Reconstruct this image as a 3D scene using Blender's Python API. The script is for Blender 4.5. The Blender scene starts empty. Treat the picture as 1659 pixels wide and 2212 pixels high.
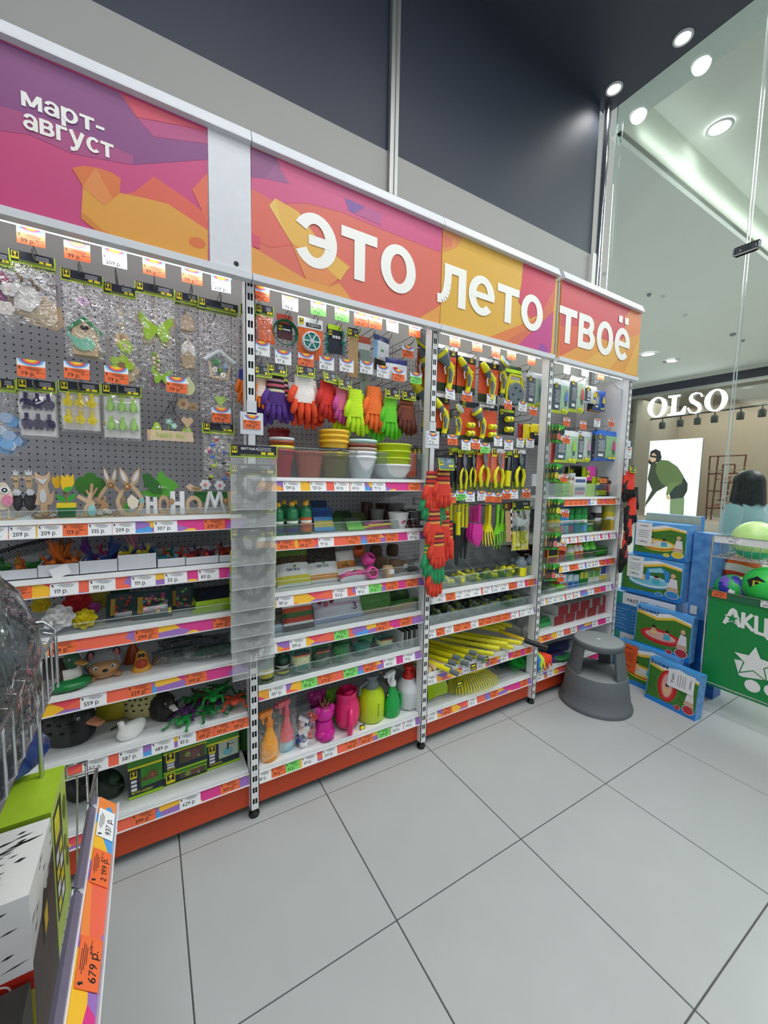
import bpy, math, random
from mathutils import Vector, Matrix
random.seed(7)
D = bpy.data; SC = bpy.context.scene; COL = SC.collection
PI = math.pi
# ------------------------------------------------------------------ camera
CAM = Vector((-.6656, -1.5841, 1.4592)); YAW, PITCH, ROLL, FPX = .5368, -.0889, .0199, 856.54
_f = Vector((math.sin(YAW)*math.cos(PITCH), math.cos(YAW)*math.cos(PITCH), math.sin(PITCH)))
_r0 = Vector((math.cos(YAW), -math.sin(YAW), 0)); _u0 = _r0.cross(_f)
_r = math.cos(ROLL)*_r0 + math.sin(ROLL)*_u0; _u = -math.sin(ROLL)*_r0 + math.cos(ROLL)*_u0
cd = D.cameras.new('camera'); cam = D.objects.new('camera', cd); COL.objects.link(cam)
cd.sensor_fit = 'HORIZONTAL'; cd.sensor_width = 36; cd.lens = FPX/1659*36; cd.clip_start = .02; cd.clip_end = 100
cam.matrix_world = Matrix(((_r.x, _u.x, -_f.x, CAM.x), (_r.y, _u.y, -_f.y, CAM.y), (_r.z, _u.z, -_f.z, CAM.z), (0, 0, 0, 1)))
SC.camera = cam
# ------------------------------------------------------------------ world, exposure
w = D.worlds.new('world'); SC.world = w; w.use_nodes = True
w.node_tree.nodes['Background'].inputs[0].default_value = (.93, .96, 1, 1)
w.node_tree.nodes['Background'].inputs[1].default_value = .5
vs = SC.view_settings; vs.view_transform = 'Standard'; vs.look = 'None'; vs.gamma = 1; vs.use_curve_mapping = False
vs.exposure = .3
def area(name, loc, sx, sy, power, col=(1, 1, 1), rot=(0, 0, 0), spread=PI):
    l = D.lights.new(name, 'AREA'); l.shape = 'RECTANGLE'; l.size = sx; l.size_y = sy; l.energy = power; l.color = col; l.spread = spread
    o = D.objects.new(name, l); COL.objects.link(o); o.location = loc; o.rotation_euler = rot
    return o
def lamp_spot(name, loc, power, ang=2.4, col=(1, .98, .95), r=.06):
    l = D.lights.new(name, 'SPOT'); l.energy = power; l.spot_size = ang; l.spot_blend = .8; l.color = col; l.shadow_soft_size = r
    o = D.objects.new(name, l); COL.objects.link(o); o.location = loc
    return o
# luminaires of the sales floor and of the mall corridor
area('sales_floor_luminaire', (.2, -1.2, 4.5), 3.6, .5, 34, (.97, .99, 1))
area('sales_floor_luminaire', (.2, -3.0, 4.5), 3.6, .5, 34, (.97, .99, 1))
area('corridor_luminaire', (7, -1.5, 5.2), 5, 2, 260, (1, .99, .97))
area('corridor_luminaire', (9, 3.5, 4.7), 5, 3, 230, (1, .98, .95))
# ------------------------------------------------------------------ measuring helpers: photograph pixel -> point on a plane of the place
def ray(px, py): return _f + _r*((px-829.5)/FPX) - _u*((py-1106)/FPX)
def at(px, py, Y=0.):
    d = ray(px, py); return CAM + d*((Y-CAM.y)/d.y)
def atx(px, py, X):
    d = ray(px, py); return CAM + d*((X-CAM.x)/d.x)
def atz(px, py, Z=0.):
    d = ray(px, py); return CAM + d*((Z-CAM.z)/d.z)
def xat(px, Y, Z):
    k = (px-829.5)/FPX; a = _r - k*_f
    return CAM.x - ((Y-CAM.y)*a.y + (Z-CAM.z)*a.z)/a.x
def slot(px0, px1, pyt, Y, Z):
    """x centre, width and height of a thing standing at depth Y on a shelf top Z"""
    a, b = xat(px0, Y, Z), xat(px1, Y, Z)
    return (a+b)/2, b-a, at((px0+px1)/2, pyt, Y).z - Z
# ------------------------------------------------------------------ materials
def lin(h):
    o = []
    for i in (0, 2, 4):
        c = int(h[i:i+2], 16)/255; o.append(c/12.92 if c < .04045 else ((c+.055)/1.055)**2.4)
    return (*o, 1)
_M = {}
def mat(h, rough=.5, metal=0, var=.06, scale=25, bump=0, emit=0, coat=0, spec=.5, tr=0, sub=None):
    key = ('p', h, rough, metal, var, scale, bump, emit, coat, spec, tr, sub)
    if key in _M: return _M[key]
    m = D.materials.new('surface_'+h); m.use_nodes = True; nt = m.node_tree; b = nt.nodes['Principled BSDF']; N = nt.nodes.new; L = nt.links.new
    c = lin(h); b.inputs['Base Color'].default_value = c; b.inputs['Roughness'].default_value = rough; b.inputs['Metallic'].default_value = metal
    b.inputs['Specular IOR Level'].default_value = spec
    if coat: b.inputs['Coat Weight'].default_value = coat; b.inputs['Coat Roughness'].default_value = .08
    if tr: b.inputs['Transmission Weight'].default_value = tr
    if emit: b.inputs['Emission Color'].default_value = c; b.inputs['Emission Strength'].default_value = emit
    if var or bump:
        tc = N('ShaderNodeTexCoord'); nz = N('ShaderNodeTexNoise'); nz.inputs['Scale'].default_value = scale; nz.inputs['Detail'].default_value = 2
        L(tc.outputs['Object'], nz.inputs['Vector'])
        if var:
            mx = N('ShaderNodeMix'); mx.data_type = 'RGBA'; L(nz.outputs['Fac'], mx.inputs['Factor'])
            c2 = lin(sub) if sub else None
            mx.inputs['A'].default_value = (*[max(0, x*(1-var)) for x in c[:3]], 1); mx.inputs['B'].default_value = c2 or (*[min(1, x*(1+var)) for x in c[:3]], 1)
            L(mx.outputs['Result'], b.inputs['Base Color'])
        if bump:
            bp = N('ShaderNodeBump'); bp.inputs['Strength'].default_value = bump; bp.inputs['Distance'].default_value = .01
            L(nz.outputs['Fac'], bp.inputs['Height']); L(bp.outputs['Normal'], b.inputs['Normal'])
    _M[key] = m; return m
def lighter(h, k=1.0): return ''.join('%02x' % min(255, int(int(h[i:i+2], 16)*k)) for i in (0, 2, 4))
def film(tint='ffffff', alpha=.1, rough=.08, bump=0, scale=30, refl=.5, body='ffffff'):
    """thin clear plastic or glass: mostly transparent, glossy where it turns away"""
    key = ('f', tint, alpha, rough, bump, scale, refl, body)
    if key in _M: return _M[key]
    m = D.materials.new('film_'+tint); m.use_nodes = True; nt = m.node_tree; nt.nodes.clear(); N = nt.nodes.new; L = nt.links.new
    out = N('ShaderNodeOutputMaterial'); t = N('ShaderNodeBsdfTransparent'); t.inputs[0].default_value = lin(tint)
    p = N('ShaderNodeBsdfGlossy' if body == 'ffffff' else 'ShaderNodeBsdfPrincipled'); p.inputs[0].default_value = lin(body); p.inputs['Roughness'].default_value = rough
    lw = N('ShaderNodeLayerWeight'); lw.inputs['Blend'].default_value = .35
    ma = N('ShaderNodeMath'); ma.operation = 'MULTIPLY_ADD'; ma.use_clamp = True; ma.inputs[1].default_value = refl; ma.inputs[2].default_value = alpha
    L(lw.outputs['Fresnel'], ma.inputs[0]); mx = N('ShaderNodeMixShader'); L(ma.outputs[0], mx.inputs[0]); L(t.outputs[0], mx.inputs[1]); L(p.outputs[0], mx.inputs[2]); L(mx.outputs[0], out.inputs[0])
    if bump:
        tc = N('ShaderNodeTexCoord'); nz = N('ShaderNodeTexNoise'); nz.inputs['Scale'].default_value = scale; nz.inputs['Detail'].default_value = 3; nz.inputs['Distortion'].default_value = 1.2
        L(tc.outputs['Object'], nz.inputs['Vector']); bp = N('ShaderNodeBump'); bp.inputs['Strength'].default_value = bump; bp.inputs['Distance'].default_value = .02
        L(nz.outputs['Fac'], bp.inputs['Height'])
        L(bp.outputs['Normal'], p.inputs['Normal']); L(bp.outputs['Normal'], lw.inputs['Normal'])
    _M[key] = m; return m
def artmat(name, cols, scale=(9, 9, 9), rough=.35):
    """flat printed art: hard-edged patches of colour"""
    if name in _M: return _M[name]
    m = D.materials.new(name); m.use_nodes = True; nt = m.node_tree; b = nt.nodes['Principled BSDF']; N = nt.nodes.new; L = nt.links.new
    tc = N('ShaderNodeTexCoord'); mp = N('ShaderNodeMapping'); mp.inputs['Scale'].default_value = scale; L(tc.outputs['Object'], mp.inputs[0])
    v = N('ShaderNodeTexVoronoi'); v.inputs['Scale'].default_value = 1; L(mp.outputs[0], v.inputs['Vector'])
    se = N('ShaderNodeSeparateColor'); L(v.outputs['Color'], se.inputs[0])
    r = N('ShaderNodeValToRGB'); r.color_ramp.interpolation = 'CONSTANT'
    e = r.color_ramp.elements
    n = len(cols); e[1].position = (n-1)/n; e[1].color = lin(cols[-1]); e[0].position = 0; e[0].color = lin(cols[0])
    for i in range(1, n-1): e.new(i/n).color = lin(cols[i])
    L(se.outputs[0], r.inputs[0]); L(r.outputs[0], b.inputs['Base Color']); b.inputs['Roughness'].default_value = rough
    _M[name] = m; return m
def pegboard():
    if 'peg' in _M: return _M['peg']
    m = D.materials.new('perforated_panel'); m.use_nodes = True; nt = m.node_tree; b = nt.nodes['Principled BSDF']; N = nt.nodes.new; L = nt.links.new
    tc = N('ShaderNodeTexCoord'); sx = N('ShaderNodeSeparateXYZ'); L(tc.outputs['Object'], sx.inputs[0])
    sq = []
    for ax, off in (('X', 10.0), ('Z', 10.0)):
        md = N('ShaderNodeMath'); md.operation = 'WRAP'; md.inputs[1].default_value = .0125; md.inputs[2].default_value = -.0125; L(sx.outputs[ax], md.inputs[0])
        p = N('ShaderNodeMath'); p.operation = 'POWER'; p.inputs[1].default_value = 2; a = N('ShaderNodeMath'); a.operation = 'ABSOLUTE'; L(md.outputs[0], a.inputs[0]); L(a.outputs[0], p.inputs[0]); sq.append(p)
    s = N('ShaderNodeMath'); L(sq[0].outputs[0], s.inputs[0]); L(sq[1].outputs[0], s.inputs[1])
    lt = N('ShaderNodeMath'); lt.operation = 'LESS_THAN'; lt.inputs[1].default_value = .0031**2; L(s.outputs[0], lt.inputs[0])
    mx = N('ShaderNodeMix'); mx.data_type = 'RGBA'; mx.inputs['A'].default_value = lin('a9a9ae'); mx.inputs['B'].default_value = lin('0b0b0d'); L(lt.outputs[0], mx.inputs['Factor'])
    L(mx.outputs['Result'], b.inputs['Base Color']); b.inputs['Roughness'].default_value = .55
    _M['peg'] = m; return m
WHITE = mat('e9ebec', .35); PLAS = mat('d6dae0', .3); BLACK = mat('131314', .45); CHROME = mat('c9cccf', .22, 1, 0); STEEL = mat('9a9da1', .3, 1, 0)
INK = mat('1a1a1e', .6, var=0); PAPER = mat('eef0f2', .55, var=.02); ORANGE_TAG = mat('f0703c', .5, var=.03); GREEN_TAG = mat('7fdc6a', .5, var=.03)
NAVY = mat('1d2233', .4); LIME = mat('b7dc1f', .4); YEL = mat('f2e21c', .4); GREY = mat('8d9094', .45); WOOD = mat('c9ad8c', .6, var=.15, scale=40); DKGREEN = mat('1f5a2c', .5)
CLEAR = film(alpha=.05, refl=.45); WRINK = film(alpha=.02, rough=.12, bump=.8, scale=42, refl=.3); ACRYL = film('f3f7f7', .03, .12, refl=.4)
ART = artmat('promo_art', ['f3bd35', 'ee7d3d', 'e8515f', 'd93a8c', 'f3bd35', '9a70bc', 'f08a45', '4f9fe0', 'ef6b52', '8ad1cf', 'f0a83a'], (11, 11, 30))
# ------------------------------------------------------------------ mesh builder
T = Matrix.Translation
def RX(a): return Matrix.Rotation(a, 4, 'X')
def RY(a): return Matrix.Rotation(a, 4, 'Y')
def RZ(a): return Matrix.Rotation(a, 4, 'Z')
def SCL(x, y, z): return Matrix.Diagonal((x, y, z, 1))
class MB:
    def __init__(s): s.v = []; s.f = []; s.mi = []; s.sm = []; s.ms = []; s.xf = Matrix.Identity(4); s.k = 0
    def m_(s, m):
        if m not in s.ms: s.ms.append(m)
        return s.ms.index(m)
    def add(s, vs, fs, m, smooth=False, xf=None):
        b = len(s.v); X = s.xf @ xf if xf is not None else s.xf
        s.v += [tuple(X @ Vector(p)) for p in vs]
        if isinstance(m, list): ids = [s.m_(q) for q in m]
        else: ids = [s.m_(m)]*len(fs)
        s.f += [tuple(i+b for i in f) for f in fs]; s.mi += ids; s.sm += [smooth]*len(fs)
        return s
    def box(s, c, d, m, xf=None, tp=1, fm=None):
        """box of size d about c; tp tapers the top; fm = six face materials -x +x -y +y -z +z"""
        x, y, z = d[0]/2, d[1]/2, d[2]/2
        vs = [(c[0]+i*x*(tp if k > 0 else 1), c[1]+j*y*(tp if k > 0 else 1), c[2]+k*z) for i in (-1, 1) for j in (-1, 1) for k in (-1, 1)]
        fs = [(0, 1, 3, 2), (4, 6, 7, 5), (0, 4, 5, 1), (2, 3, 7, 6), (0, 2, 6, 4), (1, 5, 7, 3)]
        return s.add(vs, fs, fm or m, False, xf)
    def bbox(s, c, d, m, b=.004, xf=None):
        """box with chamfered vertical and horizontal edges"""
        x, y, z = d[0]/2, d[1]/2, d[2]/2; b = min(b, x*.9, y*.9, z*.9)
        ring = lambda e, zz: [(c[0]+p, c[1]+q, zz) for p, q in ((-x+e, -y+e+b), (-x+e+b, -y+e), (x-e-b, -y+e), (x-e, -y+e+b), (x-e, y-e-b), (x-e-b, y-e), (-x+e+b, y-e), (-x+e, y-e-b))]
        vs = ring(b, c[2]-z)+ring(0, c[2]-z+b)+ring(0, c[2]+z-b)+ring(b, c[2]+z)
        fs = [tuple(range(7, -1, -1)), tuple(range(24, 32))]
        for k in range(3): fs += [(k*8+i, k*8+(i+1) % 8, k*8+8+(i+1) % 8, k*8+8+i) for i in range(8)]
        return s.add(vs, fs, m, False, xf)
    def poly(s, pts, m, xf=None): return s.add(pts, [tuple(range(len(pts)))], m, False, xf)
    def prism(s, pts, y0, y1, m, xf=None, side=None):
        """outline in x,z extruded along y"""
        n = len(pts); s.k = (s.k+1) % 12; y0 -= s.k*.00011; y1 += s.k*.00011; vs = [(p[0], y0, p[1]) for p in pts]+[(p[0], y1, p[1]) for p in pts]
        s.add(vs, [tuple(range(n)), tuple(range(2*n-1, n-1, -1))], m, False, xf)
        return s.add(vs, [(i, i+n, (i+1) % n+n, (i+1) % n) for i in range(n)], side or m, False, xf)
    def loft(s, secs, n, ms, cap=True, xf=None, smooth=True):
        """rings of (centre, rx, ry) or (centre, u, v) joined; ms one material or one per gap"""
        vs = []
        for sec in secs:
            c = Vector(sec[0]); a = sec[1] if isinstance(sec[1], Vector) else Vector((sec[1], 0, 0)); b = sec[2] if isinstance(sec[2], Vector) else Vector((0, sec[2], 0))
            vs += [tuple(c + a*math.cos(2*PI*i/n) + b*math.sin(2*PI*i/n)) for i in range(n)]
        fs = []; mm = []
        for k in range(len(secs)-1):
            fs += [(k*n+i, k*n+(i+1) % n, (k+1)*n+(i+1) % n, (k+1)*n+i) for i in range(n)]; mm += [ms[k] if isinstance(ms, list) else ms]*n
        s.add(vs, fs, mm, smooth, xf)
        if cap:
            k = (len(secs)-1)*n
            s.add(vs[:n], [tuple(range(n-1, -1, -1))], ms[0] if isinstance(ms, list) else ms, False, xf)
            s.add(vs[k:], [tuple(range(n))], ms[-1] if isinstance(ms, list) else ms, False, xf)
        return s
    def lathe(s, prof, m, n=16, xf=None, cap=True, sq=1): return s.loft([((0, 0, z), max(r, .0002), max(r, .0002)*sq) for r, z in prof], n, m, cap, xf)
    def tube(s, pts, r, m, n=6, xf=None, cap=True, flat=1):
        P = [Vector(p) for p in pts]; secs = []; up = None
        for i, p in enumerate(P):
            d = (P[min(i+1, len(P)-1)]-P[max(i-1, 0)]).normalized()
            if up is None: up = Vector((0, 0, 1)) if abs(d.z) < .9 else Vector((1, 0, 0))
            a = d.cross(up)
            if a.length < 1e-4: a = d.cross(Vector((0, 1, 0)))
            a.normalize(); b = a.cross(d); rr = r[i] if isinstance(r, (list, tuple)) else r
            secs.append((p, a*rr, b*rr*flat)); up = b
        return s.loft(secs, n, m, cap, xf)
    def ell(s, c, r, m, nu=12, nv=8, xf=None, matfn=None, defo=None):
        vs = []; fs = []; mm = []
        for j in range(nv+1):
            t = PI*j/nv-PI/2
            for i in range(nu):
                p = Vector((math.cos(t)*math.cos(2*PI*i/nu), math.cos(t)*math.sin(2*PI*i/nu), math.sin(t)))
                if defo: p = defo(p)
                vs.append((c[0]+p.x*r[0], c[1]+p.y*r[1], c[2]+p.z*r[2]))
        for j in range(nv):
            for i in range(nu):
                fs.append((j*nu+i, j*nu+(i+1) % nu, (j+1)*nu+(i+1) % nu, (j+1)*nu+i)); mm.append(matfn(i/nu, (j+.5)/nv) if matfn else m)
        return s.add(vs, fs, mm, True, xf)
    def sheet(s, fn, nu, nv, m, smooth=True, xf=None, matfn=None):
        vs = [fn(i/nu, j/nv) for j in range(nv+1) for i in range(nu+1)]; W = nu+1
        fs = [(j*W+i, j*W+i+1, (j+1)*W+i+1, (j+1)*W+i) for j in range(nv) for i in range(nu)]
        mm = [matfn((i+.5)/nu, (j+.5)/nv) for j in range(nv) for i in range(nu)] if matfn else m
        return s.add(vs, fs, mm, smooth, xf)
    def disc(s, c, r, m, n=16, rz=None, xf=None, y=None):
        """flat disc in the x,z plane"""
        return s.poly([(c[0]+r*math.cos(2*PI*i/n), c[1], c[2]+(rz or r)*math.sin(2*PI*i/n)) for i in range(n)], m, xf)
    def text(s, body, size, m, xf=None, mid=False, sx=1, gap=.07):
        """lettering lying in the x,z plane facing -y"""
        x = 0; out = []
        for ch in body:
            if ch == ' ': x += .3; continue
            vs, fs, x0, x1 = GLY(ch); out.append((vs, fs, x-x0)); x += x1-x0+gap
        o = -(x-gap)/2 if mid else 0
        for vs, fs, dx in out:
            if len(body[0]) > 1:     # stroke letters: every stroke a hair further out, so that none lies in another's plane
                for i, f in enumerate(fs): s.add([((vs[j][0]+dx+o)*size*sx, -.00004*i, vs[j][1]*size) for j in f], [tuple(range(len(f)))], m, False, xf)
            else: s.add([((p[0]+dx+o)*size*sx, 0, p[1]*size) for p in vs], fs, m, False, xf)
        return s
    def build(s, name, parent=None, loc=None, rot=None):
        me = D.meshes.new(name); me.from_pydata(s.v, [], s.f)
        for m in s.ms: me.materials.append(m)
        me.polygons.foreach_set('material_index', s.mi); me.polygons.foreach_set('use_smooth', s.sm); me.update()
        return inst(name, me, parent, loc, rot)
def inst(name, me, parent=None, loc=None, rot=None, scale=None):
    o = D.objects.new(name, me); COL.objects.link(o)
    if parent is not None: o.parent = parent
    if loc is not None: o.location = loc
    if rot is not None: o.rotation_euler = rot
    if scale is not None: o.scale = scale
    return o
_G = {}; _tc = D.curves.new('t', 'FONT'); _to = D.objects.new('t', _tc); COL.objects.link(_to); _tc.resolution_u = 2; _tc.offset = .012
def _glyph(ch):
    _tc.body = ch; _tc.offset = 0 if ch in '147' else .012; bpy.context.view_layer.update()
    e = _to.evaluated_get(bpy.context.evaluated_depsgraph_get()); m = e.to_mesh()
    vs = [tuple(v.co[:2]) for v in m.vertices]; fs = [tuple(p.vertices) for p in m.polygons]; e.to_mesh_clear()
    xs = [v[0] for v in vs]; _G[ch] = (vs, fs, min(xs), max(xs))
for ch in sorted(set('0123456789р.р-абвгдежзиклмнопрстуфхцчшщьыэюяёАБВГДЕЖЗИКЛМНОПРСТУФХЦЧШЫЬЭЮЯABCDEFGHIJKLMNOPQRSTUVWXYZabcdefghijklmnopqrstuvwxyz&№')): _glyph(ch)
COL.objects.unlink(_to); D.objects.remove(_to); D.curves.remove(_tc)
_G['1'] = ([(.2, 0), (.31, 0), (.31, .69), (.2, .69), (.2, .56), (.05, .44), (.05, .55)], [(0, 1, 2, 3), (3, 4, 5, 6)], .05, .31)
def GLY(ch): return _G[ch]
# heavy grotesque letters of the signs, drawn from strokes (x-height 1)
def _arc(cx, cy, rx, ry, a0, a1, w=.25, n=22):
    o = []
    for i in range(n):
        t, u = [math.radians(a0+(a1-a0)*k/n) for k in (i, i+1)]
        o.append([(cx+rx*math.cos(t), cy+ry*math.sin(t)), (cx+rx*math.cos(u), cy+ry*math.sin(u)), (cx+(rx-w)*math.cos(u), cy+(ry-w*.8)*math.sin(u)), (cx+(rx-w)*math.cos(t), cy+(ry-w*.8)*math.sin(t))])
    return o
def _rc(x0, y0, x1, y1): return [[(x0, y0), (x1, y0), (x1, y1), (x0, y1)]]
def _st(p, w):
    o = []
    for (a, b), (c, d) in zip(p, p[1:]):
        l = math.hypot(c-a, d-b) or 1; nx, ny = -(d-b)/l*w/2, (c-a)/l*w/2; o.append([(a+nx, b+ny), (c+nx, d+ny), (c-nx, d-ny), (a-nx, b-ny)])
    return o
_e = _arc(.46, .5, .46, .52, 0, 318)+_rc(.1, .42, .9, .58)
for ch, pl in {'о': _arc(.46, .5, .46, .52, 0, 360, .25, 28), 'э': _arc(.42, .5, .46, .52, -150, 150)+_rc(.28, .41, .75, .59), 'т': _rc(0, .79, .84, 1)+_rc(.3, 0, .55, 1), 'е': _e, 'ё': _e+_rc(.16, 1.16, .38, 1.37)+_rc(.52, 1.16, .74, 1.37),
  'л': _rc(.62, 0, .87, 1)+_rc(.17, .79, .87, 1)+_st([(.29, 1), (.285, .7), (.27, .5), (.25, .36), (.225, .27), (.19, .19), (.15, .145), (.1, .115), (.04, .105), (-.03, .1)], .22), 'в': _rc(0, 0, .25, 1)+_rc(0, .8, .5, 1)+_rc(0, .43, .5, .6)+_rc(0, 0, .54, .2)+_arc(.48, .725, .31, .275, -90, 90, .24, 12)+_arc(.52, .3, .34, .3, -90, 90, .25, 12),
  'м': _rc(0, 0, .23, 1)+_rc(.85, 0, 1.08, 1)+[[(.0, 1), (.27, 1), (.66, .12), (.42, .12)], [(1.08, 1), (.81, 1), (.42, .12), (.66, .12)]], 'а': _arc(.42, .62, .4, .4, 0, 165, .23, 12)+_rc(.58, 0, .82, .64)+_arc(.38, .29, .38, .31, 0, 360, .22), 'р': _rc(0, -.36, .25, 1)+_arc(.48, .5, .46, .52, 0, 360), 'г': _rc(0, 0, .25, 1)+_rc(0, .79, .66, 1),
  'у': _st([(.12, 1), (.48, .1)], .25)+_st([(.86, 1), (.46, -.08), (.34, -.24), (.08, -.26)], .25), 'с': _arc(.46, .5, .46, .52, 42, 318), '-': _rc(0, .38, .5, .6)}.items():
    vs = []; fs = []
    for q in pl: fs.append(tuple(range(len(vs), len(vs)+len(q)))); vs += [(x*.55, y*.55) for x, y in q]
    xs = [v[0] for v in vs]; _G['#'+ch] = (vs, fs, min(xs), max(xs))
def thing(name, label, cat, loc=(0, 0, 0), rot=None, group=None):
    o = D.objects.new(name, None); COL.objects.link(o); o.location = loc; o.empty_display_size = .02
    if rot is not None: o.rotation_euler = rot
    return tag(o, label, cat, group)
def tag(o, label, cat, group=None):
    o['label'] = label; o['category'] = cat
    if group: o['group'] = group
    return o
def struct(o): o['kind'] = 'structure'; return o
def dup(o, loc, rot=None, label=None, group=None, scale=None):
    c = o.copy(); COL.objects.link(c); c.location = loc
    if rot is not None: c.rotation_euler = rot
    if scale is not None: c.scale = scale
    if label: c['label'] = label
    if group: c['group'] = group
    for ch in o.children:
        k = ch.copy(); COL.objects.link(k); k.parent = c
        for g in ch.children:
            q = g.copy(); COL.objects.link(q); q.parent = k
    return c
ORD = ['first', 'second', 'third', 'fourth', 'fifth', 'sixth', 'seventh', 'eighth', 'ninth', 'tenth', 'eleventh', 'twelfth', 'thirteenth', 'fourteenth', 'fifteenth', 'sixteenth']
# ------------------------------------------------------------------ the setting
XG, YW, ZC = 2.80, .60, 4.58            # glass front, back wall, ceiling
def plane_obj(name, c, d, m): return struct(MB().box((0, 0, 0), d, m).build(name, None, c))
FL = struct(MB().box((0, 0, 0), (7.2, 7.2, .02), mat('6b6763', .8)).build('floor', None, (-.8, -2.9, -.018)))
tm = mat('b4b8b9', .32, var=.05, scale=6, spec=.45)
t0 = MB().bbox((0, 0, 0), (.596, .596, .012), tm, .0015).build('floor_tile', FL, (.8+.3, 2.9-.3, .012))
for i in range(-5, 5):
    for j in range(-6, 1):
        if (i, j) != (0, -1): inst('floor_tile', t0.data, FL, (.8+.6*i+.3, 2.9+.6*j+.3, .012))
FM = plane_obj('floor_mall', (12, 0, -.015), (18.35, 16, .02), mat('b9b6b2', .25, var=.08, scale=2))
plane_obj('wall_back', (-1.7, YW+.05, 1.69), (8.7, .1, 3.38), mat('a3a3a1', .6, var=.03, scale=3))
plane_obj('wall_back_upper', (-1.7, YW+.055, 3.99), (8.7, .09, 1.22), mat('333a4a', .58, var=.05, scale=3))
plane_obj('ceiling', (-1.65, -2.7, ZC+.03), (8.9, 6.7, .06), mat('39404f', .5, var=.05, scale=2))
tr = MB(); tr.box((0, -.012, 0), (.056, .03, 1.45), mat('a9aba9', .4, .6)); tr.box((.002, -.029, 0), (.004, .004, 1.45), mat('6d6f6e', .5))
struct(tr.build('trim_1', None, (.638, YW, 3.86)))
struct(MB().box((0, 0, 0), (.05, .03, 3.38), mat('e4e4e2', .5)).build('trim_2', None, (2.645, YW-.015, 1.69)))
po = MB(); po.lathe([(.028, 0), (.028, ZC)], mat('b8bcc2', .15, .9, 0), 14)
struct(po.build('trim_3', None, (2.715, YW-.02, 0)))
GL = film('eef6f3', .002, .02, refl=.12)
for k, (y0, y1) in enumerate(((YW-.05, -.405), (-.415, -1.66), (-1.67, -3.2))):
    g = MB().box((0, 0, 0), (.012, y0-y1-.012, ZC), GL)
    for y in ((y0-y1)/2-.003, -(y0-y1)/2+.003): g.box((0, y, 0), (.0122, .004, ZC), mat('a9bdb8', .2))
    struct(g.build('window_%d' % (k+1), None, (XG, (y0+y1)/2, ZC/2)))
for k, y in enumerate((-.41, -1.665)):
    c = MB(); c.bbox((-.02, 0, 0), (.03, .15, .06), CHROME, .012)
    for q in (-.04, .04): c.lathe([(.012, 0), (.012, .008)], STEEL, 12, T((-.035, q, 0)) @ RY(-PI/2))
    tag(c.build('glass_clamp', None, (XG+.01, y, 3.01)), ['polished steel clamp joining two panes of the glass shopfront', 'polished steel clamp on the next joint of the glass front towards the entrance'][k], 'clamp')
# recessed downlights of the sales floor
def downlight(x, y, z, label, r=.05, power=0, ang=2.2, grp=None, e=14):
    o = thing('ceiling_downlight', label, 'downlight', (x, y, z), group=grp)
    MB().lathe([(r*1.25, 0), (r*1.25, -.008), (r, -.012), (r*.92, -.002)], mat('d7d8da', .3), 18, cap=False).build('trim_ring', o)
    MB().disc((0, 0, 0), r*.92, mat('ffffff', .4, var=0, emit=e), 18, xf=RX(PI/2)).build('lamp_face', o, (0, 0, -.004))
    if power:
        l = lamp_spot('downlight_lamp', (0, 0, -.03), power, ang); l.parent = o
    return o
for k, (x, y) in enumerate(((2.62, .48), (2.66, .02), (2.66, -.50))):
    downlight(x, y, ZC, ['bright round downlight in the dark ceiling, nearest the back wall corner', 'bright round downlight in the dark ceiling, second from the back wall', 'bright round downlight at the upper right corner beside the glass'][k], .05, 8, 2.3, e=4)
n = 0
for x in (-1.4, -.2, 1.0, 2.0):
    for y in (-.75, -2.0):
        downlight(x, y, ZC, 'round downlight above the aisle, %s row, %s from the left' % (('near', 'far')[y > -1], ORD[n//2]), .05, 14 if x < .5 else 30, 2.5); n += 1
# ------------------------------------------------------------------ shelving run
UX = [-.314, .568, 1.456, 2.339]
BAYS = [(-1.196, -.314), (-.314, .568), (.568, 1.456), (1.456, 2.339)]
BN = ['left decoration bay', 'glove and flowerpot bay', 'hose fitting bay', 'raincoat and spray bay']
RED = mat('cc4820', .45); YB = .43
def upright(x, z1, label):
    u = MB(); w = .036; d = .055; y0 = .028
    u.box((0, y0+d/2+.004, z1/2+.03), (w-.006, d-.008, z1-.06), mat('1c1c1e', .6))
    for s in (-1, 1):
        u.box((s*(w/2-.00425), y0+.0015, z1/2+.02), (.0085, .003, z1-.04), WHITE)
        u.box((s*(w/2-.0015), y0+d/2, z1/2+.02), (.003, d, z1-.04), WHITE)
    u.box((0, y0+.0015, z1/2+.02), (.0022, .003, z1-.04), WHITE)
    z = .04
    while z < z1-.03:
        u.box((0, y0+.0012, z+.012), (w-.01, .0028, .024), WHITE); z += .05
    o = u.build('upright_post', None, (x, 0, .0)); tag(o, label, 'shelf post')
    MB().lathe([(.021, 0), (.023, .006), (.021, .014), (.012, .018), (.012, .045)], BLACK, 14).build('levelling_foot', o, (0, y0+.02, 0))
    return o
for x, z1, n in ((UX[0], 2.68, 'white slotted post between the wooden decorations and the glove bay'), (UX[1], 2.68, 'white slotted post between the glove bay and the hose fittings'), (UX[2], 2.68, 'white slotted post between the hose fittings and the spray bay'), (UX[3], 2.24, 'white slotted end post beside the stacked pool boxes')): upright(x, z1, n)
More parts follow.
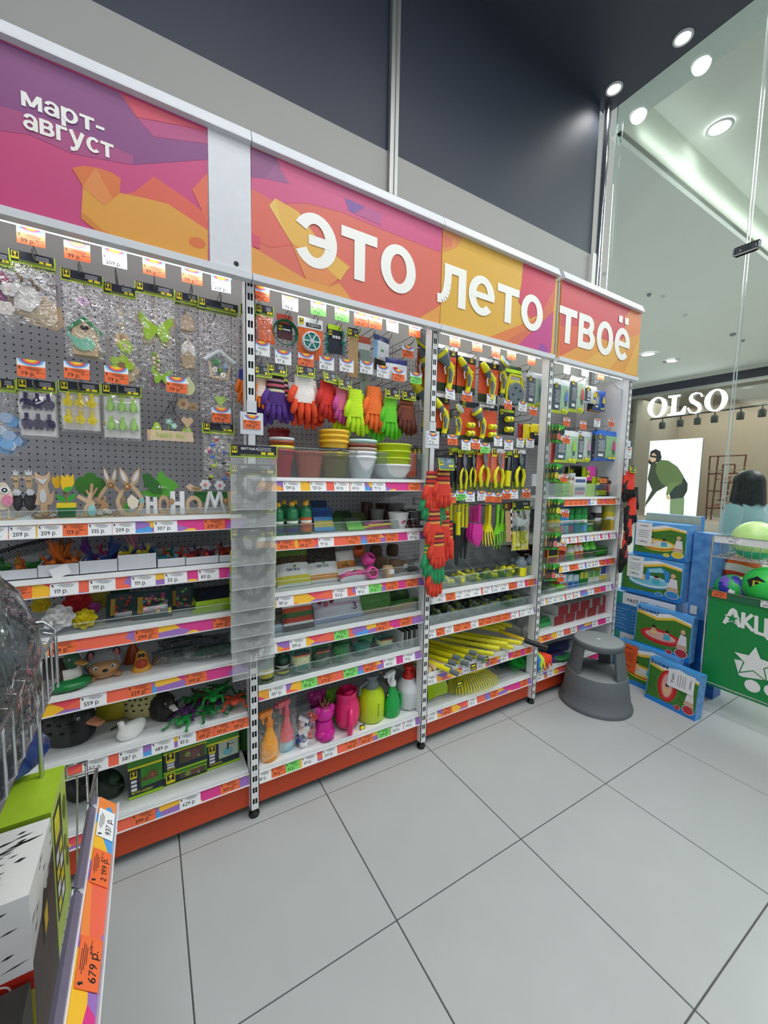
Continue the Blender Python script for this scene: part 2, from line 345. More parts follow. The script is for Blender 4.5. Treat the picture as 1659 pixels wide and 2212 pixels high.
def shelf(bay, k, z, label, guard=0, gh=.05):
    x0, x1 = BAYS[bay]; w = x1-x0-.042; o = thing('shelf', label, 'shelf', ((x0+x1)/2, 0, z))
    d = MB(); d.box((0, .24, -.0115), (w, .37, .023), WHITE); d.box((0, .053, -.004), (w, .006, .016), WHITE); d.build('deck', o)
    for s in ((-1, 1) if z > .3 else ()):
        b = MB(); b.prism([(.04, -.024), (.42, -.024), (.42, -.11), (.1, -.05), (.04, -.045)], s*(w/2-.004)-.001, s*(w/2-.004)+.001, WHITE, Matrix(((0, 1, 0, 0), (1, 0, 0, 0), (0, 0, 1, 0), (0, 0, 0, 1))))
        b.build('bracket', o)
    r = MB(); xf = RX(-.22)
    r.box((0, 0, -.021), (w+.002, .003, .046), WHITE, xf); r.box((0, -.004, .001), (w+.002, .008, .003), WHITE, xf); r.box((0, -.004, -.043), (w+.002, .008, .003), WHITE, xf)
    r.box((0, -.0018, -.021), (w, .0012, .040), ART, xf)
    rail = r.build('price_rail', o, (0, .046, -.012))
    if guard:
        g = MB(); g.box((0, 0, gh/2), (w-.004, .003, gh), ACRYL); g.box((0, 0, gh), (w-.004, .0034, .0012), mat('cfd8d8', .2)); g.build('front_guard', o, (0, .062, 0))
    return o, rail
def tagmesh(col, price, kind):
    key = ('tag', col, price, kind)
    if key in _M: return _M[key]
    m = MB(); c = {'w': PAPER, 'o': ORANGE_TAG, 'g': GREEN_TAG}[col]
    W, H = .074, .038
    m.box((0, 0, 0), (W, .0008, H), c)
    m.text(price, .0185 if len(price) < 7 else .016, INK, T((-W/2+.010, -.0006, -H/2+.006)), sx=.95)
    for i, (l, zz) in enumerate(((.030, .0145), (.044, .0115), (.036, .0085), (.024, .0055))): m.box((.002+.002*i, -.0005, zz), (l, .0002, .0011), INK)
    if col != 'w': m.text(price[:3], .008, INK, T((.012, -.0006, -.0035))); m.box((.022, -.0006, -.0005), (.022, .0002, .0008), INK)
    m.disc((-W/2+.006, -.0006, .013), .0026, INK, 8); m.disc((-W/2+.0075, -.0006, .009), .0022, INK, 6)
    if kind == 'h':      # hook tag: colourful strip above
        z0 = H/2; m.box((0, 0, z0+.011), (W, .0008, .022), PAPER)
        for r, h in ((.034, '5fb6e6'), (.027, 'c93a8c'), (.021, 'f08a3a'), (.013, 'f6d33c')):
            m.poly([(r*math.cos(t*PI/8+PI), -.0006-.034*.01+r*.01, z0+.022+r*.62*math.sin(t*PI/8+PI)) for t in range(9)], mat(h, .4, var=0))
    me = D.meshes.new('price_tag'); me.from_pydata(m.v, [], m.f)
    for q in m.ms: me.materials.append(q)
    me.polygons.foreach_set('material_index', m.mi); me.update()
    _M[key] = me; return me
def rtags(rail, z, spec, wide=1):
    """(pixel x, colour, price) of the tags in a rail"""
    ox = rail.parent.location.x; q = [p.split(',') for p in spec.split()]; X = [xat(float(p[0]), .036, z-.03)-ox for p in q]
    for k, (px, c, pr) in enumerate(q):
        near = min([abs(X[k]-x) for j, x in enumerate(X) if j != k])
        inst('price_tag', tagmesh(c, pr+' р.', 'r'), rail, (X[k], -.0078, -.0205), (-.22, 0, 0), (min(wide, near/.0752), 1, 1))
SH = {}
LV = {0: [1.302, 1.115, .922, .724, .494, .242], 1: [1.445, 1.205, .970, .778, .589, .232], 2: [.865, .684, .432, .226], 3: [1.348, 1.103, .917, .724, .481, .228]}
GUARD = {(0, 0): .03, (0, 2): .035, (1, 0): .13, (1, 1): .05, (1, 2): .05, (1, 3): .05, (1, 4): .05, (2, 1): .05, (3, 0): .09, (3, 1): .09, (3, 2): .05, (3, 3): .03}
TAGS = {
 (0, 0): '-72,w,209 -12,w,209 48,w,209 108,w,209 162,o,129 216,w,335 268,w,209 358,w,307 464,o,219',
 (0, 1): '35,o,83 139,w,111 221,w,111 310,w,111 380,w,55 451,w,83',
 (0, 2): '135,o,199 317,o,299 482,o,299',
 (0, 3): '202,w,559 302,o,229 424,o,149',
 (0, 4): '206,w,657 283,w,587 352,w,489 404,w,83 443,o,409 482,o,159 519,o,159',
 (0, 5): '226,w,937 311,o,399 411,w,629 497,o,309',
 (1, 0): '631,w,139 688,w,125 739,w,63 773,w,63 819,w,117 896,o,129',
 (1, 1): '619,o,59 662,o,69 705,w,97 764,o,73 808,o,63 847,o,49 894,w,229',
 (1, 2): '616,w,181 735,w,153 783,w,181 811,g,37 848,o,43 890,o,99',
 (1, 3): '580,w,139 644,w,139 738,g,49 828,o,69 877,o,299',
 (1, 4): '600,w,307 669,g,95 706,o,379 758,g,199 800,o,169 843,w,461 884,w,111',
 (1, 5): '571,w,181 602,o,99 633,g,65 669,w,69 713,w,241 761,o,459 792,o,599 830,g,229 858,w,363 885,w,419',
 (2, 0): '932,w,27 953,w,135 974,o,29 994,w,63 1013,w,63 1031,w,43 1053,w,63 1073,w,63 1091,w,83 1107,o,129 1126,w,249 1147,o,229',
 (2, 1): '933,w,129 952,o,89 971,w,125 990,o,85 1009,o,59 1026,w,121 1042,o,89 1058,o,89 1076,o,129 1094,o,49 1113,w,43 1131,w,37 1146,w,37',
 (2, 2): '933,w,153 1008,w,249 1040,w,87 1066,o,169 1090,w,363 1117,o,199 1142,o,299',
 (2, 3): '934,w,613 967,o,399 1021,w,327 1068,o,179 1133,o,219',
 (3, 0): '1222,o,99 1234,o,99 1245,o,139 1256,o,139 1266,o,99 1283,w,89 1299,o,119 1315,o,99 1326,o,99 1336,w,49',
 (3, 1): '1222,w,239 1240,w,239 1257,w,259 1275,w,269 1291,w,279 1308,w,239 1324,w,229',
 (3, 2): '1223,w,249 1239,o,99 1257,w,239 1274,w,299 1289,w,289 1304,o,119 1322,o,129',
 (3, 3): '1172,w,99 1189,w,99 1201,w,129 1214,w,149 1231,w,79 1247,w,89 1277,w,79 1292,o,89 1315,w,129',
 (3, 4): '1180,o,499 1211,w,179 1240,w,199 1286,w,179 1315,w,199',
 (3, 5): '1167,w,99 1190,w,147 1306,g,99'}
for b in LV: LV[b] = [1.459-(1.459-(z-.012))*1.026+.012 for z in LV[b]]
for b in range(4):
    for k, z in enumerate(LV[b]):
        o, rail = shelf(b, k, z, 'white shelf with price strip, %s from top, in the %s' % (ORD[k], BN[b]), (b, k) in GUARD, GUARD.get((b, k), 0))
        SH[b, k] = o; rtags(rail, z, TAGS[b, k], {0: 1, 1: 1, 2: .93, 3: .95}[b])
for b, (x0, x1) in enumerate(BAYS):
    w = x1-x0; cx = (x0+x1)/2
    tag(MB().box((0, 0, 0), (w-.004, .004, 2.1), pegboard()).build('perforated_panel', None, (cx, YB, 1.17)), 'grey perforated back panel of the %s' % BN[b], 'back panel')
    tag(MB().box((0, 0, 0), (w-.038, .003, .115), RED).build('kick_plate', None, (cx, .062, .098)), 'orange red kick plate along the floor under the %s' % BN[b], 'kick plate')
    tag(MB().box((0, 0, 0), (w-.05, .28, .04), mat('2a2a2a', .7)).build('plinth', None, (cx, .25, .02)), 'dark plinth below the kick plate of the %s' % BN[b], 'plinth')
    tag(MB().box((0, 0, 0), (.03, .05, 2.2), GREY).build('rear_post', None, (x1, YB+.03, 1.1)), 'grey rear post behind the right edge of the %s' % BN[b], 'post')
e = MB(); e.box((0, 0, 0), (.003, .36, 2.16), mat('d9dce0', .4))
tag(e.build('end_panel', None, (2.322, .25, 1.12)), 'plain white side panel closing the right end of the shelving', 'panel')
# LED bars under the signs
for b, (x0, x1) in enumerate(BAYS):
    o = thing('led_light_bar', 'lit white LED tube under the sign of the %s' % BN[b], 'light bar', ((x0+x1)/2, .062, 2.194))
    MB().box((0, 0, .012), (.8, .03, .012), WHITE).build('housing', o)
    MB().tube([(-.38, 0, 0), (.38, 0, 0)], .008, mat('ffffff', .4, var=0, emit=4.5), 8).build('tube', o)
    a = area('led_lamp', (0, .012, -.012), .74, .03, .32, (.95, .98, 1), (.45, 0, 0)); a.parent = o
# header signs
YH = -.002
def zpoly(mb, pts, h, z, y):
    """printed patch on a sign; points read off the photograph at zoom z = (ox, oy, s)"""
    mb.poly([tuple(at(z[0]+p[0]/z[2], z[1]+p[1]/z[2], YH-.0023)+Vector((0, -y, 0))) for p in pts], mat(lighter(h), .4, var=.03, scale=8))
def sign(k, x0, x1, label, base, polys, z, px1=None):
    o = thing('header_sign', label, 'sign'); zt, zb = 2.684, 2.171
    f = MB(); cx, w = (x0+x1)/2, x1-x0-.003
    f.prism([(YH-.022, zt-.046), (YH-.022, zt-.040), (YH-.004, zt), (YH+.026, zt), (YH+.026, zt-.05), (YH-.004, zt-.05)], -w/2, w/2, PLAS, T((cx, 0, 0)) @ Matrix(((0, 1, 0, 0), (1, 0, 0, 0), (0, 0, 1, 0), (0, 0, 0, 1))))
    f.build('top_rail', o)
    g = MB(); g.box((cx, YH+.004, zb+.012), (w, .036, .024), PLAS); g.build('bottom_rail', o)
    p = MB(); xe = px1 if px1 is not None else x1-.002
    p.box(((x0+xe)/2, YH+.004, (zt+zb)/2-.012), (xe-x0-.002, .012, zt-zb-.065), mat(lighter(base), .42, var=.04, scale=8))
    if px1: p.box(((px1+x1)/2, YH+.002, (zt+zb)/2-.012), (x1-px1-.003, .012, zt-zb-.066), PLAS); p.disc((at(510, 571, YH).x, YH-.0045, at(510, 571, YH).z), .009, INK, 16)
    pan = p.build('printed_panel', o)
    a = MB()
    for i, (h, pts) in enumerate(polys): zpoly(a, pts, h, z, .00012*(i+1))
    a.build('printed_art', pan)
    return o
def fit_text(o, s, pl, pr, pb, pt, bold=1, y=-.0042):
    """lettering between left and right pixel, baseline pixel and x-height pixel"""
    X0, X1 = at(*pl, YH-.01).x, at(*pr, YH-.01).x; zb = at(*pb, YH-.01).z; zt = at(*pt, YH-.01).z
    wn = sum(GLY('#'+c)[3]-GLY('#'+c)[2]+.05 for c in s)-.05; sz = (zt-zb)/.55
    x = X0; k = (X1-X0)/wn
    for c in s:
        MB().text(['#'+c], sz, mat('f3f3ee', .45, var=0), sx=k/sz).build('letter', o, (x, YH+y, zb)); x += (GLY('#'+c)[3]-GLY('#'+c)[2]+.05)*k
z1 = (0, 0, 1.929)
s1 = sign(0, -1.196, UX[0], 'purple and orange sign reading март-август above the wooden decorations', 'c5457c', [
 ('85467f', [(-40, 150), (500, 388), (570, 490), (720, 520), (866, 560), (866, 665), (550, 687), (556, 652), (430, 590), (200, 500), (-40, 430)]),
 ('a84a80', [(-40, 430), (200, 500), (430, 590), (556, 652), (550, 687), (300, 640), (120, 560), (-40, 540)]),
 ('d04860', [(500, 388), (866, 545), (780, 528), (570, 488)]),
 ('b0487e', [(570, 490), (720, 520), (866, 560), (866, 600), (640, 570)]),
 ('d9604f', [(500, 812), (560, 800), (640, 735), (780, 830), (866, 900), (866, 960), (700, 850), (600, 828)]),
 ('dd6a52', [(800, 790), (866, 720), (866, 930)]),
 ('db9b40', [(345, 780), (435, 857), (500, 805), (600, 825), (700, 850), (866, 960), (866, 1105), (430, 985), (338, 910)]),
 ('d0803a', [(338, 880), (430, 960), (560, 1018), (430, 985), (338, 912)]),
 ('d8743c', [(300, 700), (330, 750), (345, 780), (435, 857), (500, 805), (503, 745), (470, 722), (410, 700), (350, 692)]),
 ('dd8a4a', [(345, 780), (435, 857), (470, 830), (400, 700), (370, 740)]),
 ('d5703a', [(823+35*math.cos(t), 1012+22*math.sin(t)+8*math.cos(t)) for t in [i*PI/8 for i in range(16)]])], z1, at(450, 430, YH).x)
fit_text(s1, 'март-', (44, 205), (225, 272), (47, 224), (46, 192), y=-.0042)
fit_text(s1, 'август', (49, 265), (245, 322), (62, 277), (62, 243), y=-.0042)
z2 = (520, 280, 1.885)
s2 = sign(1, UX[0], UX[1], 'coral and yellow sign reading это above the glove bay', 'd56a5c', [
 ('cb5583', [(43, 72), (822, 390), (815, 500), (560, 400), (410, 335), (270, 300), (150, 300), (43, 240)]),
 ('d8685a', [(43, 240), (150, 300), (205, 470), (120, 480), (43, 440)]),
 ('8c5080', [(43, 72), (145, 115), (165, 170), (100, 200), (43, 195)]),
 ('97588a', [(145, 135), (200, 222), (100, 200)]),
 ('7c559c', [(423, 278), (505, 315), (465, 342), (440, 330)]),
 ('b4588c', [(505, 315), (575, 340), (570, 390), (470, 345)]),
 ('dc8a52', [(150, 320), (265, 610), (360, 640), (450, 560), (330, 470), (205, 380)]),
 ('e0b052', [(115, 310), (140, 280), (235, 335), (330, 470), (440, 560), (405, 615), (300, 520), (205, 460)]),
 ('e6bc66', [(115, 310), (140, 280), (160, 370), (205, 460)]),
 ('dc9a4c', [(43, 475), (265, 610), (360, 640), (400, 625), (450, 690), (250, 655), (43, 603)]),
 ('d0506a', [(43, 420), (78, 440), (78, 485), (43, 475)]),
 ('dc9a4c', [(720, 772), (812, 715), (808, 797)])], z2)
fit_text(s2, 'это', (640, 525), (900, 575), (772, 603), (765, 493), y=-.0042)
s3 = sign(2, UX[1], UX[2]-.032, 'yellow and magenta sign reading лето above the hose fittings', 'd9aa45', [
 ('d98d55', [(822, 404), (905, 438), (880, 480), (825, 500)]),
 ('d4745a', [(824, 425), (860, 445), (862, 475), (825, 480)]),
 ('cc4560', [(1150, 540), (1283, 597), (1276, 720), (1180, 770), (1130, 700), (1145, 620)]),
 ('d97b45', [(1276, 690), (1262, 912), (1010, 845), (1150, 790), (1220, 760)]),
 ('cf6a4a', [(1276, 650), (1262, 912), (1080, 860), (1200, 790)]),
 ('c04488', [(1274, 740), (1262, 912), (1130, 875)]),
 ('93479a', [(1225, 868), (1255, 900), (1240, 906), (1205, 896)])], z2)
fit_text(s3, 'лето', (946, 630), (1174, 690), (1099, 697), (1085, 612), y=-.0042)
s4 = sign(3, UX[2]+.006, UX[3]+.01, 'red and orange sign reading твоё at the right end of the shelving', 'dc9a46', [
 ('cc4a58', [(1307, 602), (1600, 716), (1592, 790), (1540, 880), (1400, 820), (1300, 850)]),
 ('d8664c', [(1300, 800), (1400, 800), (1440, 850), (1296, 925)]),
 ('dd7c48', [(1600, 716), (1633, 730), (1625, 830), (1570, 850), (1560, 770)]),
 ('e0ac50', [(1400, 945), (1540, 850), (1580, 880), (1500, 975)]),
 ('e0ac50', [(1560, 990), (1622, 840), (1612, 1003)]),
 ('d06050', [(1420, 760), (1500, 800), (1470, 850), (1400, 820)])], z2)
fit_text(s4, 'твоё', (1210, 690), (1362, 750), (1246, 747), (1249, 672), y=-.0042)
# ------------------------------------------------------------------ product builders shared by the bays
def hook(px, py, col, price, label, Y=.085, L=None):
    p = at(px, py, Y); o = thing('peg_hook', label, 'hook', (p.x, Y, p.z-.052))
    k = MB(); yb = YB-Y-.004
    k.tube([(0, yb, .0), (0, .03, 0), (0, .012, .006), (0, .004, .02)], .0026, STEEL, 6); k.tube([(0, yb, .035), (0, .02, .035), (0, .004, .04)], .0016, STEEL, 5); k.box((0, yb, .018), (.02, .004, .05), STEEL)
    k.build('wire', o)
    inst('price_tag', tagmesh(col, price+' р.', 'h'), o, (0, 0, .052-.008), (random.uniform(-.12, .02), 0, random.uniform(-.08, .08)), (.92, 1, .92))
    return o
def hookrow(spec, where, Y=.085):
    s = spec.split()
    for i, q in enumerate(s):
        px, py, c, pr = q.split(',')
        hook(float(px), float(py), c, pr, 'steel hook with %s %s rouble tag, %s in the %s' % ({'o': 'orange', 'w': 'white', 'g': 'green'}[c], pr, ORD[i], where), Y)
def logo(mb, x, y, z, s):
    """yellow badge with a black sprout"""
    mb.box((x, y, z), (s, .0006, s*1.25), YEL); mb.box((x, y-.0004, z+s*.12), (s*.8, .0006, s*.85), INK)
    mb.disc((x, y-.0009, z+s*.28), s*.2, YEL, 8); mb.box((x, y-.0009, z-s*.02), (s*.08, .0004, s*.4), YEL); mb.box((x, y-.0009, z-s*.2), (s*.4, .0004, s*.08), YEL)
def hcard(w, h=.036, m=None, back=True):
    mb = MB(); m = m or NAVY
    mb.box((0, 0, -h/2), (w, .004, h), m)
    for x in (-w/2, w/2): mb.box((x, -.0005, -h/2), (.0025, .0046, h), LIME)
    mb.box((0, -.0005, -h), (w+.002, .0046, .003), LIME); mb.box((.1*w, -.0024, -h+.006), (w*.8, .0006, .007), mat('6f7d3a', .5, var=.6, scale=90))
    logo(mb, -w/2+.014, -.0026, -h*.42, min(.018, h*.5))
    for i in range(3): mb.box((w*.22, -.0023, -h*.2-i*.005), (w*.3, .0004, .0012), PAPER)
    mb.box((w*.36, -.0024, -h*.66), (w*.14, .0005, h*.2), YEL); mb.box((w*.2, -.0024, -h*.66), (w*.1, .0005, h*.2), YEL)
    mb.box((-.02*w, -.0024, -h*.14), (w*.12, .0005, .004), mat('20222a', .6))
    return mb
def pouch(mb, w, h, t, m, seed=0, nu=8, nv=10, rg=.007, top=.0, back=True):
    rnd = random.Random(seed); g = [[rnd.uniform(-1, 1) for _ in range(nu+1)] for _ in range(nv+1)]
    def fr(u, v):
        e = math.sin(PI*u)**.5 if 0 < u < 1 else 0; e *= min(1, (1-v)*6, v*4+top) if v < 1 else 0
        i, j = round(u*nu), round(v*nv)
        return ((u-.5)*w*(1+.02*g[j][0]), -t*e+rg*g[j][i]*(.3+e), -v*h)
    mb.sheet(fr, nu, nv, m)
    if back: mb.sheet(lambda u, v: ((u-.5)*w, .004, -v*h), 1, 1, m)
    return mb
def pillow(mb, w, h, t, matfn, seed=0, nu=10, nv=12, rg=.004, xf=None, crimp=True):
    """stuffed opaque bag, upright, centred on its base"""
    rnd = random.Random(seed); g = [[rnd.uniform(-1, 1) for _ in range(nu+1)] for _ in range(nv+1)]
    for s in (-1, 1):
        def fr(u, v):
            e = (math.sin(PI*u)*math.sin(PI*v))**.45 if 0 < u < 1 and 0 < v < 1 else 0
            return ((u-.5)*w*(1-.06*math.sin(PI*v)), s*(t/2*e)+rg*g[round(v*nv)][round(u*nu)]*e, v*h)
        mb.sheet(fr, nu, nv, None, True, xf, matfn)
    return mb
def glove(cuff, palm, fing, L=.24, cl=.3, stripes=None, spread=.0, w=1.):
    """knitted work glove hanging fingers down, wrist at the origin"""
    mb = MB(); W = L*.2*w; c = L*cl; pl = L*.31
    n = 7; secs = []; ms = []
    for i in range(n+1):
        t = i/n; secs.append(((0, 0, -c*t), W*(.82+.1*t), L*.075)); 
        if i < n: ms.append(stripes[i % len(stripes)] if stripes else cuff)
    for t, k in ((.25, 1.02), (.6, 1.1), (1, 1.05)): secs.append(((0, 0, -c-pl*t), W*k, L*.08)); ms.append(palm)
    mb.loft(secs, 12, ms)
    z0 = -c-pl+.01
    for k, (x, ln) in enumerate(((-.74, .29), (-.25, .37), (.25, .39), (.73, .33))):
        a = x*spread*.6; r = W*.29
        pts = [(x*W, 0, z0), (x*W*1.03+a*L*.2, -.004, z0-L*ln*.5), (x*W*1.04+a*L*.4, -.001, z0-L*ln*.9), (x*W*1.04+a*L*.42, .002, z0-L*ln)]
        mb.tube(pts, [r, r*1.04, r*.86, r*.3], fing, 8)
    r = W*.3; mb.tube([(-W*.8, -.004, -c*.95), (-W*1.18, -.01, -c-pl*.5), (-W*1.3, -.008, -c-pl*.95), (-W*1.28, -.006, -c-pl*1.05)], [r*.9, r*1.1, r*.9, r*.3], fing, 8)
    return mb
def pot(r0, r1, h, m, rim=.012, n=20, ribs=False):
    mb = MB(); prof = [(r0*.96, .0), (r0, .004)]
    for i in range(1, 7): prof.append((r0+(r1-r0)*(i/7)+(.0015*(i % 2) if ribs else 0), h*i/7*(1-rim/h)))
    prof += [(r1, h-rim-.001), (r1+.004, h-rim), (r1+.004, h), (r1+.001, h), (r1-.002, h-.004), (r0*.9, .012)]
    mb.lathe(prof, m, n); return mb
def printed_box(w, d, h, side, front, topm=None):
    """carton with its base at the origin, front towards -y"""
    mb = MB(); mb.box((0, 0, h/2), (w, d, h), side, fm=[side, side, front, side, side, topm or side]); return mb
def egg(t, r, k=.6): return t
def duck(body, head, bill, spots=None, s=1., breast=None, tail=True):
    """decoy duck facing -y, base at the origin; s = body length"""
    mb = MB(); B = mat(body, .45, bump=.25, scale=60); H = mat(head, .45, bump=.2, scale=60)
    def de(p):
        q = Vector(p); 
        if q.y > .2: q.z += (q.y-.2)*.5; q.x *= 1-(q.y-.2)*.6
        if q.z < -.55: q.z = -.55
        return q
    mb.ell((0, 0, s*.20), (s*.30, s*.48, s*.34), B, 16, 10, defo=de, matfn=(lambda u, v: mat(breast, .5) if breast and .62 < u < .88 and v < .75 else B))
    if spots:
        S = mat(spots, .5)
        for side in (-1, 1):
            for i in range(6):
                for j in range(4):
                    ph = -.9+.36*i+.1*(j % 2); th = .15+.33*j
                    q = de(Vector((side*math.cos(th)*math.cos(ph), math.cos(th)*math.sin(ph), math.sin(th))))
                    mb.ell((q.x*s*.30, q.y*s*.48, s*.20+q.z*s*.34), (.022*s, .036*s, .018*s), S, 6, 4)
    return mb, B, H
def duck_thing(name, label, loc, rz, s, body, head, bill, spots=None, breast=None, grp=None, hz=.56, hs=.15, eye=True, billw=1.):
    o = thing(name, label, 'garden figure', loc, (0, 0, rz), grp)
    mb, B, H = duck(body, head, bill, spots, s, breast); mb.build('body', o)
    h = MB(); h.tube([(0, -.24*s, .28*s), (0, -.30*s, .42*s), (0, -.31*s, hz*s)], [.13*s, .105*s, .1*s], H, 10)
    h.ell((0, -.33*s, hz*s), (hs*s*.92, hs*s*1.1, hs*s), H, 12, 8)
    hd = h.build('head', o)
    b = MB(); Bm = mat(bill, .35); b.loft([((0, -.44*s, hz*s-.03*s), Vector((.075*s*billw, 0, 0)), Vector((0, 0, .06*s))), ((0, -.55*s, hz*s-.05*s), Vector((.07*s*billw, 0, 0)), Vector((0, 0, .038*s))), ((0, -.64*s, hz*s-.065*s), Vector((.065*s*billw, 0, 0)), Vector((0, 0, .022*s)))], 10, Bm)
    b.build('bill', hd)
    if eye:
        e = MB()
        for x in (-1, 1): e.ell((x*hs*.8*s, -.40*s, (hz+.05)*s), (.022*s, .022*s, .022*s), PLAS, 8, 6); e.ell((x*hs*.86*s, -.412*s, (hz+.05)*s), (.013*s, .013*s, .013*s), BLACK, 6, 4)
        e.build('eyes', hd)
    return o
def flower(mb, c, r, m, mc, n=6, t=.004, tilt=None, ry=0):
    X = T(c) @ (tilt or Matrix.Identity(4))
    for i in range(n):
        a = 2*PI*i/n+ry; mb.prism([(math.cos(a)*r*.62+r*.4*math.cos(q), math.sin(a)*r*.62+r*.4*math.sin(q)) for q in [k*PI/4 for k in range(8)]], -t/2, t/2, m, X)
    mb.prism([(r*.3*math.cos(k*PI/4), r*.3*math.sin(k*PI/4)) for k in range(8)], -t*.9, t*.5, mc, X)
def leaf(mb, p0, p1, w, m, t=.004):
    a = Vector((p0[0], p0[1])); b = Vector((p1[0], p1[1])); d = b-a; n = Vector((-d.y, d.x)).normalized()*w
    mb.prism([tuple(a), tuple(a+d*.3+n), tuple(a+d*.65+n*.8), tuple(b), tuple(a+d*.65-n*.8), tuple(a+d*.3-n)], -t/2, t/2, m)
def eggshape(cx, cz, rx, rz, n=14, top=.75): return [(cx+rx*math.cos(2*PI*i/n)*(1 if math.sin(2*PI*i/n) < 0 else top+(1-top)*(1-math.sin(2*PI*i/n))), cz+rz*math.sin(2*PI*i/n)) for i in range(n)]
G_ = lambda h, **k: mat(h, .5, **k)
# ------------------------------------------------------------------ left bay: hooks and hanging bags
hookrow('67,512,o,99 167,545,o,99 248,560,w,209 333,580,o,99 415,598,o,119 478,616,w,209', 'left bay top row')
hookrow('68,798,o,79 166,802,o,79 252,812,o,79 382,833,o,119 478,898,o,179', 'left bay lower row')
def hanging(name, label, px0, px1, py0, pybot, Y, seed, content, cat='hanging decoration', hh=.036, film_=None, extra=1, grp=None, card=None, rz=0):
    a, b = at(px0, py0, Y), at(px1, py0, Y); w = b.x-a.x; z = (a.z+b.z)/2; h = z-at((px0+px1)/2, pybot, Y).z
    o = thing(name, label, cat, ((a.x+b.x)/2, Y, z), (0, 0, rz), grp)
    hcard(w, hh, card).build('header_card', o)
    p = MB(); pouch(p, w*.99, h-hh, .014, film_ or WRINK, seed); p.build('plastic_pouch', o, (0, -.003, -hh))
    content(o, w, h-hh, hh)
    for k in range(extra):
        e = thing(name, 'another '+label.split(',')[0].replace(' at the left edge of the photo', '').replace(' at the left edge', '')+', hanging behind', cat, ((a.x+b.x)/2+random.uniform(-.006, .006), Y+.03*(k+1), z+.003*k), (0, 0, rz), grp or 'more of '+label.split(',')[0])
        for ch in list(o.children)[:2]: inst(ch.name.split('.')[0], ch.data, e, ch.location)
    return o
rw = mat('d8c3a4', .6, var=.12, scale=50); BR = mat('8a6a4c', .6)
def c_mouse(o, w, h, hh):
    m = MB()
    for k, (dx, c) in enumerate(((-.012, 'c9b193'), (.006, 'd3bd9e'), (.02, 'c4ab8b'))):
        m.prism([(p[0]+dx, p[1]-h*.62-.012*k) for p in ((-.045, .035), (-.05, -.01), (-.035, -.04), (.03, -.05), (.05, -.03), (.045, .03), (.02, .02), (-.01, .005))], .002+k*.004, .005+k*.004, mat(c, .6, var=.12, scale=40))
    m.prism([(p[0]-.02, p[1]-h*.6) for p in ((-.03, .045), (.02, .04), (.04, .01), (.01, -.035), (-.03, -.03))], -.004, 0, mat('e2e0dc', .5, var=.3, scale=160))
    m.build('wooden_shapes', o, (0, 0, -hh))
    b = MB()
    for k in range(9): b.ell((random.uniform(-.04, .04), -.004, -h*.2-random.uniform(0, .04)), (.006,)*3, [PLAS, BR][k % 2], 8, 6)
    b.build('beads', o, (0, 0, -hh))
def c_house(o, w, h, hh):
    m = MB(); z = -h*.95; bw = w*.31
    m.prism([(-bw, z), (bw, z), (bw, z+.085), (0, z+.125), (-bw, z+.085)], -.006, .016, mat('c9b08c', .6, var=.15, scale=60))
    m.prism([(.0, z+.074), (.012, z+.088), (.009, z+.096), (.003, z+.095), (0, z+.09), (-.003, z+.095), (-.009, z+.096), (-.012, z+.088)], -.0068, -.006, mat('241a14', .8))
    m.build('birdhouse', o, (0, 0, -hh))
    r = MB()
    for s in (-1, 1): r.prism([(0, z+.126), (s*(bw+.014), z+.082), (s*(bw+.008), z+.073), (0, z+.113)], -.01, .018, mat('2f8a52', .5))
    r.build('green_roof', o, (0, 0, -hh))
    b = MB(); b.prism([(-.05, z+.06), (-.042, z+.072), (-.036, z+.058), (-.01, z+.05), (.01, z+.06), (.022, z+.052), (.03, z+.04), (.02, z+.02), (-.005, z+.012), (-.026, z+.022), (-.036, z+.046)], -.011, -.007, mat('7fc4a6', .5)); b.build('bird', o, (0, 0, -hh))
    f = MB(); flower(f, (0, -.006, -h*.24), .017, mat('d7b3d2', .5), mat('b08fc0', .5), 6); f.tube([(0, -.004, 0), (0, -.004, -h*.3)], .001, rw, 4); f.build('wooden_flower', o, (0, 0, -hh))
def c_bells(o, w, h, hh):
    m = MB()
    for k, (z, r) in enumerate(((-.05, .007), (-.065, .009), (-.08, .008), (-.15, .008), (-.165, .007), (-.18, .009))): m.ell((0, -.004, z*h/.25), (r, r, r), [rw, PLAS][k % 2], 8, 6)
    for x in (-.011, .011): m.lathe([(.011, 0), (.008, .012), (.009, .03), (.005, .036)], mat('c8a46e', .5), 10, T((x, -.004, -.135*h/.25)))
    m.tube([(0, 0, 0), (0, -.002, -h*.9)], .001, rw, 4)
    m.build('beads', o, (0, 0, -hh))
    f = MB(); flower(f, (.01, -.012, -h*.56), .022, mat('a9c92c', .5), rw, 6); flower(f, (-.002, -.012, -h*.78), .036, mat('9cbf2a', .5), BR, 5); flower(f, (.006, -.006, -h*.82), .044, mat('b9a98a', .6), BR, 6); f.build('flowers', o, (0, 0, -hh))
def bfly(mb, x, y, z, s, m, t=.004):
    for q in (-1, 1):
        mb.prism([(x+q*a*s, z+b*s) for a, b in ((0, .1), (.25, .3), (.6, .62), (.62, .3), (.45, .05), (.5, -.2), (.4, -.5), (.2, -.48), (0, -.15))], y-t/2, y+t/2, m)
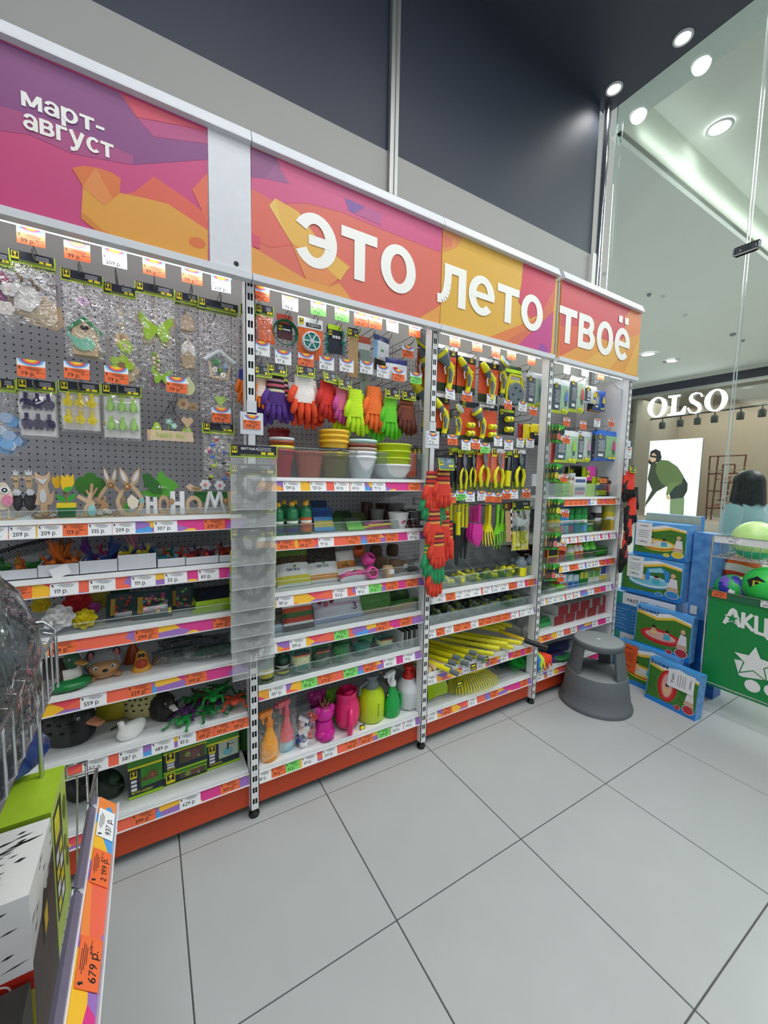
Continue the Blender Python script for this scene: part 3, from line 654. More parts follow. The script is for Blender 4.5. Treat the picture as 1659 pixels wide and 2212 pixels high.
def c_bfly(o, w, h, hh):
    m = MB(); bfly(m, 0, -.010, -h*.36, .085, mat('a3cc30', .5)); bfly(m, .002, -.003, -h*.375, .1, mat('b7a68c', .6)); m.build('butterfly', o, (0, 0, -hh))
    b = MB()
    for k in range(10): b.ell(((k % 2)*.012-.01, -.004, -h*.62-.008*k), (.007,)*3, [rw, mat('8fb83a', .5)][k % 3 == 0], 8, 6)
    b.tube([(0, 0, 0), (0, -.002, -h*.8)], .001, rw, 4); b.build('beads', o, (0, 0, -hh))
    k = MB(); bfly(k, .012, -.012, -h*.86, .05, mat('8fbf35', .5)); bfly(k, .0, -.006, -h*.9, .05, mat('7d6070', .6)); k.build('small_butterfly', o, (0, 0, -hh))
def c_frame(o, w, h, hh):
    m = MB(); z = -h*.62
    for a, b in (((-.028, 0), (-.04, .06)), ((.028, 0), (.04, .06)), ((-.03, 0), (.03, 0))): m.tube([(a[0], -.006, z+a[1]), (b[0], -.006, z+b[1])], .006, rw, 4)
    m.build('house_frame', o, (0, 0, -hh))
    r = MB()
    for s in (-1, 1): r.tube([(0, -.01, z+.105), (s*.055, -.01, z+.062)], .008, mat('dfe3ea', .5, var=.3, scale=150), 4)
    r.build('spotted_roof', o, (0, 0, -hh))
    f = MB(); bfly(f, -.012, -.012, z+.062, .022, mat('3f9a4c', .5))
    for x, zz, c in ((-.018, .03, 'e9e6ee'), (.012, .012, 'f1f1f1'), (.022, .05, '9fb8dc'), (0, .03, '3f8a48')): flower(f, (x, -.012, z+zz), .011, mat(c, .5), mat('d8b23a', .5), 6)
    f.build('flowers', o, (0, 0, -hh))
    k = MB(); k.prism([(.0, z-.11), (.022, z-.08), (.012, z-.066), (0, z-.075), (-.012, z-.066), (-.022, z-.08)], -.01, -.005, mat('a8cc55', .5)); k.prism([(.0, z-.15), (.024, z-.118), (.012, z-.104), (0, z-.113), (-.012, z-.104), (-.024, z-.118)], -.008, -.003, rw); k.build('hearts', o, (0, 0, -hh))
def c_house2(o, w, h, hh):
    m = MB()
    for k, (z, c) in enumerate(((-.1, 'c9b193'), (-.2, 'e8e4de'), (-.24, 'b9a07f'))): m.prism([(-.02, z), (.02, z), (.024, z+.04), (0, z+.065), (-.024, z+.04)], -.006-.002*k, 0, mat(c, .6, var=.15, scale=60))
    for z in (-.04, -.14, -.15, -.28): m.ell((0, -.003, z), (.007,)*3, rw, 8, 6)
    m.tube([(0, 0, 0), (0, 0, -h*.9)], .001, rw, 4); m.build('hanging_houses', o, (0, 0, -hh))
def c_flor(o, w, h, hh):
    m = MB()
    for k, (x, z, c) in enumerate(((.0, -.04, 'a03a6a'), (.02, -.07, 'e9e4e2'), (-.01, -.10, '8f3a78'), (.012, -.13, 'f0e9e6'), (-.02, -.06, '5f8a3c'))): flower(m, (x, -.006-.002*k, z), .022, mat(c, .5), mat('e9dfd0', .5), 6)
    m.build('flowers', o, (0, 0, -hh))
hanging('decoration_bag', 'clear bag with pink and white wooden flowers at the left edge of the photo', -30, 22, 545, 716, .13, 1, c_flor)
hanging('decoration_bag', 'clear bag with light wooden mouse shapes and beads', 20, 117, 548, 702, .13, 2, c_mouse)
hanging('birdhouse_bag', 'clear bag with wooden birdhouse, green roof and turquoise bird', 132, 221, 588, 775, .13, 3, c_house)
hanging('decoration_bag', 'clear bag with bell and bead garland ending in green flowers', 223, 292, 616, 832, .14, 4, c_bells)
hanging('butterfly_bag', 'clear bag with green wooden butterfly pendant', 292, 376, 616, 842, .14, 5, c_bfly)
hanging('decoration_bag', 'clear bag with garland of small wooden houses', 378, 428, 634, 846, .16, 6, c_house2)
hanging('decoration_bag', 'clear bag with small house frame pendant with dotted roof', 428, 514, 651, 905, .14, 7, c_frame)
def c_hex(o, w, h, hh):
    m = MB()
    for k in range(10):
        x, z = random.uniform(-.02, .03), -h*.4-random.uniform(0, h*.5)
        m.prism([(x+.018*math.cos(i*PI/3), z+.018*math.sin(i*PI/3)) for i in range(6)], -.008-.001*k, -.003-.001*k, mat(['9fb6d6', '7fb2e0', 'c3cede', '6f9fd0'][k % 4], .4))
    m.build('hexagon_pieces', o, (0, 0, -hh))
hanging('hexagon_bag', 'clear bag with pale blue hexagon pieces at the left edge', -20, 32, 818, 985, .15, 8, c_hex)
def c_clips(col, kind):
    def f(o, w, h, hh):
        c = MB(); c.box((0, .002, -h*.48), (w*.9, .003, h*.9), mat('e4e2e2', .6)); c.build('backing_card', o, (0, 0, -hh))
        for r in range(2):
            for k in range(3):
                m = MB(); C_ = mat(col, .45, var=.25, scale=60)
                m.box((0, -.006, .018), (.009, .012, .022), C_)
                if kind == 'flower': flower(m, (0, -.014, -.004), .015, C_, mat('d8c030', .5), 5)
                elif kind == 'leaf':
                    for q in range(4):
                        for s in (-1, 1): leaf(m, (0, -.006+.006*q), (s*(.016-.002*q), -.012+.007*q), .004, C_, .008)
                    m.xf = T((0, -.012, 0)); leaf(m, (0, .014), (0, -.022), .009, C_, .006)
                else:
                    for s in (-1, 1): leaf(m, (s*.002, .012), (s*.014, -.012), .007, C_, .014); leaf(m, (s*.002, .0), (s*.008, -.024), .006, C_, .012)
                m.build('clip', o, ((k-1)*w*.29, -.002, -hh-h*(.24+.42*r)))
    return f
hanging('clip_pack', 'pack of six dark violet butterfly clips on white card', 36, 120, 821, 948, .14, 9, c_clips('3a3358', 'moth'), 'clip pack', film_=CLEAR, extra=1, rz=.05)
hanging('clip_pack', 'pack of six yellow flower clips on white card', 127, 215, 826, 934, .14, 10, c_clips('dcc92c', 'flower'), 'clip pack', film_=CLEAR, extra=1)
hanging('clip_pack', 'pack of six light green leaf clips on white card', 219, 304, 833, 952, .14, 11, c_clips('9fcf6a', 'leaf'), 'clip pack', film_=CLEAR, extra=1, rz=-.04)
# sign on strings
p = at(369, 943, .12); o = thing('hanging_sign', 'wooden plaque reading happy day with green birds on black strings', 'sign', (p.x, .12, p.z))
m = MB(); m.box((0, 0, .01), (.15, .006, .022), rw); m.box((.004, -.004, -.008), (.145, .006, .018), rw); m.box((-.07, -.001, 0), (.012, .008, .04), WOOD); m.text('happy day', .022, mat('9cc34a', .5), T((0, -.008, -.002)), True); m.build('plaque', o)
m = MB()
for x0 in (-.068, .068): m.tube([(x0, 0, .02), (x0*.3, .01, .08), (.005, .03, .135)], .0012, BLACK, 4)
m.build('string', o)
for x, c in ((-.045, 'a9cf45'), (.055, 'b6d65a')):
    m = MB(); m.prism([(x-.02, .02), (x+.016, .02), (x+.012, .036), (x+.004, .05), (x-.006, .047), (x-.01, .036)], -.002, .003, mat(c, .5)); m.ell((x+.002, -.003, .03), (.006, .002, .004), PAPER, 8, 4); m.build('bird', o)
m = MB(); flower(m, (-.005, 0, .055), .012, mat('8fc8b0', .5), PAPER, 5); flower(m, (.012, 0, .04), .011, mat('a8d8c4', .5), PAPER, 5); m.tube([(-.005, 0, .05), (-.008, 0, .02)], .002, mat('6fae4a', .5), 4); m.build('flowers', o)
def c_bits(o, w, h, hh):
    m = MB(); cs = ['3f6fd0', 'd8d8da', '1d1d20', 'c8323a', 'b4cc2c', '8a8d90']
    for k in range(26): m.ell((random.uniform(-.4, .4)*w, random.uniform(-.008, .004), -h*random.uniform(.08, .95)), (random.uniform(.004, .014), .004, random.uniform(.005, .01)), mat(cs[k % 6], .4), 6, 4)
    m.build('small_figures', o, (0, 0, -hh))
hanging('decoration_bag', 'clear bag with small black red and blue insect figures', 438, 505, 915, 1040, .1, 12, c_bits)
p = at(404, 885, .11); o = thing('bead_garland', 'wooden garland with hearts, daisy and owl beside the happy day plaque', 'decoration', (p.x, .11, p.z))
m = MB(); flower(m, (-.012, 0, .02), .022, mat('b59a78', .6), BR, 6); flower(m, (.022, .004, .014), .018, mat('9c8464', .6), BR, 6); m.build('daisy', o)
m = MB(); m.prism([(0, -.07), (.022, -.04), (.012, -.026), (0, -.035), (-.012, -.026), (-.022, -.04)], -.003, .002, WOOD); m.build('heart', o)
m = MB(); m.prism(eggshape(.005, .085, .024, .032), -.003, .003, mat('c7cf9a', .5)); m.ell((.0, -.004, .095), (.009, .003, .009), PAPER, 8, 5); m.ell((0, -.006, .095), (.004, .003, .004), BLACK, 6, 4); m.build('owl', o)
# ------------------------------------------------------------------ left bay: wooden figures on the top shelf
def Zs(b, k): return LV[b][k]+.0005
Z = Zs(0, 0); YF = .10
def fig(name, label, px0, px1, pyt, Y=YF, cat='wooden figure', base=True, grp=None):
    x, w, h = slot(px0, px1, pyt, Y, Z); o = thing(name, label, cat, (x, Y, Z), None, grp)
    if base: MB().box((0, 0, .003), (w*.95, .04, .006), WOOD).build('base', o)
    return o, w, h
o, w, h = fig('owl_figure', 'cream wooden owl with pink spotted wing at the left end', -14, 34, 1040)
m = MB(); m.prism(eggshape(0, h*.62, w*.42, h*.36), -.006, .006, mat('e3d3bd', .6)); m.build('body', o); m = MB(); m.tube([(-.01, 0, 0), (-.01, 0, h*.3)], .003, rw, 5); m.tube([(.01, 0, 0), (.01, 0, h*.3)], .003, rw, 5); m.build('legs', o)
m = MB(); m.prism(eggshape(w*.22, h*.52, w*.26, h*.14), -.012, -.006, mat('e48aa6', .5, var=.4, scale=130)); m.build('wing', o); m = MB(); m.disc((.006, -.0075, h*.78), .012, PAPER); m.disc((.006, -.0085, h*.78), .007, BLACK); m.disc((.006, -.009, h*.78), .003, PAPER); m.build('eye', o)
for k, (a, b) in enumerate(((27, 54), (50, 86))):
    o, w, h = fig('sheep_figure', ['small felt sheep with crown, left of the pair', 'small felt sheep with crown, right of the pair'][k], a, b, 1016, .14)
    m = MB(); m.ell((0, 0, h*.36), (w*.42, .02, h*.2), mat('4a4b50', .9, bump=1, scale=120), 12, 8); m.build('woolly_body', o)
    m = MB(); m.prism(eggshape(0, h*.74, w*.2, h*.14, top=1.1), -.008, .004, mat('c9ad8a', .6)); m.prism([(-w*.42, h*.86), (-w*.15, h*.9), (-w*.15, h*.8)], -.006, 0, WOOD); m.prism([(w*.42, h*.86), (w*.15, h*.9), (w*.15, h*.8)], -.006, 0, WOOD); m.prism([(-w*.18, h*.9), (-w*.2, h), (-w*.06, h*.94), (0, h*1.02), (w*.06, h*.94), (w*.2, h), (w*.18, h*.9)], -.007, 0, PLAS); hd = m.build('head', o)
    m = MB()
    for x in (-1, 1): m.ell((x*w*.08, -.009, h*.78), (.0022,)*3, BLACK, 6, 4); m.tube([(x*w*.15, 0, h*.2), (x*w*.15, 0, 0)], .002, rw, 4)
    flower(m, (w*.12, -.022, h*.55), .011, PLAS, PLAS, 6); m.build('details', o)
o, w, h = fig('fox_figure', 'pale wooden fox with white belly beside the sheep', 74, 122, 1018, .11)
m = MB(); m.prism([(-w*.42, h*.3), (-w*.3, h*.5), (-w*.22, h*.72), (-w*.34, h*.8), (-w*.36, h*.98), (-w*.14, h*.9), (w*.1, h*.9), (w*.3, h), (w*.3, h*.82), (w*.18, h*.72), (w*.26, h*.5), (w*.48, h*.6), (w*.42, h*.38), (w*.3, h*.3)], -.006, .006, mat('cfb394', .6)); m.build('body', o)
m = MB(); m.prism(eggshape(-w*.03, h*.48, w*.15, h*.15), -.009, -.006, PLAS); m.prism([(-w*.34, h*.86), (0, h*.72), (w*.26, h*.86), (0, h*.82)], -.009, -.006, PLAS); m.build('white_patches', o); m = MB(); m.box((0, 0, h*.15), (w*.3, .03, h*.3), WOOD); m.build('stand', o)
o, w, h = fig('tulip_figure', 'yellow wooden tulip in green and yellow pot', 112, 168, 1024, .08)
m = MB(); m.box((w*.1, 0, h*.13), (w*.62, .03, h*.26), mat('1f7a3c', .5), tp=1.08); m.box((w*.1, 0, h*.31), (w*.72, .034, h*.1), mat('e8cf2a', .5)); m.build('pot', o)
m = MB(); m.xf = T((w*.08, 0, 0))
m.prism([(-w*.02, h*.62), (w*.2, h*.66), (w*.36, h*.8), (w*.34, h), (w*.2, h*.92), (w*.1, h), (0, h*.92), (-w*.12, h*.98), (-w*.16, h*.78), (-w*.1, h*.66)], -.008, .0, mat('f2c51f', .5)); m.build('bloom', o)
m = MB(); m.prism([(-w*.42, h*.8), (-w*.42, h*.94), (-w*.3, h*.9), (-w*.2, h*.98), (-w*.1, h*.86), (-w*.14, h*.7), (-w*.3, h*.68)], .002, .01, mat('dfae1c', .5)); m.build('rear_bloom', o)
m = MB(); m.xf = T((w*.1, 0, 0)); m.tube([(0, 0, h*.3), (0, 0, h*.66)], .004, mat('8c7a4a', .5), 6); leaf(m, (0, h*.38), (-w*.42, h*.55), w*.12, mat('37a043', .5)); leaf(m, (0, h*.38), (w*.4, h*.58), w*.12, mat('37a043', .5)); leaf(m, (-w*.1, h*.62), (w*.3, h*.72), w*.12, mat('4cae3f', .5), .018); m.build('leaves', o)
o, w, h = fig('tree_figure', 'round dark green wooden tree with branching trunk', 166, 231, 1021, .15)
m = MB()
for x, z, r in ((-.28, .72, .24), (0, .8, .26), (.28, .72, .22), (-.12, .62, .2), (.16, .6, .2)): m.prism([(w*(x+r*math.cos(i*PI/6)), h*(z+r*.8*math.sin(i*PI/6))) for i in range(12)], -.004, .004, mat('3c7a2c', .6))
m.build('crown', o)
m = MB(); m.tube([(0, -.006, 0), (0, -.006, h*.5), (w*.05, -.006, h*.75)], .006, WOOD, 5); m.tube([(0, -.006, h*.4), (w*.22, -.006, h*.66)], .004, WOOD, 5); m.tube([(0, -.006, h*.4), (-w*.16, -.006, h*.6)], .004, WOOD, 5); m.build('trunk', o)
for k, (a, b, pt, Y) in enumerate(((168, 222, 1063, .09), (205, 248, 1070, .105))):
    o, w, h = fig('rabbit_figure', ['small wooden rabbit with pale blue egg in front of the tree', 'small brown wooden rabbit with white daisies'][k], a, b, pt, Y)
    m = MB(); m.prism([(p*w, q*h) for p, q in ((-.2, .08), (-.25, .4), (-.12, .58), (-.5, .8), (-.42, .9), (-.1, .74), (0, .98), (.1, .95), (.08, .7), (.22, .6), (.2, .45), (.28, .2), (.2, .08))], -.005, .004, mat(['d2b797', 'b4906a'][k], .6)); m.build('body', o)
    m = MB()
    if k == 0: m.prism(eggshape(w*.08, h*.3, w*.17, h*.22), -.01, -.005, mat('8fd0d4', .5, var=.4, scale=90))
    else: [flower(m, (x*w, -.009, z*h), .008, PLAS, mat('c99a4a', .5), 6) for x, z in ((-.2, .2), (.05, .3), (.25, .25))]; m.box((0, -.006, h*.08), (w*.6, .004, h*.1), mat('4f8a3a', .7))
    m.build('decoration', o)
o, w, h = fig('rabbit_ornament', 'large wooden egg-shaped rabbit frame with long ears and bird inside', 250, 314, 1010, .085)
m = MB(); n = 20
oe, ie = eggshape(0, h*.34, w*.48, h*.34, n, .6), eggshape(0, h*.34, w*.34, h*.25, n, .6)
for i in range(n):
    j = (i+1) % n; m.prism([oe[i], oe[j], ie[j], ie[i]], -.008, .008, WOOD)
for s, x1 in ((-1, -.3), (1, .34)): leaf(m, (s*w*.08, h*.62), (w*x1, h*1.0), w*.13, WOOD, .014); m.xf = T((0, -.009, 0)); leaf(m, (s*w*.12, h*.7), (w*x1*.95, h*.94), w*.06, PLAS, .004); m.xf = Matrix.Identity(4)
m.build('frame', o)
m = MB(); flower(m, (-w*.08, -.012, h*.62), .013, mat('9a7448', .6), mat('e0c9a0', .6), 5, .006); m.build('brown_flower', o)
m = MB(); m.prism([(p*w, q*h) for p, q in ((-.1, .36), (.05, .46), (.3, .34), (.24, .2), (.05, .16), (-.08, .24))], -.01, -.004, mat('e9ddc8', .6)); m.prism([(w*.3, h*.34), (w*.48, h*.4), (w*.44, h*.26)], -.009, -.004, mat('74c0c4', .5)); m.build('bird', o)
m = MB()
for q in range(4): leaf(m, (-w*.25, h*(.12+.05*q)), (-w*.02, h*(.1+.05*q)), .005, mat('4aa03a', .5))
m.build('grass', o)
o, w, h = fig('rabbit_ornament', 'second wooden rabbit ears frame half hidden behind the large one', 222, 262, 1010, .13)
m = MB()
for i in range(n):
    j = (i+1) % n; m.prism([oe[i], oe[j], ie[j], ie[i]], -.006, .006, WOOD)
for s, x1 in ((-1, -.34), (1, .3)): leaf(m, (s*w*.08, h*.62), (w*x1, h*1.0), w*.14, WOOD, .012); m.xf = T((0, -.008, 0)); leaf(m, (s*w*.14, h*.72), (w*x1*.95, h*.95), w*.07, PLAS, .004); m.xf = Matrix.Identity(4)
flower(m, (0, -.01, h*.64), .011, mat('9a7448', .6), mat('e0c9a0', .6), 5, .006); m.build('frame', o)
o, w, h = fig('bird_figure', 'green wooden bird with dark wing and white twigs', 303, 388, 1016, .13, base=False)
m = MB(); G1 = mat('57a838', .5); m.prism([(p*w, q*h+.0) for p, q in ((-.5, .5), (-.15, .62), (-.02, .95), (.06, 1), (.18, .85), (.36, .78), (.5, .66), (.4, .58), (.3, .42), (.0, .4), (-.3, .42))], -.006, .006, G1); m.tube([(0, 0, 0), (0, 0, h*.45)], .004, WOOD, 5); m.build('body', o)
m = MB(); m.prism([(p*w, q*h) for p, q in ((-.42, .9), (-.28, .94), (.0, .72), (.06, .5), (-.16, .5), (-.38, .66))], -.012, -.007, mat('2c6a2e', .5)); 
for q in range(4): leaf(m, (-.02*w+q*.008, h*.6), (.0*w+q*.008, h*(.68-.02*q)), .0022, PLAS, .03)
m.build('wing', o)
o, w, h = fig('home_letters', 'free-standing word HOME in white and wooden letters with daisies and bird', 362, 520, 1036, .085, 'letters')
m = MB(); W_ = mat('eceef1', .5); lw = w*.06
for x in (-.43, -.31): m.box((w*x, 0, h*.34), (lw, .014, h*.66), W_)
m.box((w*-.37, 0, h*.34), (w*.12, .011, h*.1), W_); m.build('letter_h', o)
m = MB()
for i in range(16):
    a, b = 2*PI*i/16, 2*PI*(i+1)/16; m.prism([(w*-.16+w*.11*math.cos(a), h*.28+h*.27*math.sin(a)), (w*-.16+w*.11*math.cos(b), h*.28+h*.27*math.sin(b)), (w*-.16+w*.06*math.cos(b), h*.28+h*.16*math.sin(b)), (w*-.16+w*.06*math.cos(a), h*.28+h*.16*math.sin(a))], -.008, .008, WOOD)
m.build('letter_o', o)
m = MB()
for a, b in (((-.01, .03), (.06, .66)), ((.06, .66), (.13, .2)), ((.13, .2), (.2, .66)), ((.2, .66), (.27, .03))): m.tube([(w*a[0], 0, h*a[1]), (w*b[0], 0, h*b[1])], lw*.5, W_, 4)
m.build('letter_m', o)
m = MB(); m.box((w*.34, 0, h*.34), (lw, .014, h*.66), WOOD); [m.box((w*.39, 0, h*z), (w*.13, .011, h*.12), WOOD) for z in (.07, .34, .61)]; m.build('letter_e', o)
for x, z in ((.0, .86), (.2, .84)):
    m = MB(); flower(m, (w*x, -.004, h*z), .02, PLAS, mat('e27a6a', .5), 6, .006); m.tube([(w*x, 0, h*z), (w*(x+.03), 0, h*.6)], .002, mat('4f8a3a', .5), 4); m.build('daisy', o)
m = MB(); m.prism([(w*p, h*q) for p, q in ((-.26, .8), (-.2, .88), (-.14, .8), (.0, .76), (-.06, .68), (-.2, .68))], -.006, .004, mat('d2b797', .6)); m.prism([(w*p, h*q) for p, q in ((-.18, .78), (-.05, .78), (-.12, .7))], -.01, -.006, mat('8c7a4f', .6)); m.build('bird', o)
m = MB(); m.box((w*.1, .012, h*.5), (w*.5, .006, h*.3), mat('2f7a35', .6)); m.build('green_backing', o)
for x in (-.45, .27):
    m = MB(); flower(m, (w*x, -.012, h*.4), .011, mat('a87f52', .6), mat('d8b88c', .6), 5, .005); m.build('button_flower', o)
o, w, h = fig('home_letters', 'second HOME word half hidden behind the rabbit frame', 312, 365, 1062, .13, 'letters')
m = MB(); m.box((-w*.35, 0, h*.5), (w*.16, .012, h), W_); m.box((-w*.05, 0, h*.5), (w*.16, .012, h), W_); m.box((-w*.2, 0, h*.5), (w*.3, .009, h*.16), W_); m.build('letter_h', o)
m = MB()
for i in range(14):
    a, b = 2*PI*i/14, 2*PI*(i+1)/14; m.prism([(w*(.3+.24*math.cos(a)), h*(.44+.42*math.sin(a))), (w*(.3+.24*math.cos(b)), h*(.44+.42*math.sin(b))), (w*(.3+.12*math.cos(b)), h*(.44+.24*math.sin(b))), (w*(.3+.12*math.cos(a)), h*(.44+.24*math.sin(a)))], -.006, .006, WOOD)
m.build('letter_o', o)
x, w, h = slot(75, 122, 1092, .075, Z); o = thing('raffia_bow', 'raffia bow with white swing tag lying before the fox', 'bow', (x, .078, Z))
m = MB()
for s in (-1, 1): m.tube([(0, 0, .012), (s*.02, 0, .026), (s*.034, 0, .014), (s*.018, 0, .006), (0, 0, .012)], .0035, mat('a58a63', .8), 5); m.tube([(0, 0, .01), (s*.02, -.003, .003)], .003, mat('a58a63', .8), 5)
m.build('ribbon', o); MB().box((-.05, 0, .014), (.045, .001, .02), PAPER, RY(-.25)).build('swing_tag', o)
p = at(133, 1000, .2); o = thing('wire_spiral', 'silver wire spiral ornament against the perforated panel', 'ornament', (p.x, .2, Z))
m = MB(); hz = p.z-Z
for dx in (-.022, .022): m.tube([(dx+(.022-.0007*i)*math.cos(i*.5), .0, hz+(.022-.0007*i)*math.sin(i*.5)) for i in range(28)], .0012, CHROME, 4)
m.tube([(0, 0, 0), (0, 0, hz)], .0014, CHROME, 4); m.build('wire', o)
# ------------------------------------------------------------------ left bay: boxes of feather birds
Z = Zs(0, 1)
def opentray(name, label, px0, px1, pyt, Y, d, m=None, z=None):
    x, w, h = slot(px0, px1, pyt, Y, z or Z); o = thing(name, label, 'tray', (x, Y+d/2, z or Z)); h = max(h, .03); m = m or PLAS; b = MB()
    b.box((0, 0, .0015), (w, d, .003), m)
    for s in (-1, 1): b.box((s*(w/2-.001), 0, h/2), (.002, d, h), m); b.box((0, s*(d/2-.001), h/2), (w-.004, .002, h), m)
    b.build('tray_walls', o)
    return o, w, h
trays = ((-60, 81, 1233), (83, 171, 1219), (173, 254, 1210), (256, 338, 1197), (341, 400, 1206), (402, 472, 1202), (474, 530, 1201))
TN = ['at the left edge', 'of orange feather birds', 'of blue and purple birds', 'with a pink feather', 'of small painted birds', 'of red berries and birds', 'half hidden behind the pinwheel packs']
TC = [['c8642c', '3f9a4a', 'd8a23a'], ['e8782a', 'd8742a', 'c86a2c'], ['2c4a8c', '6a3a8c', 'c03a5c'], ['d8c43a', '3a5a9c', 'e69ab4'], ['3a8a9c', 'd85a3a', '2a7a4a'], ['b8362c', '8c3a5c', '3a4a6c'], ['b8262c', 'c84a2c', '7a3a2c']]
for k, (a, b, t) in enumerate(trays):
    o, w, h = opentray('cardboard_tray', 'white cardboard tray '+TN[k], a, b, t, .072+.004*(k < 4), .24)
    for q in range(5):
        c = TC[k][q % 3]; bx = o.location.x+w*(-.32+.16*q); by = o.location.y-.06+.05*(q % 3)
        bd = thing('feather_bird', '%s feather bird, %s in the tray %s' % ({'c8642c': 'rust', '3f9a4a': 'green', 'd8a23a': 'ochre', 'e8782a': 'orange', 'd8742a': 'amber', 'c86a2c': 'copper', '2c4a8c': 'blue', '6a3a8c': 'purple', 'c03a5c': 'crimson', 'e69ab4': 'pink', 'd8c43a': 'yellow', '3a5a9c': 'navy', '3a8a9c': 'teal', 'd85a3a': 'coral', '2a7a4a': 'dark green', 'b8362c': 'red', '8c3a5c': 'plum', '3a4a6c': 'slate', 'b8262c': 'scarlet', 'c84a2c': 'vermilion', '7a3a2c': 'brown'}[c], ORD[q], TN[k]), 'toy bird', (bx, by, Z+max(.006, h-.022)), (0, 0, random.uniform(-1, 1)), 'feather birds in trays')
        m = MB(); m.ell((0, 0, .012), (.014, .024, .013), mat(c, .9, bump=.8, scale=200), 10, 6); m.ell((0, -.022, .022), (.009,)*3, mat(c, .8), 8, 6); m.loft([((0, -.03, .021), Vector((.003, 0, 0)), Vector((0, 0, .003))), ((0, -.038, .02), Vector((.0006, 0, 0)), Vector((0, 0, .0006)))], 6, mat('e0a030', .5)); m.build('body', bd)
        f = MB(); rnd = random.Random(k*9+q)
        big = 2.4 if (k, q) in ((3, 2), (1, 1), (2, 1), (2, 3), (1, 3)) else 1
        for j in range(9 if big > 1 else 4):
            dx, dz = rnd.uniform(-.4, .4), rnd.uniform(.3, 1.0); L = .03*big
            f.tube([(0, .014, .016), (dx*L*.6, .02+L*.3, .018+dz*L*.6), (dx*L*1.2, .02+L*.4, .018+dz*L*1.3)], [.0024*big, .003*big, .0006], mat(c, .9), 4, flat=.4)
        f.build('tail_feathers', bd)
o = thing('black_feather_spray', 'long black feather lying across the trays', 'feather', (xat(60, .2, Z+.06), .2, Z+.05))
f = MB(); f.tube([(-.12, 0, 0), (0, 0, .05), (.12, .02, .07)], .0015, BLACK, 4); f.build('quill', o)
f = MB()
for j in range(26): t = j/25; f.tube([(-.1+.2*t, .005, .012+.055*t), (-.1+.2*t+.03, .01, -.01+.055*t)], .0016, BLACK, 3); f.tube([(-.1+.2*t, .005, .012+.055*t), (-.1+.2*t+.03, 0, .035+.055*t)], .0016, BLACK, 3)
f.build('barbs', o)
x = xat(137, .07, Z); tag(MB().box((0, 0, .02), (.05, .001, .035), PAPER, RY(-.35)).build('swing_tag', None, (x, .068, Z+.0)), 'white swing tag hanging over the front of the feather trays', 'label')
# ------------------------------------------------------------------ left bay, third shelf: foam water lilies and mosaic packs
Z = Zs(0, 2)
def lily(label, px, py, Y, r, c, cc, tilt=.9):
    p = at(px, py, Y); zz = max(p.z-r*.5, Z); o = thing('foam_lily', label, 'artificial flower', (p.x, Y, zz)); C_ = mat(c, .7, var=.04)
    for ring, (n, rr, lift, l) in enumerate(((8, 1, .0, .012), (6, .72, .35, .02), (4, .42, .7, .028))):
        for i in range(n):
            a = 2*PI*(i+.5*ring)/n; m = MB()
            def pe(u, v): 
                ww = math.sin(PI*min(.98, .12+v*.8))*r*.42*rr; rad = r*rr*(.1+.9*v)
                return ((u-.5)*2*ww, rad, l*.4+lift*r*.5*v*v+r*.10*(4*(u-.5)**2)+.004*ring)
            m.sheet(pe, 4, 4, C_, True, RX(tilt) @ RZ(a)); m.build('petal', o, (0, 0, r*.5))
    m = MB(); m.ell((0, -.0, 0), (r*.13, r*.13, r*.13), mat(cc, .6), 8, 6); m.build('centre', o, (0, -r*.25, r*.55)); 
    return o
lily('white foam water lily with folded centre', 128, 1336, .11, .047, 'eeeeec', 'd8c03a')
lily('bright yellow foam water lily beside the white one', 183, 1338, .12, .038, 'f0dc1c', 'e0a81c')
lily('red foam water lily behind the white and yellow ones', 168, 1302, .2, .045, 'c0262c', 'e0a81c')
lily('half hidden yellow foam lily at the left of the third shelf', 90, 1308, .18, .03, 'd8c024', 'c89a1c')
lily('cream and yellow foam lily behind the red one', 215, 1298, .26, .045, 'b9ac48', 'a8902c')
lily('magenta foam lily behind the yellow one', 202, 1315, .2, .025, 'b04a9a', 'd0a83a')
o = thing('foam_lily_pad', 'dark green foam lily pad at the back of the third shelf', 'artificial leaf', (xat(246, .3, Z+.08), .3, Z)); m = MB(); m.ell((0, 0, .075), (.055, .008, .045), mat('35562c', .7), 14, 6, xf=None); m.tube([(0, 0, 0), (0, 0, .06)], .004, DKGREEN, 5); m.build('leaf', o)
for k, (a, b, y) in enumerate(((228, 300, .13), (285, 372, .11), (366, 420, .15))):
    x, w, h = slot(a, b, 1290, y, Z); o = thing('mosaic_pack', ['dark green pack of mosaic stones with red pieces, left of three', 'dark green pack showing many coloured mosaic stones, middle of three', 'dark green pack of mosaic stones with green pieces, right of three'][k], 'pack', (x, y, Z+.002), (-.55, 0, -.06))
    H = .105; m = MB(); m.box((0, 0, H/2), (w, .006, H), mat('14383a', .45)); m.box((-w*.3, -.004, H/2), (w*.14, .0006, H*.6), mat('b8962c', .5)); m.box((w*.44, -.004, H*.2), (w*.08, .0006, H*.2), mat('e0d23a', .5)); m.build('card', o)
    rnd = random.Random(k+5); cs = [['c03a3a', 'a8322c', 'd0524a'], ['c8407a', 'e0603a', '5a9ac8', 'd8c86a', '8a4a9a', 'e08a8a', '6ac07a'], ['6ac05a', 'd8504a', '8ac84a', 'c86ab0']][k]
    for j in range(26 if k == 1 else 10): 
        s = MB(); s.ell((0, 0, 0), (.008, .004, .006), mat(cs[j % len(cs)], .4), 7, 4); s.build('stone', o, (rnd.uniform(-.2, .38)*w, -.006, H*rnd.uniform(.15, .85)))
    m = MB(); m.box((w*.08, -.006, H/2), (w*.62, .012, H*.8), CLEAR); m.build('blister', o)
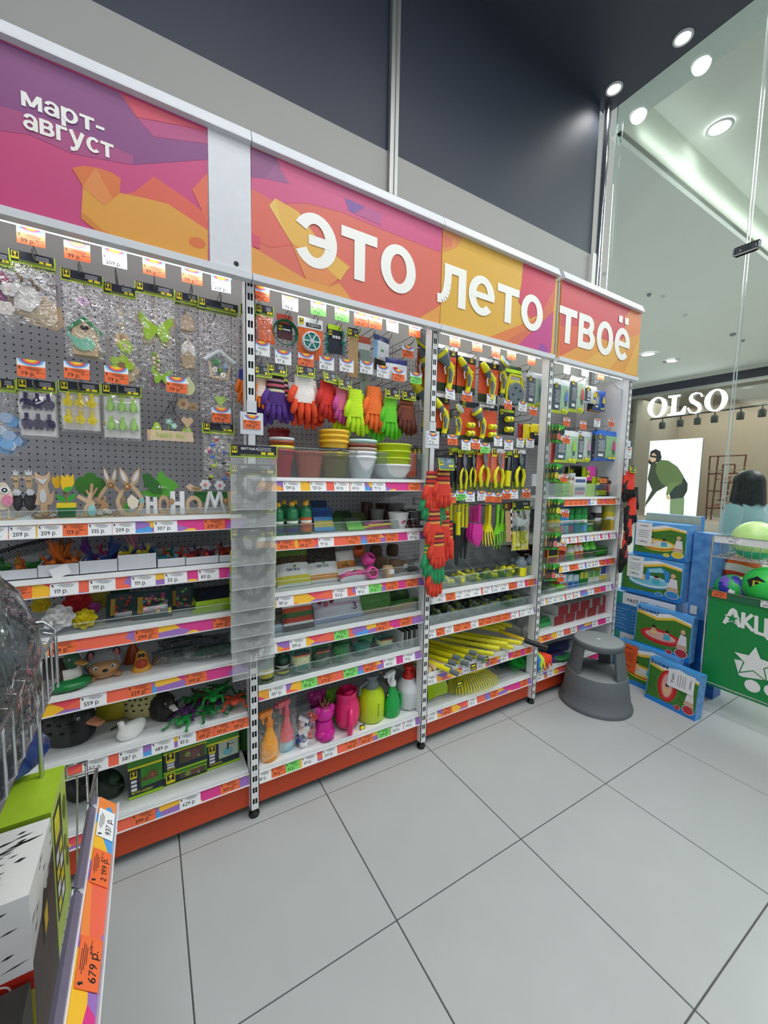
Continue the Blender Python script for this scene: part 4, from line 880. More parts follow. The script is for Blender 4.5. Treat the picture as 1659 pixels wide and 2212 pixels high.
for k in range(3):
    x, w, h = slot(420, 540, 1280, .1, Z); hh = .016; o = thing('picture_box', 'lime green edged picture box, %s from the top of the stack' % ORD[2-k], 'box', (x+.004*(k % 2), .19, Z+hh*k+.0005*k), (0, 0, .05*(k-1)))
    m = printed_box(w, .2, hh, mat('a9cf24', .5), mat('a9cf24', .5), mat('23272c', .5)); m.build('carton', o)
    m = MB(); m.box((-.01, -.02, hh+.0004), (w*.6, .12, .0004), mat('1a2a4a', .4, var=.5, scale=60)); m.build('printed_panel', o)
# ------------------------------------------------------------------ left bay, fourth shelf: garden figures
Z = Zs(0, 3)
duck_thing('mallard_figure', 'glossy brown and white duck figure with green base behind the wire basket', (xat(128, .15, Z), .15, Z), .9, .17, '3a2a26', '2a5a3a', 'c08a3a', breast='e9e6e0')
m = MB(); m.ell((0, 0, .012), (.07, .05, .02), mat('1f7a40', .25), 14, 6); tag(m.build('green_leaf_base', None, (xat(150, .12, Z), .10, Z+.006)), 'shiny green leaf base in front of the duck figure', 'garden figure')
x, w, h = slot(177, 270, 1399, .15, Z); o = thing('hedgehog_figure', 'grey hedgehog garden figure with tan face and pink ears', 'garden figure', (x, .17, Z), (0, 0, .1))
sp = mat('8d8e92', .5, bump=1, scale=70)
m = MB(); m.ell((0, .01, h*.46), (w*.5, .06, h*.5), sp, 18, 10); m.build('body', o)
f = mat('b98a5e', .5); m = MB(); m.ell((0, -.035, h*.36), (w*.37, .035, h*.28), f, 14, 8); m.ell((0, -.03, h*.12), (w*.34, .03, h*.14), f, 12, 6); fc = m.build('face', o)
m = MB(); m.ell((.002, -.069, h*.36), (.009, .007, .006), BLACK, 8, 6)
m.build('nose', fc)
for s in (-1, 1):
    m = MB(); m.ell((s*w*.2, -.062, h*.47), (.008, .006, .007), PLAS, 8, 6); m.ell((s*w*.19, -.067, h*.47), (.004,)*3, BLACK, 6, 4); m.build('eye', fc)
    m = MB(); m.ell((s*w*.3, -.02, h*.78), (.012, .006, .022), mat('2a2022', .5), 8, 6, T((0, 0, 0))); m.ell((s*w*.3, -.025, h*.77), (.008, .004, .016), mat('b05a62', .5), 8, 6); m.build('ear', o)
    m = MB(); m.ell((s*w*.3, -.045, h*.08), (.014, .02, .008), f, 8, 5); m.build('foot', o)
x, w, h = slot(283, 329, 1407, .13, Z); o = thing('bird_figure', 'orange and yellow gaping bird figure', 'garden figure', (x, .14, Z))
m = MB(); oc = mat('d9822a', .3); m.loft([((0, 0, 0), w*.5, .03), ((0, 0, h*.25), w*.4, .026), ((0, 0, h*.6), w*.3, .022), ((0, 0, h*.85), w*.26, .02), ((0, 0, h), w*.1, .01)], 14, [mat('e8a83a', .3), oc, oc, mat('e8b44a', .3)]); m.build('body', o)
m = MB(); m.ell((0, -.022, h*.4), (w*.28, .008, h*.26), mat('a83a1c', .3), 12, 6); m.build('open_beak', o); m = MB(); m.ell((.006, -.02, h*.84), (.006, .004, .008), BLACK, 8, 5); m.ell((-.006, -.02, h*.84), (.006, .004, .008), BLACK, 8, 5); m.build('eyes', o)
m = MB(); m.loft([((0, 0, 0), w*.5, .02), ((0, 0, .05), w*.3, .02), ((0, 0, .08), w*.1, .01)], 12, mat('a8461c', .3)); tag(m.build('bird_figure', None, (x-.03, .22, Z)), 'rust coloured bird figure in the shade behind the orange one', 'garden figure')
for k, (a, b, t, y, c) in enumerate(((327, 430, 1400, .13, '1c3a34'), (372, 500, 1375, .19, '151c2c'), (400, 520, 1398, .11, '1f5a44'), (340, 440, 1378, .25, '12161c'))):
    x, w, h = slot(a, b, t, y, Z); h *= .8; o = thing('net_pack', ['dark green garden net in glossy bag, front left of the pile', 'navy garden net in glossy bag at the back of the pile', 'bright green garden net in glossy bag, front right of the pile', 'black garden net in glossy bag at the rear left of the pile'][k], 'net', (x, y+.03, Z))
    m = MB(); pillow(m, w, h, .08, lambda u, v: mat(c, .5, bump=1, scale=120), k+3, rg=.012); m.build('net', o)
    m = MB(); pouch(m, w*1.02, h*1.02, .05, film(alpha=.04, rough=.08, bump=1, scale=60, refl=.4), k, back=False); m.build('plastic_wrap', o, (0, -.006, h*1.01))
# ------------------------------------------------------------------ left bay, fifth shelf: decoy ducks and frogs
Z = Zs(0, 4)
duck_thing('duck_decoy', 'large black speckled duck figure with orange bill', (xat(140, .2, Z), .21, Z), .85, .25, '2c322b', '18191a', 'cf8a62', '0c0d0d', '15161a', hz=.38, hs=.16, billw=1.1)
duck_thing('duck_decoy', 'yellow duck figure with dark bill behind the black duck', (xat(240, .3, Z), .30, Z), .9, .2, 'b8a924', 'b4a628', '1d1c16', hz=.42)
duck_thing('duck_decoy', 'cream hen figure with black spots', (xat(300, .24, Z), .25, Z), 1.0, .18, 'cfc88c', 'cfc88c', '2a2418', '17150f', hz=.42, hs=.12)
duck_thing('swan_figure', 'small white swan figure with black bill', (xat(285, .1, Z), .105, Z), -1.2, .105, 'f2f2f0', 'f2f2f0', '1a1a1a', hz=.6, hs=.11)
duck_thing('duck_decoy', 'dark grey duck figure with white cheek lying on its side', (xat(352, .19, Z), .2, Z), .4, .17, '2e2a28', '26211f', 'd8d4cc', breast='1f1c1a', hz=.42)
cols = ['1f8a3c', '5a2a6c', '2a7a34', 'a82a2a', '1a6a30', '27a844', '4a2a5c', '1f7a34', 'c84a2c', '1a7a38']
for k in range(10):
    x = xat(398+13*k, .14, Z); y = .10+.05*(k % 4); c = mat(cols[k], .4); o = thing('stretch_frog', '%s rubber frog, %s in the frog pile' % (['green', 'purple', 'dark green', 'red', 'bottle green', 'bright green', 'violet', 'grass green', 'orange', 'leaf green'][k], ORD[k]), 'toy frog', (x, y, Z+.004+.012*(k % 3)+(.02 if k in (5,) else 0)), (random.uniform(-.1, .15), 0, random.uniform(-1.2, 1.2)), 'rubber frogs')
    m = MB(); m.ell((0, 0, .012), (.02, .036, .011), c, 10, 6); m.ell((0, -.036, .016), (.017, .016, .010), c, 10, 6)
    for s in (-1, 1): m.ell((s*.009, -.042, .026), (.005,)*3, c, 6, 5)
    m.build('body', o)
    for s in (-1, 1):
        for f in (0, 1):
            m = MB(); e = (s*.04, -.055 if f == 0 else .05, .006); kn = (s*.034, -.026 if f == 0 else .03, .02); m.tube([(s*.014, -.018 if f == 0 else .022, .012), kn, e], [.009, .006, .004], c, 6)
            for q in (-1, 0, 1): m.tube([e, (e[0]+s*.008+q*.006, e[1]+(-.018 if f == 0 else .018)+abs(q)*.004, .004)], [.003, .002], c, 4)
            m.build('leg', o)
# ------------------------------------------------------------------ left bay, bottom shelf
Z = Zs(0, 5)
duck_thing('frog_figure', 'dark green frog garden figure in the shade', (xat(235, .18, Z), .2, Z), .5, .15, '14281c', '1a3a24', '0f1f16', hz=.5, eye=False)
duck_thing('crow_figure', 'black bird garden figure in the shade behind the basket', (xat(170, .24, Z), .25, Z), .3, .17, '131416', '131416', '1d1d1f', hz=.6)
NV = mat('1b2338', .45)
def product_carton(name, label, px0, px1, pyt, Y, d, z, pic, seed):
    x, w, h = slot(px0, px1, pyt, Y, z); o = thing(name, label, 'box', (x, Y+d/2, z), (0, 0, .03))
    m = printed_box(w, d, h, mat('4f9a24', .5, var=.25, scale=30), mat('3f8a28', .5, var=.3, scale=20), mat('6fae2c', .5, var=.2, scale=20)); m.build('carton', o)
    y = -d/2-.0004; m = MB(); m.prism([(-w*.5, h*.08), (-w*.5, h*.72), (-w*.14, h*.72), (-w*.14, h*.22), (w*.5, h*.26), (w*.5, h*.10)], y-.0004, y, NV); m.box((0, y, h*.76), (w, .0006, h*.05), YEL); m.box((0, y, h*.04), (w, .0008, h*.05), LIME)
    logo(m, -w*.34, y-.001, h*.6, w*.2)
    for q in range(3): m.bbox((-w*.34, y-.0008, h*(.43-.1*q)), (w*.16, .0008, h*.07), PAPER, .0003)
    m.text({'lamp': 'ФИГУРА САДОВАЯ', 'pot': 'ЗООКАШПО', 'spray': 'РАСПЫЛИТЕЛЬ'}[seed], h*.075, YEL, T((-w*.42, y-.0012, h*.12)), sx=.62)
    m.build('front_print', o)
    pic(o, w, h, y-.001)
    return o, h
def p_snail(o, w, h, y):
    m = MB(); m.ell((w*.08, y, h*.42), (w*.3, .0005, h*.045), mat('6a4a2c', .5), 12, 4); m.build('snail_picture', o)
    m = MB()
    for r, c in ((.15, '8a5a34'), (.1, '5a3a22'), (.06, '9a6a40')): m.disc((w*.2, y-.0006*(1+.15-r), h*.48), w*r, mat(c, .5), 14)
    m.build('snail_shell_picture', o)
def p_turtle(o, w, h, y):
    m = MB(); m.box((w*.16, y, h*.5), (w*.58, .0004, h*.5), mat('5a4a34', .5, var=.4, scale=60)); m.disc((w*.2, y-.0005, h*.5), w*.14, mat('7a4a52', .5), 12, h*.16); m.disc((w*.05, y-.0008, h*.52), w*.07, mat('7a9a4a', .5), 10); m.disc((w*.3, y-.0008, h*.36), w*.04, mat('7a9a4a', .5), 8); m.build('turtle_picture', o)
def p_spray(o, w, h, y):
    m = MB(); m.box((w*.16, y, h*.5), (w*.6, .0004, h*.48), mat('b9c4b4', .5, var=.2, scale=30)); m.disc((w*.14, y-.0005, h*.42), w*.17, mat('6fb0c0', .4), 12, h*.12); m.box((w*.14, y-.0006, h*.58), (w*.05, .0004, h*.2), INK); m.box((w*.24, y-.0006, h*.62), (w*.2, .0004, h*.02), INK, RY(0)); m.build('sprayer_picture', o)
product_carton('figure_carton', 'green carton picturing a garden snail', 277, 351, 1632, .11, .14, Z, p_snail, 'lamp')
o, h = product_carton('planter_carton', 'green carton picturing a turtle planter, lower one', 352, 446, 1660, .12, .16, Z, p_turtle, 'pot')
product_carton('planter_carton', 'green carton picturing a planter, stacked on the turtle carton', 352, 446, 1604, .12, .16, Z+h+.001, p_turtle, 'pot')
product_carton('sprayer_carton', 'green carton picturing a glass plant sprayer', 446, 516, 1584, .13, .15, Z, p_spray, 'spray')
o = thing('bottle_brush', 'green brush in clear sleeve behind the post', 'brush', (xat(528, .2, Z), .2, Z)); m = MB(); m.tube([(0, 0, 0), (0, 0, .2)], .02, mat('2f6a2c', .8, bump=1, scale=150), 10); m.build('bristles', o)
# ------------------------------------------------------------------ glove bay: hooks
hookrow('563,635,o,109 627,657,w,195 688,668,g,79 739,681,g,44 780,692,o,139 811,698,o,59 848,705,w,97 896,716,o,43', 'glove bay top row')
hookrow('565,754,w,11 612,773,w,97 661,779,o,49 706,786,w,83 749,791,w,139 792,795,w,55 827,804,w,55 861,812,o,59 881,761,o,69 899,818,g,49', 'glove bay second row')
def hang(name, label, cat, px0, px1, py0, py1, Y, grp=None, rz=0, rx=0):
    """thing hanging from (px0..px1, py0) down to py1"""
    a, b = at(px0, py0, Y), at(px1, py0, Y); z = (a.z+b.z)/2
    return thing(name, label, cat, ((a.x+b.x)/2, Y, z), (rx, 0, rz), grp), b.x-a.x, z-at((px0+px1)/2, py1, Y).z
for k, (a, b, y) in enumerate(((552, 590, .11), (520, 556, .16))):
    o, w, h = hang('peg_pack', ['clear bag of thin orange plant stakes right of the post', 'clear bag of orange plant stakes left of the post'][k], 'pack', a, b, 660, 745, y)
    hcard(w, .04).build('header_card', o); m = MB()
    for i in range(14): m.tube([(w*(-.4+.06*i), -.004+.002*(i % 3), -.045), (w*(-.42+.062*i)+.01, -.006, -h*.96)], .0028, mat('ef6a24', .4), 5)
    m.build('stakes', o); m = MB(); pouch(m, w, h-.04, .012, WRINK, 21+k); m.build('plastic_pouch', o, (0, -.003, -.04))
o, w, h = hang('tie_wire_pack', 'green tie wire coil on red and black card with flowers', 'pack', 595, 634, 680, 756, .12)
m = MB(); m.box((0, 0, -.02), (w*.85, .003, .04), mat('b8402c', .5)); m.box((0, 0, -.055), (w*.85, .003, .035), NAVY); m.box((0, -.0004, -.085), (w*.85, .003, .03), mat('5a2a34', .5, var=.7, scale=90)); logo(m, -w*.25, -.003, -.055, .016); m.box((w*.1, -.003, -.06), (w*.4, .0006, .006), PAPER); m.build('card', o)
m = MB()
for i in range(5): m.tube([(.046*math.cos(t*PI/10)*(1+.04*i), -.006-.003*i, -.075+.046*math.sin(t*PI/10)*(1+.03*i)) for t in range(21)], .002, mat('1f6a4a', .4), 5, cap=False)
m.build('wire_coil', o)
o, w, h = hang('twine_spool_pack', 'orange card with teal and white spoked twine spool', 'pack', 643, 697, 688, 777, .11)
m = MB(); m.box((0, 0, -.022), (w, .003, .045), PAPER); m.box((0, 0, -h*.62), (w, .003, h*.74), mat('e0692c', .5, var=.15, scale=80)); logo(m, -w*.36, -.003, -.018, .02); m.text('ПОДВЯЗКА', .011, PAPER, T((-w*.1, -.0035, -.032)), sx=.9); m.box((w*.12, -.0022, -.028), (w*.6, .0005, .016), INK); m.build('card', o)
m = MB(); m.lathe([(.040, 0), (.040, .003), (.036, .005), (.036, .016), (.040, .018), (.040, .021), (.034, .0212), (.034, .019)], PLAS, 24, T((0, 0, -h*.58)) @ RX(PI/2)); sp_ = m.build('spool', o)
m = MB(); m.lathe([(.034, .0), (.034, .0195), (.009, .0195), (.009, .017)], mat('0f8a7a', .4), 24, T((0, 0, -h*.58)) @ RX(PI/2)); m.build('twine', o)
m = MB()
for i in range(3): m.box((0, -.0212, 0), (.07, .002, .006), PLAS, T((0, 0, -h*.58)) @ RY(i*PI/3))
m.lathe([(.009, 0), (.009, .024)], PLAS, 12, T((0, 0, -h*.58)) @ RX(PI/2)); m.build('spokes', sp_)
o, w, h = hang('plant_clip_pack', 'navy card with teal figure-shaped plant clips', 'pack', 699, 746, 703, 790, .12)
m = MB(); m.prism([(-w*.3, 0), (w*.3, 0), (w*.36, -.012), (w*.34, -h*.7), (-w*.34, -h*.7), (-w*.36, -.012)], 0, .003, NAVY); m.box((0, -.001, -.01), (w*.62, .003, .02), LIME); logo(m, -w*.2, -.003, -.035, .016)
for i in range(3): m.box((w*(-.05+.13*i), -.002, -.05), (w*.1, .0005, .012), PAPER)
m.build('card', o)
m = MB()
for s, zz in ((1, -.03), (1, -.07), (-1, -.05), (-1, -.09)): m.tube([(s*w*.3, -.004, zz), (s*w*.42, -.008, zz-.012), (s*w*.36, -.006, zz-.03), (s*w*.46, -.006, zz-.045)], .004, mat('0f7a6a', .4), 6); m.ell((s*w*.36, -.006, zz+.004), (.007,)*3, mat('0f7a6a', .4), 8, 6)
m.build('clips', o)
o, w, h = hang('bamboo_stick_pack', 'bundle of bamboo sticks with navy header card', 'pack', 750, 774, 709, 815, .12)
hcard(w, .045).build('header_card', o); m = MB()
for i in range(8): m.tube([(w*(-.38+.11*i), -.004+.004*(i % 2), -.04), (w*(-.38+.11*i)+.003, -.005, -h)], .0032, mat('c9a878', .6), 5)
m.build('sticks', o)
o, w, h = hang('plant_tie_pack', 'long bundle of grey green ties with red header card', 'pack', 774, 800, 728, 857, .13)
m = MB(); m.box((0, 0, -.015), (w, .003, .03), mat('b85038', .5)); m.box((0, -.0003, -.05), (w, .003, .04), mat('d8dde0', .5)); m.build('header_card', o); m = MB()
for i in range(7): m.tube([(w*(-.36+.12*i), -.004, -.06), (w*(-.3+.1*i), -.012, -h*.6), (w*(-.36+.12*i), -.006, -h)], .005, mat('7f8f84', .5), 6)
m.build('ties', o)
for k, (a, b, t, bt, y) in enumerate(((800, 848, 726, 778, .14), (831, 882, 776, 822, .10), (808, 838, 740, 800, .2))):
    o, w, h = hang('sachet_pack', ['white and blue sachet with folded green leaf print', 'white sachet with blue top and red print', 'dark sachet hanging behind the blue ones'][k], 'sachet', a, b, t, bt, y, rz=.3 if k == 0 else 0)
    m = MB(); c = [('dfe6ec', '1f2f6a'), ('e6e8ec', '22307a'), ('5a5f58', '3a3f3a')][k]; pillow(m, w*.95, h, .016, lambda u, v: mat(c[1], .35) if v > .72 else (mat('7fb0d8', .35) if k == 0 and u < .25 else (mat('4a9a5a', .4) if k == 0 and .4 < u < .6 and .3 < v < .45 else (mat('c8402c', .4) if k == 1 and u > .3 and .3 < v < .6 and u < .5 else mat(c[0], .35)))), 31+k, rg=.003); m.build('sachet', o, (0, 0, -h))
# gloves: the front pair and one behind on each hook
ST = lambda *h: [mat(x, .8, bump=.4, scale=150) for x in h]
def gl(h): return mat(h, .75, bump=.35, scale=170)
def glove_set(label, px0, px1, py0, py1, Y, cuff, palm, fing, stripes=None, card=True, n=3, rz=0., L=None, spread=.2, cl=.27, gname='gloves'):
    a, b = at(px0, py0, Y), at(px1, py0, Y); z = (a.z+b.z)/2; L = (z-at((px0+px1)/2, py1, Y).z)*1.08; w = (b.x-a.x)/(L*.2*2*1.25)
    g = glove(gl(cuff), gl(palm), gl(fing), L, cl, stripes, spread, min(1.25, w*1.08)); me = None
    for k in range(n):
        o = thing('work_glove', label if k == 0 else label.replace('front ', '')+', %s behind the front one' % ORD[k-1], 'glove', ((a.x+b.x)/2+[0, .026, -.028, .036][k], Y+.026*k, z-.012*k), (0, [0, -.1, .1, -.12][k], rz+[0, .12, -.15, .1][k]), None)
        if me is None: me = g.build('glove', o).data
        else: inst('glove', me, o)
        if card and k == 0: hcard(.075, .045).build('header_card', o, (0, -.02, .035), (-.15, 0, 0))
    return o
glove_set('front white and orange dipped glove at the post', 549, 577, 812, 884, .1, 'e8c8b0', 'f0dcd0', 'f08024', n=2)
glove_set('front orange and blue glove left of the post', 512, 545, 800, 880, .14, '2a3a9a', 'f07a24', 'f07a24', n=2, card=False)
glove_set('front striped purple glove with lime cuff', 570, 620, 808, 894, .1, 'b8d82c', '4a2a7a', '5a3390', ST('c4dc3a', '2a1f2c', 'e0b0b8', '2a1f2c', 'd8607a', '2a1f2c', 'd8d4b0'), cl=.42, n=3)
glove_set('front white and red orange glove', 622, 690, 812, 906, .09, 'f4eeea', 'f4eeea', 'f0522a', n=4, spread=.35)
glove_set('front red glove with black dipped palm', 678, 733, 824, 906, .1, 'd42a22', 'd82c24', 'c42820', n=3, rz=.35)
glove_set('front pink glove with magenta palm', 718, 758, 838, 916, .11, 'e0708a', 'dc6a90', 'c8509c', n=2, rz=.3)
glove_set('front bright lime glove', 748, 787, 842, 936, .09, 'c6ef1f', 'c6ef1f', 'c2ec20', card=False, n=3)
glove_set('front plain orange glove', 787, 827, 836, 930, .1, 'f4742c', 'f4742c', 'f27028', card=False, n=3)
glove_set('front grass green glove', 824, 860, 858, 945, .1, '7ad83a', '68d02c', '5cc828', n=3)
glove_set('front brown leaf pattern glove', 857, 898, 862, 936, .11, '8a4a34', '7a3f30', '6a3428', ST('8a4a34', '5a2f28', 'a85a34'), card=True, n=3)
# ------------------------------------------------------------------ glove bay: stacked flower pots
Z = Zs(1, 0)
def potstack(label, px0, px1, Y, items, grp):
    """items bottom to top: (pixel top, pixel bottom-width factor, colour, name)"""
    x = (xat(px0, Y, Z)+xat(px1, Y, Z))/2; R = (xat(px1, Y, Z)-xat(px0, Y, Z))/2; z = Z
    for k, (pyt, k0, col, nm, rough) in enumerate(items):
        zt = at((px0+px1)/2, pyt, Y-R*.8).z
        if k == 0: h = zt-Z; zb = Z; H0 = h
        else: h = H0*.85; zb = max(zt-h, Z+.006*k)
        m = pot(R*k0*.93, R*(.98 if k else 1)*.97, zt-zb, col, ribs=True) if nm != 'bowl' else None
        if nm == 'bowl':
            m = MB(); hb = zt-zb; m.lathe([(R*.5, 0), (R*.75, hb*.2), (R*.92, hb*.55), (R*.97, hb*.85), (R, hb*.86), (R, hb), (R*.96, hb), (R*.9, hb*.6), (R*.45, hb*.12)], col, 24)
        o = m.build('flower_pot', None, (x, Y, zb)); tag(o, label[k], 'flower pot', grp)
P = lambda h, r=.35: mat(h, r)
potstack(['tall dark red flower pot at the bottom of its stack', 'yellow rimmed pot nested in the dark red one', 'brown pot nested above the yellow rim', 'pale grey pot topping the red stack'], 583, 634, .13, [(970, .7, P('b3202c'), 'pot', .3), (962, .7, P('e8e01c'), 'pot', .3), (951, .7, P('9a4a2c'), 'pot', .3), (944, .7, P('c9cdcf'), 'pot', .3)], 'red pot stack')
potstack(['deep red pot at the back left behind the post strip', 'second deep red pot nested at the back left'], 580, 626, .3, [(960, .7, P('8a1c24'), 'pot', .3), (925, .7, P('96202a'), 'pot', .3)], 'rear red pots')
potstack(['plain terracotta flower pot'], 636, 698, .14, [(974, .72, P('c2664c', .5), 'pot', .3)], None)
CLP = film('d8d49a', .35, .2, refl=.3, body='a8a060')
potstack(['translucent olive pot with white sticker', 'lower yellow translucent pot nested in the olive one', 'black rimmed pot in the yellow stack', 'middle yellow tub above the black rim', 'upper yellow tub above the black rim', 'topmost yellow tub of the stack'], 690, 750, .13, [(982, .8, film('cfc98a', .45, .2, refl=.3, body='a39a52'), 'pot', .3), (975, .8, P('c9b23a'), 'pot', .3), (967, .8, P('2a2a2c'), 'pot', .3), (950, .8, P('e8b82c'), 'pot', .3), (938, .8, P('ecbc2c'), 'pot', .3), (927, .8, P('f0c030'), 'pot', .3)], 'yellow tub stack')
potstack(['white ribbed flower pot at the bottom of its stack', 'second white pot nested in the white stack', 'beige pot nested in the white stack', 'brown pot nested in the white stack', 'mint rimmed pot on top of the white stack'], 747, 809, .12, [(984, .62, P('e9ebee'), 'pot', .3), (974, .62, P('eceef0'), 'pot', .3), (966, .62, P('b9a594'), 'pot', .3), (958, .62, P('8a4630'), 'pot', .3), (948, .62, P('bfe0da'), 'pot', .3)], 'white pot stack')
potstack(['wide white bowl under the lime bowls', 'lowest lime green bowl', 'middle lime green bowl', 'topmost lime green bowl'], 808, 880, .13, [(1002, 1, P('e9ecec'), 'bowl', .3), (987, 1, P('b9cf12'), 'bowl', .3), (972, 1, P('bdd316'), 'bowl', .3), (957, 1, P('c3d818'), 'bowl', .3)], 'lime bowls')
for k, px in enumerate((655, 672)):
    m = pot(.04, .055, .11, film('f0f2ee', .12, .15, refl=.3)); tag(m.build('flower_pot', None, (xat(px, .3, Z), .3+.02*k, Z+.03*k)), ['clear plastic pot behind the terracotta one', 'second clear plastic pot nested behind the terracotta one'][k], 'flower pot', 'clear pots')
# ------------------------------------------------------------------ glove bay, second shelf
Z = Zs(1, 1)
def bottle(name, label, px0, px1, pyt, Y, body, capc, lab, z, grp=None, cap=.12, neck=.35, fr=1., lab2=None, cat='bottle'):
    x, w, h = slot(px0, px1, pyt, Y, z); r = w/2*.96*fr; o = thing(name, label, cat, (x, Y, z), None, grp); hc = h*cap; hb = h-hc
    m = MB(); m.lathe([(r*.9, 0), (r, .004), (r, hb*.74), (r*.93, hb*.83), (r*.62, hb*.92), (r*neck, hb*.96), (r*neck, hb+.004)], mat(body, .25, coat=.3), 16); m.build('bottle_body', o)
    m = MB(); m.lathe([(r*neck*1.25, hb), (r*neck*1.25, h*.99), (r*neck*1.1, h)], mat(capc, .35), 14); m.build('cap', o)
    m = MB(); 
    for i in range(9):
        a0, a1 = [-PI/2-1.25+2.5*k/9 for k in (i, i+1)]; q = r*1.012
        m.add([(q*math.cos(a0), q*math.sin(a0), hb*.1), (q*math.cos(a1), q*math.sin(a1), hb*.1), (q*math.cos(a1), q*math.sin(a1), hb*.6), (q*math.cos(a0), q*math.sin(a0), hb*.6)], [(0, 1, 2, 3)], mat(lab, .45), True)
        if lab2: q = r*1.02; m.add([(q*math.cos(a0), q*math.sin(a0), hb*.12), (q*math.cos(a1), q*math.sin(a1), hb*.12), (q*math.cos(a1), q*math.sin(a1), hb*.24), (q*math.cos(a0), q*math.sin(a0), hb*.24)], [(0, 1, 2, 3)], mat(lab2, .45), True); q = r*1.022; m.add([(q*math.cos(a0), q*math.sin(a0), hb*.42), (q*math.cos(a1), q*math.sin(a1), hb*.42), (q*math.cos(a1), q*math.sin(a1), hb*.5), (q*math.cos(a0), q*math.sin(a0), hb*.5)], [(0, 1, 2, 3)], mat('e6ebe4', .45), True)
    m.build('label_wrap', o)
    return o
for k, (a, b, t, y, lab) in enumerate(((591, 613, 1086, .09, '1f6a3a'), (617, 644, 1084, .09, '26663c'), (647, 673, 1083, .09, 'c8602c'), (603, 625, 1081, .17, '1f6a3a'), (627, 648, 1081, .17, '26663c'), (652, 672, 1080, .17, 'b8582c'))):
    bottle('fertiliser_bottle', ['green bottle with yellow cap at the front left of its group', 'green bottle with yellow cap, middle of the front row', 'green bottle with orange label and yellow cap', 'green yellow-capped bottle behind, left of the rear row', 'green yellow-capped bottle behind, middle of the rear row', 'green yellow-capped bottle behind, right of the rear row'][k], a, b, t, y, '1f7a4c', 'e8b01c', lab, Z, 'fertiliser bottles', lab2='2a2a8a' if k % 3 < 2 else 'd8782c')
def flatpack(name, label, px0, px1, pyt, Y, z, cols, tilt=-.5, rz=0, cat='packet', th=.008, text=None, tcol=None, grp=None):
    x, w, h = slot(px0, px1, pyt, Y, z); h = max(h, .03)/max(.35, math.cos(tilt)); o = thing(name, label, cat, (x, Y, z+.004), (tilt, 0, rz), grp)
    m = MB(); n = len(cols); pillow(m, w, h, th, lambda u, v: mat(cols[min(n-1, int((1-v)*n))], .35, var=.12, scale=40), hash(label) % 97, rg=.002); m.build('sachet', o)
    if text: t = MB(); t.text(text, h*.14, mat(tcol, .5, var=0), T((0, -th*.6-.001, h*.42)), True); t.build('print', o)
    return o
flatpack('fertiliser_sachet', 'blue and yellow sachet stack beside the bottles', 680, 724, 1100, .12, Z, ['2a5a9a', '1f4a8a', '3f8ac8', 'd8c43a', '4aa0d8'], -.45)
flatpack('fertiliser_sachet', 'dark blue sachet leaning behind the blue ones', 676, 712, 1084, .2, Z, ['1a2f5a', '22406a', '2a4a7a'], -.3)
for k, (a, b, t, y) in enumerate(((722, 752, 1112, .14), (735, 770, 1108, .2), (752, 788, 1122, .1), (770, 800, 1112, .18))):
    flatpack('seed_sachet', ['dark green sachet leaning left of the green clip', 'shaded green sachet at the back', 'sachet with bright green edge in front', 'olive sachet behind the bright green one'][k], a, b, t, y, Z, [['2a4a2c', '3a6a34', '4a8a3a'], ['24402a', '2f5a30'], ['3a4a3c', '5ab83a', '7ad83c'], ['4a5a34', '3a4a2c']][k], -.8)
for k, (a, b, y, c) in enumerate(((795, 850, .1, 'ec4aa4'), (800, 858, .085, 'f0c83c'), (782, 812, .1, 'e8d83c'), (790, 830, .13, 'd83a9a'))):
    x0, x1 = xat(a, y, Z), xat(b, y, Z); m = MB(); m.tube([(0, 0, 0), ((x1-x0)*.7, -.01, .004*k), (x1-x0, -.012, .004*k)], [.007, .006, .002], mat(c, .35), 8)
    tag(m.build('plant_marker', None, (x0, y+.02, Z+.009+.012*(k % 2))), ['pink plant marker pen', 'yellow plant marker nearest the shelf edge', 'short yellow plant marker', 'magenta plant marker at the back'][k], 'marker')
SPK = lambda h, s: mat(h, .3, var=.4, scale=220, sub=s)
